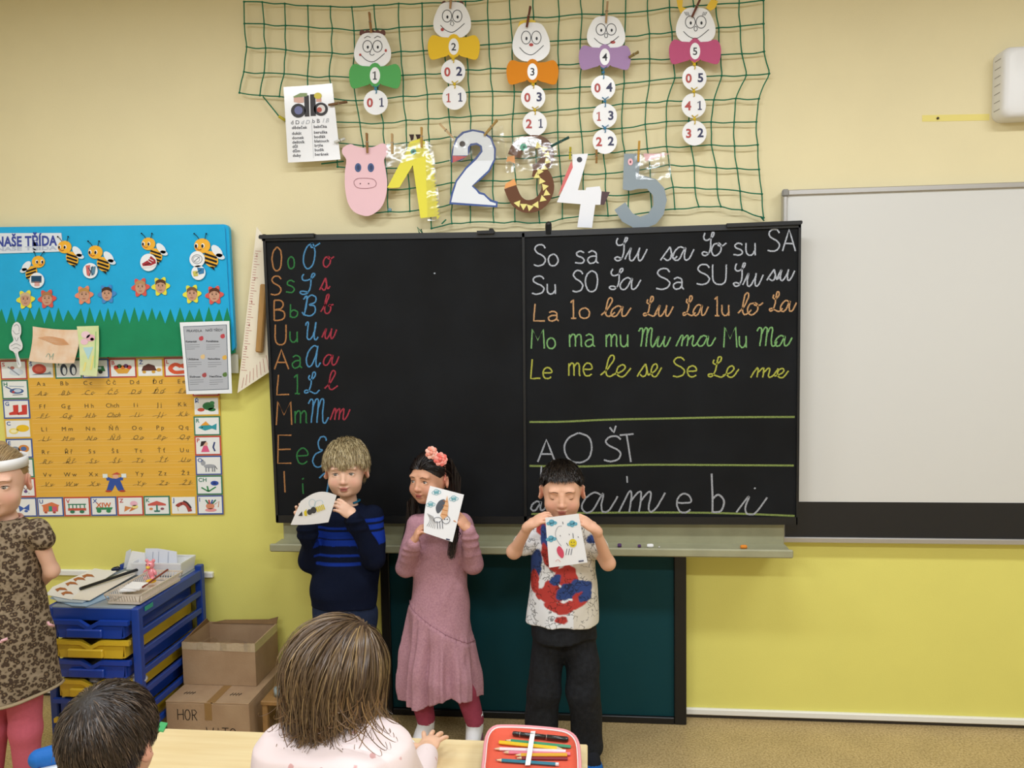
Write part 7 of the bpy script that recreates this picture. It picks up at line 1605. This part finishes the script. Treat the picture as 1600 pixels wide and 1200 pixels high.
# ---- girl in the leopard dress at the left edge -------------------------------
def girl_leopard():
    root = thing('person', 'fair-haired girl in a leopard print dress and white paper headband at the left edge', 'person', Wy(20, 1270, -.85)*[1, 1, 0])
    y = -.85; Hc = J(-3, 754, y-.01); H = Head(Hc, rotz(.50) @ rotx(.06), 1.15)
    shL, shR = J(-38, 832, y), J(56, 830, y); mid = (shL+shR)/2; neck = mid+np.array([0, .01, .036])
    elL, wrL = J(-62, 905, y+.03), J(-25, 945, y+.12); elR, wrR = J(81, 892, y+.03), J(50, 925, y+.12)
    hip = J(15, 1010, y); legs = []
    for s, kx, ax in ((-1, -12, -14), (1, 40, 44)):
        h = hip+np.array([s*.05, 0, -.03]); k = J(kx, 1140, y); a = J(ax, 1245, y+.02); a[2] = .08; f = a+np.array([s*.02, -.09, -.045]); legs.append((h, k, a, f))
    S = Sdf((hip[0]-.27, y-.16, 0), (hip[0]+.25, y+.22, Hc[2]+.14), .0026, (mid[2]+.0, Hc[2]+.13))
    body_common(S, hip, (shL, shR), neck, H, legs, [(shL, elL, wrL), (shR, elR, wrR)], wr=.0165, up=.025, el_=.0225)
    H.sculpt(S, lids=.0034)
    hand(S, wrR, (-1, .1, -.3), (0, -1, 0), (0, 0, 1), q=.95, wr_r=.0165); hand(S, wrL, (1, .2, -.3), (0, -1, 0), (0, 0, 1), q=.95, wr_r=.0165)
    S.build('body', SKIN, root, col=H.color('#e4b69c', lip='#b0605a'))
    H.face_parts(root, '#3c2c22', '#8a6748', look=(-.1, -.25))
    mb = MB(); mb.ell(H.w((.078, -.004, -.040)), .0022, mat('#e6e2dc', .2, metal=.8), nu=8, nv=6); mb.build('earring', root)
    # dress
    S = Sdf((hip[0]-.24, y-.20, .3), (hip[0]+.25, y+.20, neck[2]+.05), .0048)
    X = lambda px_, py: J(px_, py, y)[0]; tz = lambda p: J(20, p, y)[2]
    rows = [(tz(1104), X(10, 1095), y, .185, .135), (tz(1040), X(10, 1040), y, .165, .120), (tz(970), X(9, 970), y, .145, .105), (tz(905), X(8, 905), y, .124, .090), (tz(860), X(8, 860), y, .114, .080), (tz(828), X(8, 835), y, .104, .068), (tz(808), X(8, 812), y, .060, .050)]
    S.loft(rows, k=.02, fold=lambda th, X_, Z: .045*np.sin(5*th+.5)*np.clip((tz(930)-Z)/.25, 0, 1), zlow=lambda X_, Y_: tz(1104)+.05+(X_-hip[0])*.16)
    for a, b in ((shL, elL), (shR, elR)): d_ = np.sign(b[0]-a[0]); e_ = a+np.array([d_*.026, 0, -.030]); S.chain([a, e_], [.036, .036], k=.02)
    S.cap(shL, shR, .040, k=.02); S.wob(.0026, 20, 22); S.ell(neck+np.array([0, -.012, .030]), (.046, .046, .030), k=.006, op='s')
    m = bpy.data.materials.new('leopard_jersey'); m.use_nodes = True; nt = m.node_tree; b = nt.nodes['Principled BSDF']; b.inputs['Roughness'].default_value = .85
    tc = nt.nodes.new('ShaderNodeTexCoord'); ns = nt.nodes.new('ShaderNodeTexNoise'); ns.inputs['Scale'].default_value = 60
    ad = nt.nodes.new('ShaderNodeVectorMath'); ad.operation = 'MULTIPLY_ADD'; ad.inputs[1].default_value = (.012, .012, .012); nt.links.new(tc.outputs['Object'], ns.inputs['Vector']); nt.links.new(ns.outputs['Color'], ad.inputs[0]); nt.links.new(tc.outputs['Object'], ad.inputs[2])
    v = nt.nodes.new('ShaderNodeTexVoronoi'); v.inputs['Scale'].default_value = 66; v.inputs['Randomness'].default_value = .8; nt.links.new(ad.outputs[0], v.inputs['Vector'])
    cr = nt.nodes.new('ShaderNodeValToRGB'); e = cr.color_ramp.elements; e[0].position = 0; e[0].color = lin('#705c42'); e[1].position = .9; e[1].color = lin('#9a8870')
    for p, c in ((.15, '#7d6749'), (.22, '#3d2c20'), (.48, '#42311f'), (.56, '#85745c')): q = cr.color_ramp.elements.new(p); q.color = lin(c)
    nt.links.new(v.outputs['Distance'], cr.inputs[0])
    g2 = nt.nodes.new('ShaderNodeTexNoise'); g2.inputs['Scale'].default_value = 75; nt.links.new(tc.outputs['Object'], g2.inputs['Vector']); rr = nt.nodes.new('ShaderNodeMapRange'); rr.inputs[1].default_value = .64; rr.inputs[2].default_value = .68; nt.links.new(g2.outputs[0], rr.inputs[0])
    mx = nt.nodes.new('ShaderNodeMix'); mx.data_type = 'RGBA'; nt.links.new(rr.outputs[0], mx.inputs[0]); nt.links.new(cr.outputs[0], mx.inputs[6]); mx.inputs[7].default_value = lin('#85745c'); nt.links.new(mx.outputs[2], b.inputs['Base Color'])
    dr = S.build('dress', m, root)
    mb = MB()
    P = []
    for i in range(40):
        t = 2*math.pi*i/40; n = 1+.045*math.sin(5*t+.5); x = X(10, 1095)+.178*n*np.sign(math.cos(t))*abs(math.cos(t))**.87; yy = y+.130*n*np.sign(math.sin(t))*abs(math.sin(t))**.87; P.append(np.array([x, yy, tz(1104)+.05+(x-hip[0])*.16]))
    mb.tube(P, .011, mat('#9d8a6c', .9), 6, closed=True, flat=.45); mb.build('hem_band', root)
    mb = MB(); mb.tube([neck+np.array([.050*math.cos(t), -.008+.048*math.sin(t), .006+.008*math.sin(t)]) for t in np.linspace(0, 2*math.pi, 24, endpoint=False)], .0065, mat('#d9a79c', .85), 8, closed=True); mb.build('collar', root, label='pink collar')
    for a, b in ((J(75, 972, y-.03), J(84, 978, y-.02)), (J(2, 1003, y-.11), J(12, 998, y-.11))):
        mb = MB(); mb.tube([a, (a+b)/2+(0, -.01, .003), b], .005, mat('#e0aeb2', .7), 6); mb.build('ribbon_loop', root)
    S = Sdf((hip[0]-.2, y-.12, .07), (hip[0]+.2, y+.12, .5), .006)
    for (h, k, a, f) in legs: S.chain([h, k, a], [.066, .050, .036], k=.02)
    S.build('tights', mat('#cf6678', .85, noise=.06, scale=90, bump=.2, bscale=200), root)
    for (h, k, a, f) in legs: shoe('shoe', a, f, '#b06a80', root)
    r = np.random.default_rng(41)
    S = Sdf(Hc-(.13, .13, .13), Hc+(.13, .15, .16), .0034)
    H.e(S, (0, .020, .028), (.0735, .088, .079), k=.01); H.e(S, (0, -.092, -.030), (.066, .062, .070), k=.01, op='s'); H.e(S, (0, -.02, -.08), (.09, .075, .055), k=.01, op='s')
    for g in (-1, 1): H.e(S, (g*.078, .0, -.012), (.020, .026, .030), k=.008, op='s')
    H.e(S, (.0, .06, .098), (.022, .022, .018), k=.01); S.build('hair', mat('#a5855a', .6, noise=.25, scale=50, bump=.4, bscale=150), root)
    D = dirs(12000, r); ok = (D[:, 2] > .22) | (D[:, 1] > .1); ok &= ~((D[:, 1] < -.45) & (D[:, 2] < .42)) & (D[:, 2] > -.5); D = D[ok][:4500]
    tgt = np.array([.0, .75, .65]); P = flow(H, D, (0, -1, .1), .006, 7, .0, (.0, .003), .04, r); strands('hair_strands', P, .0007, .0004, haircol(len(P), '#8f7048', '#c2a678', r), root, kind='stuff', ctr=Hc)
    # paper headband
    mb = MB(); n = 40; V = []
    for zz, gr in ((.044, .0045), (.076, .0040), (.076, .0028), (.044, .0033)):
        for i in range(n):
            t = 2*math.pi*i/n; V.append(H.w(((.0740+gr)*math.cos(t), .018+(.088+gr)*math.sin(t), zz-.002*math.sin(t))))
    F = [(a*n+i, a*n+(i+1) % n, ((a+1) % 4)*n+(i+1) % n, ((a+1) % 4)*n+i) for a in range(4) for i in range(n)]
    mb.add(V, F, mat('#eceae8', .6), True); hb = mb.build('paper_headband', root)
    for dx, ang, c in ((-.004, .12, '#e9bd2e'), (-.016, -.2, '#e88a2c'), (.01, .0, '#f0c93a')):
        mb = MB(); a = H.w((dx, -.078, .05)); b_ = H.w((dx+ang*.1, -.074, .125)); w = .007
        mb.prism([a+(-w, 0, 0), a+(w, 0, 0), b_+(w*.8, 0, 0), b_+(0, 0, .016), b_+(-w*.8, 0, 0)], (0, .0012, 0), mat(c, .6)); mb.build('paper_spike', hb)
girl_leopard()

# ---- seated girl seen from behind --------------------------------------------
def girl_front():
    root = thing('person', 'seated girl from behind with long light brown hair and pale pink top', 'person', (-.24, -1.98, 0))
    y = -1.93; Hc = np.array([J(536, 1050, -1.86)[0], -1.86, J(548, 1052, -1.86)[2]]); H = Head(Hc, rotz(math.pi-.45) @ rotx(.22), 1.0)
    shL, shR = J(452, 1178, y), J(598, 1182, y+.02); mid = (shL+shR)/2; neck = mid+np.array([0, .02, .05])
    elR = np.array([J(690, 1210, -1.74)[0], -1.76, .70]); wrR = Wz(664, 1176, .625); elR = np.array([wrR[0]+.03, -1.70, .66])
    elL = shL+np.array([-.06, .06, -.20]); wrL = elL+np.array([.12, .18, .0]); wrL[2] = .62; elL[2] = .68
    hip = np.array([mid[0], y-.06, .46]); legs = []
    for s in (-1, 1):
        h = hip+np.array([s*.06, 0, -.02]); k = h+np.array([s*.03, .28, .0]); a = k+np.array([0, .04, -.35]); a[2] = .08; f = a+np.array([0, .09, -.045]); legs.append((h, k, a, f))
    S = Sdf((hip[0]-.30, y-.18, 0), (hip[0]+.34, wrR[1]+.14, Hc[2]+.13), .0030, (.56, Hc[2]+.12), hz=.003)
    body_common(S, hip, (shL, shR), neck, H, legs, [(shL, elL, wrL), (shR, elR, wrR)], wr=.017, up=.027, el_=.023)
    H.sculpt(S)
    hand(S, wrR, (.12, 1, .10), (0, .1, -1), (-1, 0, 0), q=1.02, curl=(.16, .18, .18, .2), spread=.26, tcurl=.1, tdir=(-.85, .5, -.05), wr_r=.018, k=.003)
    hand(S, wrL, (.5, 1, -.0), (0, 0, -1), (1, 0, 0), q=1.0, wr_r=.018)
    S.build('body', SKIN, root, col=H.color('#e3b596'))
    H.face_parts(root, '#4b3a2a', '#8a6748')
    S = Sdf((hip[0]-.34, y-.22, .44), (hip[0]+.36, wrR[1]+.03, neck[2]+.06), .005)
    S.loft([(.45, hip[0], y-.04, .135, .11), (.70, mid[0], y-.02, .14, .11), (shL[2]-.06, mid[0], y, .150, .10), (shL[2]+.02, mid[0], y+.01, .125, .085), (neck[2]+.01, neck[0], neck[1], .055, .05)], k=.03)
    for a, b, c in ((shL, elL, wrL), (shR, elR, wrR)): v = (c-b)/np.linalg.norm(c-b); S.chain([a, b], [.056, .046], k=.03); S.chain([b, c-v*.022], [.044, .031], k=.02)
    S.wob(.005, 16, 44)
    m = bpy.data.materials.new('pale_pink_cotton'); m.use_nodes = True; nt = m.node_tree; b = nt.nodes['Principled BSDF']; b.inputs['Roughness'].default_value = .85
    tc = nt.nodes.new('ShaderNodeTexCoord'); v = nt.nodes.new('ShaderNodeTexVoronoi'); v.inputs['Scale'].default_value = 23; nt.links.new(tc.outputs['Object'], v.inputs['Vector'])
    ns = nt.nodes.new('ShaderNodeTexNoise'); ns.inputs['Scale'].default_value = 90; nt.links.new(tc.outputs['Object'], ns.inputs['Vector'])
    mu = nt.nodes.new('ShaderNodeMath'); mu.operation = 'MULTIPLY_ADD'; mu.inputs[1].default_value = .18; nt.links.new(ns.outputs[0], mu.inputs[0]); nt.links.new(v.outputs['Distance'], mu.inputs[2])
    r_ = nt.nodes.new('ShaderNodeMapRange'); r_.inputs[1].default_value = .20; r_.inputs[2].default_value = .24; nt.links.new(mu.outputs[0], r_.inputs[0])
    mx = nt.nodes.new('ShaderNodeMix'); mx.data_type = 'RGBA'; mx.inputs[6].default_value = lin('#d3a3a0'); mx.inputs[7].default_value = lin('#ecdad8'); nt.links.new(r_.outputs[0], mx.inputs[0]); nt.links.new(mx.outputs[2], b.inputs['Base Color'])
    S.build('long_sleeved_top', m, root)
    S = Sdf((hip[0]-.2, y-.2, .05), (hip[0]+.2, y+.45, .6), .008); S.cap(hip+(-.05, 0, 0), hip+(.05, 0, 0), .10, k=.02)
    for (h, k, a, f) in legs: S.chain([h, k, a], [.075, .058, .045], k=.02)
    S.build('trousers', mat('#4a5570', .85), root)
    for (h, k, a, f) in legs: shoe('shoe', a, f, '#c9a0b0', root)
    # hair
    r = np.random.default_rng(51)
    S = Sdf(Hc-(.15, .15, .22), Hc+(.15, .15, .15), .004)
    H.e(S, (0, .022, .028), (.079, .094, .084), k=.01); S.cap(Hc+(0, -.01, -.02), Hc+(.0, -.03, -.10), .070, .056, k=.03)
    H.e(S, (0, -.10, -.04), (.07, .065, .08), k=.01, op='s'); S.build('hair', mat('#44301f', .5, noise=.35, scale=40, bump=.5, bscale=120, stretch=(1, 1, .25)), root)
    D = dirs(34000, r); ok = ~((D[:, 1] < -.35) & (D[:, 2] < .45)) & (D[:, 2] > -.55); D = D[ok][:12500]
    P = flow(H, D, (-.35, -.30, .90), .0168, 15, 1.05, (.002, .022), .03, r, r=(.078, .093, .084))
    # keep outside the back and flip the ends up a little
    N = len(P); s = np.linspace(0, 1, 15)
    ph = r.uniform(0, 6.28, (N, 1)); wv = np.stack([np.cos(ph+s*5), np.sin(ph+s*5)], -1)*(s**2*.010)[None, :, None]; P[..., 0] -= (s**2)[None]*.004*np.clip((Hc[0]+.03-P[:, -1:, 0])/.08, 0, 1)
    P[..., :2] += wv
    zlim = shL[2]+.045; low = np.clip(P[..., 2]-zlim, -.085, 0); P[..., 2] = np.maximum(P[..., 2]-low*.55, zlim-.075); P[..., 1] += low*.25; P[..., 0] += low*.6*np.where(P[:, -1:, 0] > Hc[0]+.02, -1, .6)
    keep = (np.abs(P[:, -1, 0]-Hc[0]) < .125) & ~((P[:, -1, 1] > Hc[1]+.03) & (P[:, -1, 2] < zlim)); P = P[keep]; N = len(P)
    strands('hair_strands', P, .0008, .0004, haircol(N, '#453224', '#7d6446', r, third='#937850'), root, kind='stuff', ctr=Hc)
    # wispy curls at the ends
    n = 90; P = np.zeros((n, 14, 3)); s = np.linspace(0, 1, 14)
    for i in range(n):
        x0 = r.uniform(435, 600); c0 = J(x0, r.uniform(1075, 1115), y-.035); d = r.choice([-1, 1]); rad = r.uniform(.012, .03); L = r.uniform(.04, .09)
        for j, t in enumerate(s): P[i, j] = c0+np.array([d*rad*(1-math.cos(t*3.6)), -.008*t-.004*i/n, -L*math.sin(t*2.2)])
    strands('hair_wisps', P, .0008, .0004, haircol(n, '#5a3e2a', '#8f7048', r), root, kind='stuff', ctr=Hc)
girl_front()

# ---- seated boy seen from behind ----------------------------------------------
def boy_front():
    root = thing('person', 'seated boy from behind with short dark brown hair at the lower left', 'person', (-.62, -2.1, 0))
    y = -1.99; Hc = np.array([J(172, 1160, y)[0], y, J(172, 1160, y)[2]]); H = Head(Hc, rotz(math.pi+.12) @ rotx(.30), .97)
    neck = Hc+np.array([0, -.03, -.12]); mid = neck+np.array([0, -.01, -.06]); shL, shR = mid+(-.13, 0, -.01), mid+(.13, 0, -.01)
    hip = np.array([mid[0], y-.12, .44]); legs = []; arms = []
    for s, sh in ((-1, shL), (1, shR)):
        h = hip+np.array([s*.06, 0, -.02]); k = h+np.array([s*.03, .28, 0.]); a = k+np.array([0, .04, -.33]); a[2] = .08; f = a+np.array([0, .09, -.045]); legs.append((h, k, a, f))
        el = sh+np.array([s*.04, .06, -.17]); wr = el+np.array([-s*.06, .17, -.02]); wr[2] = .61; arms.append((sh, el, wr))
    S = Sdf((hip[0]-.26, y-.26, 0), (hip[0]+.26, y+.32, Hc[2]+.13), .0034, (.7, Hc[2]+.12), hz=.0034)
    body_common(S, hip, (shL, shR), neck, H, legs, arms)
    H.sculpt(S)
    for (sh, el, wr) in arms: hand(S, wr, (0, 1, 0), (0, 0, -1), (1 if wr[0] < mid[0] else -1, 0, 0), q=1.0, k=.004)
    S.build('body', SKIN, root, col=H.color('#ddaa8c')); H.face_parts(root)
    S = Sdf((hip[0]-.27, y-.28, .4), (hip[0]+.27, y+.3, neck[2]+.06), .007)
    S.loft([(.42, hip[0], y-.10, .135, .11), (shL[2]-.08, mid[0], mid[1], .145, .10), (shL[2]+.03, mid[0], mid[1], .12, .08), (neck[2]+.01, neck[0], neck[1], .055, .05)], k=.03)
    for a, b, c in arms: S.chain([a, b, c-(c-b)*.1], [.052, .044, .03], k=.02)
    S.build('hooded_top', mat('#3e6a9a', .85, bump=.2, bscale=120), root)
    S = Sdf((hip[0]-.2, y-.26, .05), (hip[0]+.2, y+.4, .58), .008); S.cap(hip+(-.05, 0, 0), hip+(.05, 0, 0), .10, k=.02)
    for (h, k, a, f) in legs: S.chain([h, k, a], [.075, .058, .045], k=.02)
    S.build('trousers', mat('#2f3440', .85), root)
    for (h, k, a, f) in legs: shoe('shoe', a, f, '#33415e', root)
    r = np.random.default_rng(61)
    S = Sdf(Hc-(.14, .14, .15), Hc+(.14, .14, .15), .004)
    H.e(S, (0, .020, .028), (.0775, .092, .084), k=.01); H.e(S, (0, -.09, -.03), (.066, .062, .070), k=.01, op='s')
    for g in (-1, 1): H.e(S, (g*.080, -.004, -.016), (.022, .030, .034), k=.008, op='s')
    H.e(S, (0, .0, -.13), (.12, .12, .065), k=.01, op='s'); S.build('hair', mat('#241a13', .5, noise=.3, scale=50, bump=.4, bscale=150), root)
    D = dirs(30000, r); ok = ~((D[:, 1] < -.35) & (D[:, 2] < .35)) & (D[:, 2] > -.55) & ~((np.abs(D[:, 0]) > .75) & (D[:, 2] < -.02) & (D[:, 1] < .25)); D = D[ok][:14000]
    P = flow(H, D, (.18, .60, .78), .0060, 8, .30, (.001, .006), .09, r, r=(.077, .0925, .084)); strands('hair_strands', P, .00065, .0003, haircol(len(P), '#1c140f', '#4c3b2d', r, third='#6a5745'), root, kind='stuff', ctr=Hc)
boy_front()
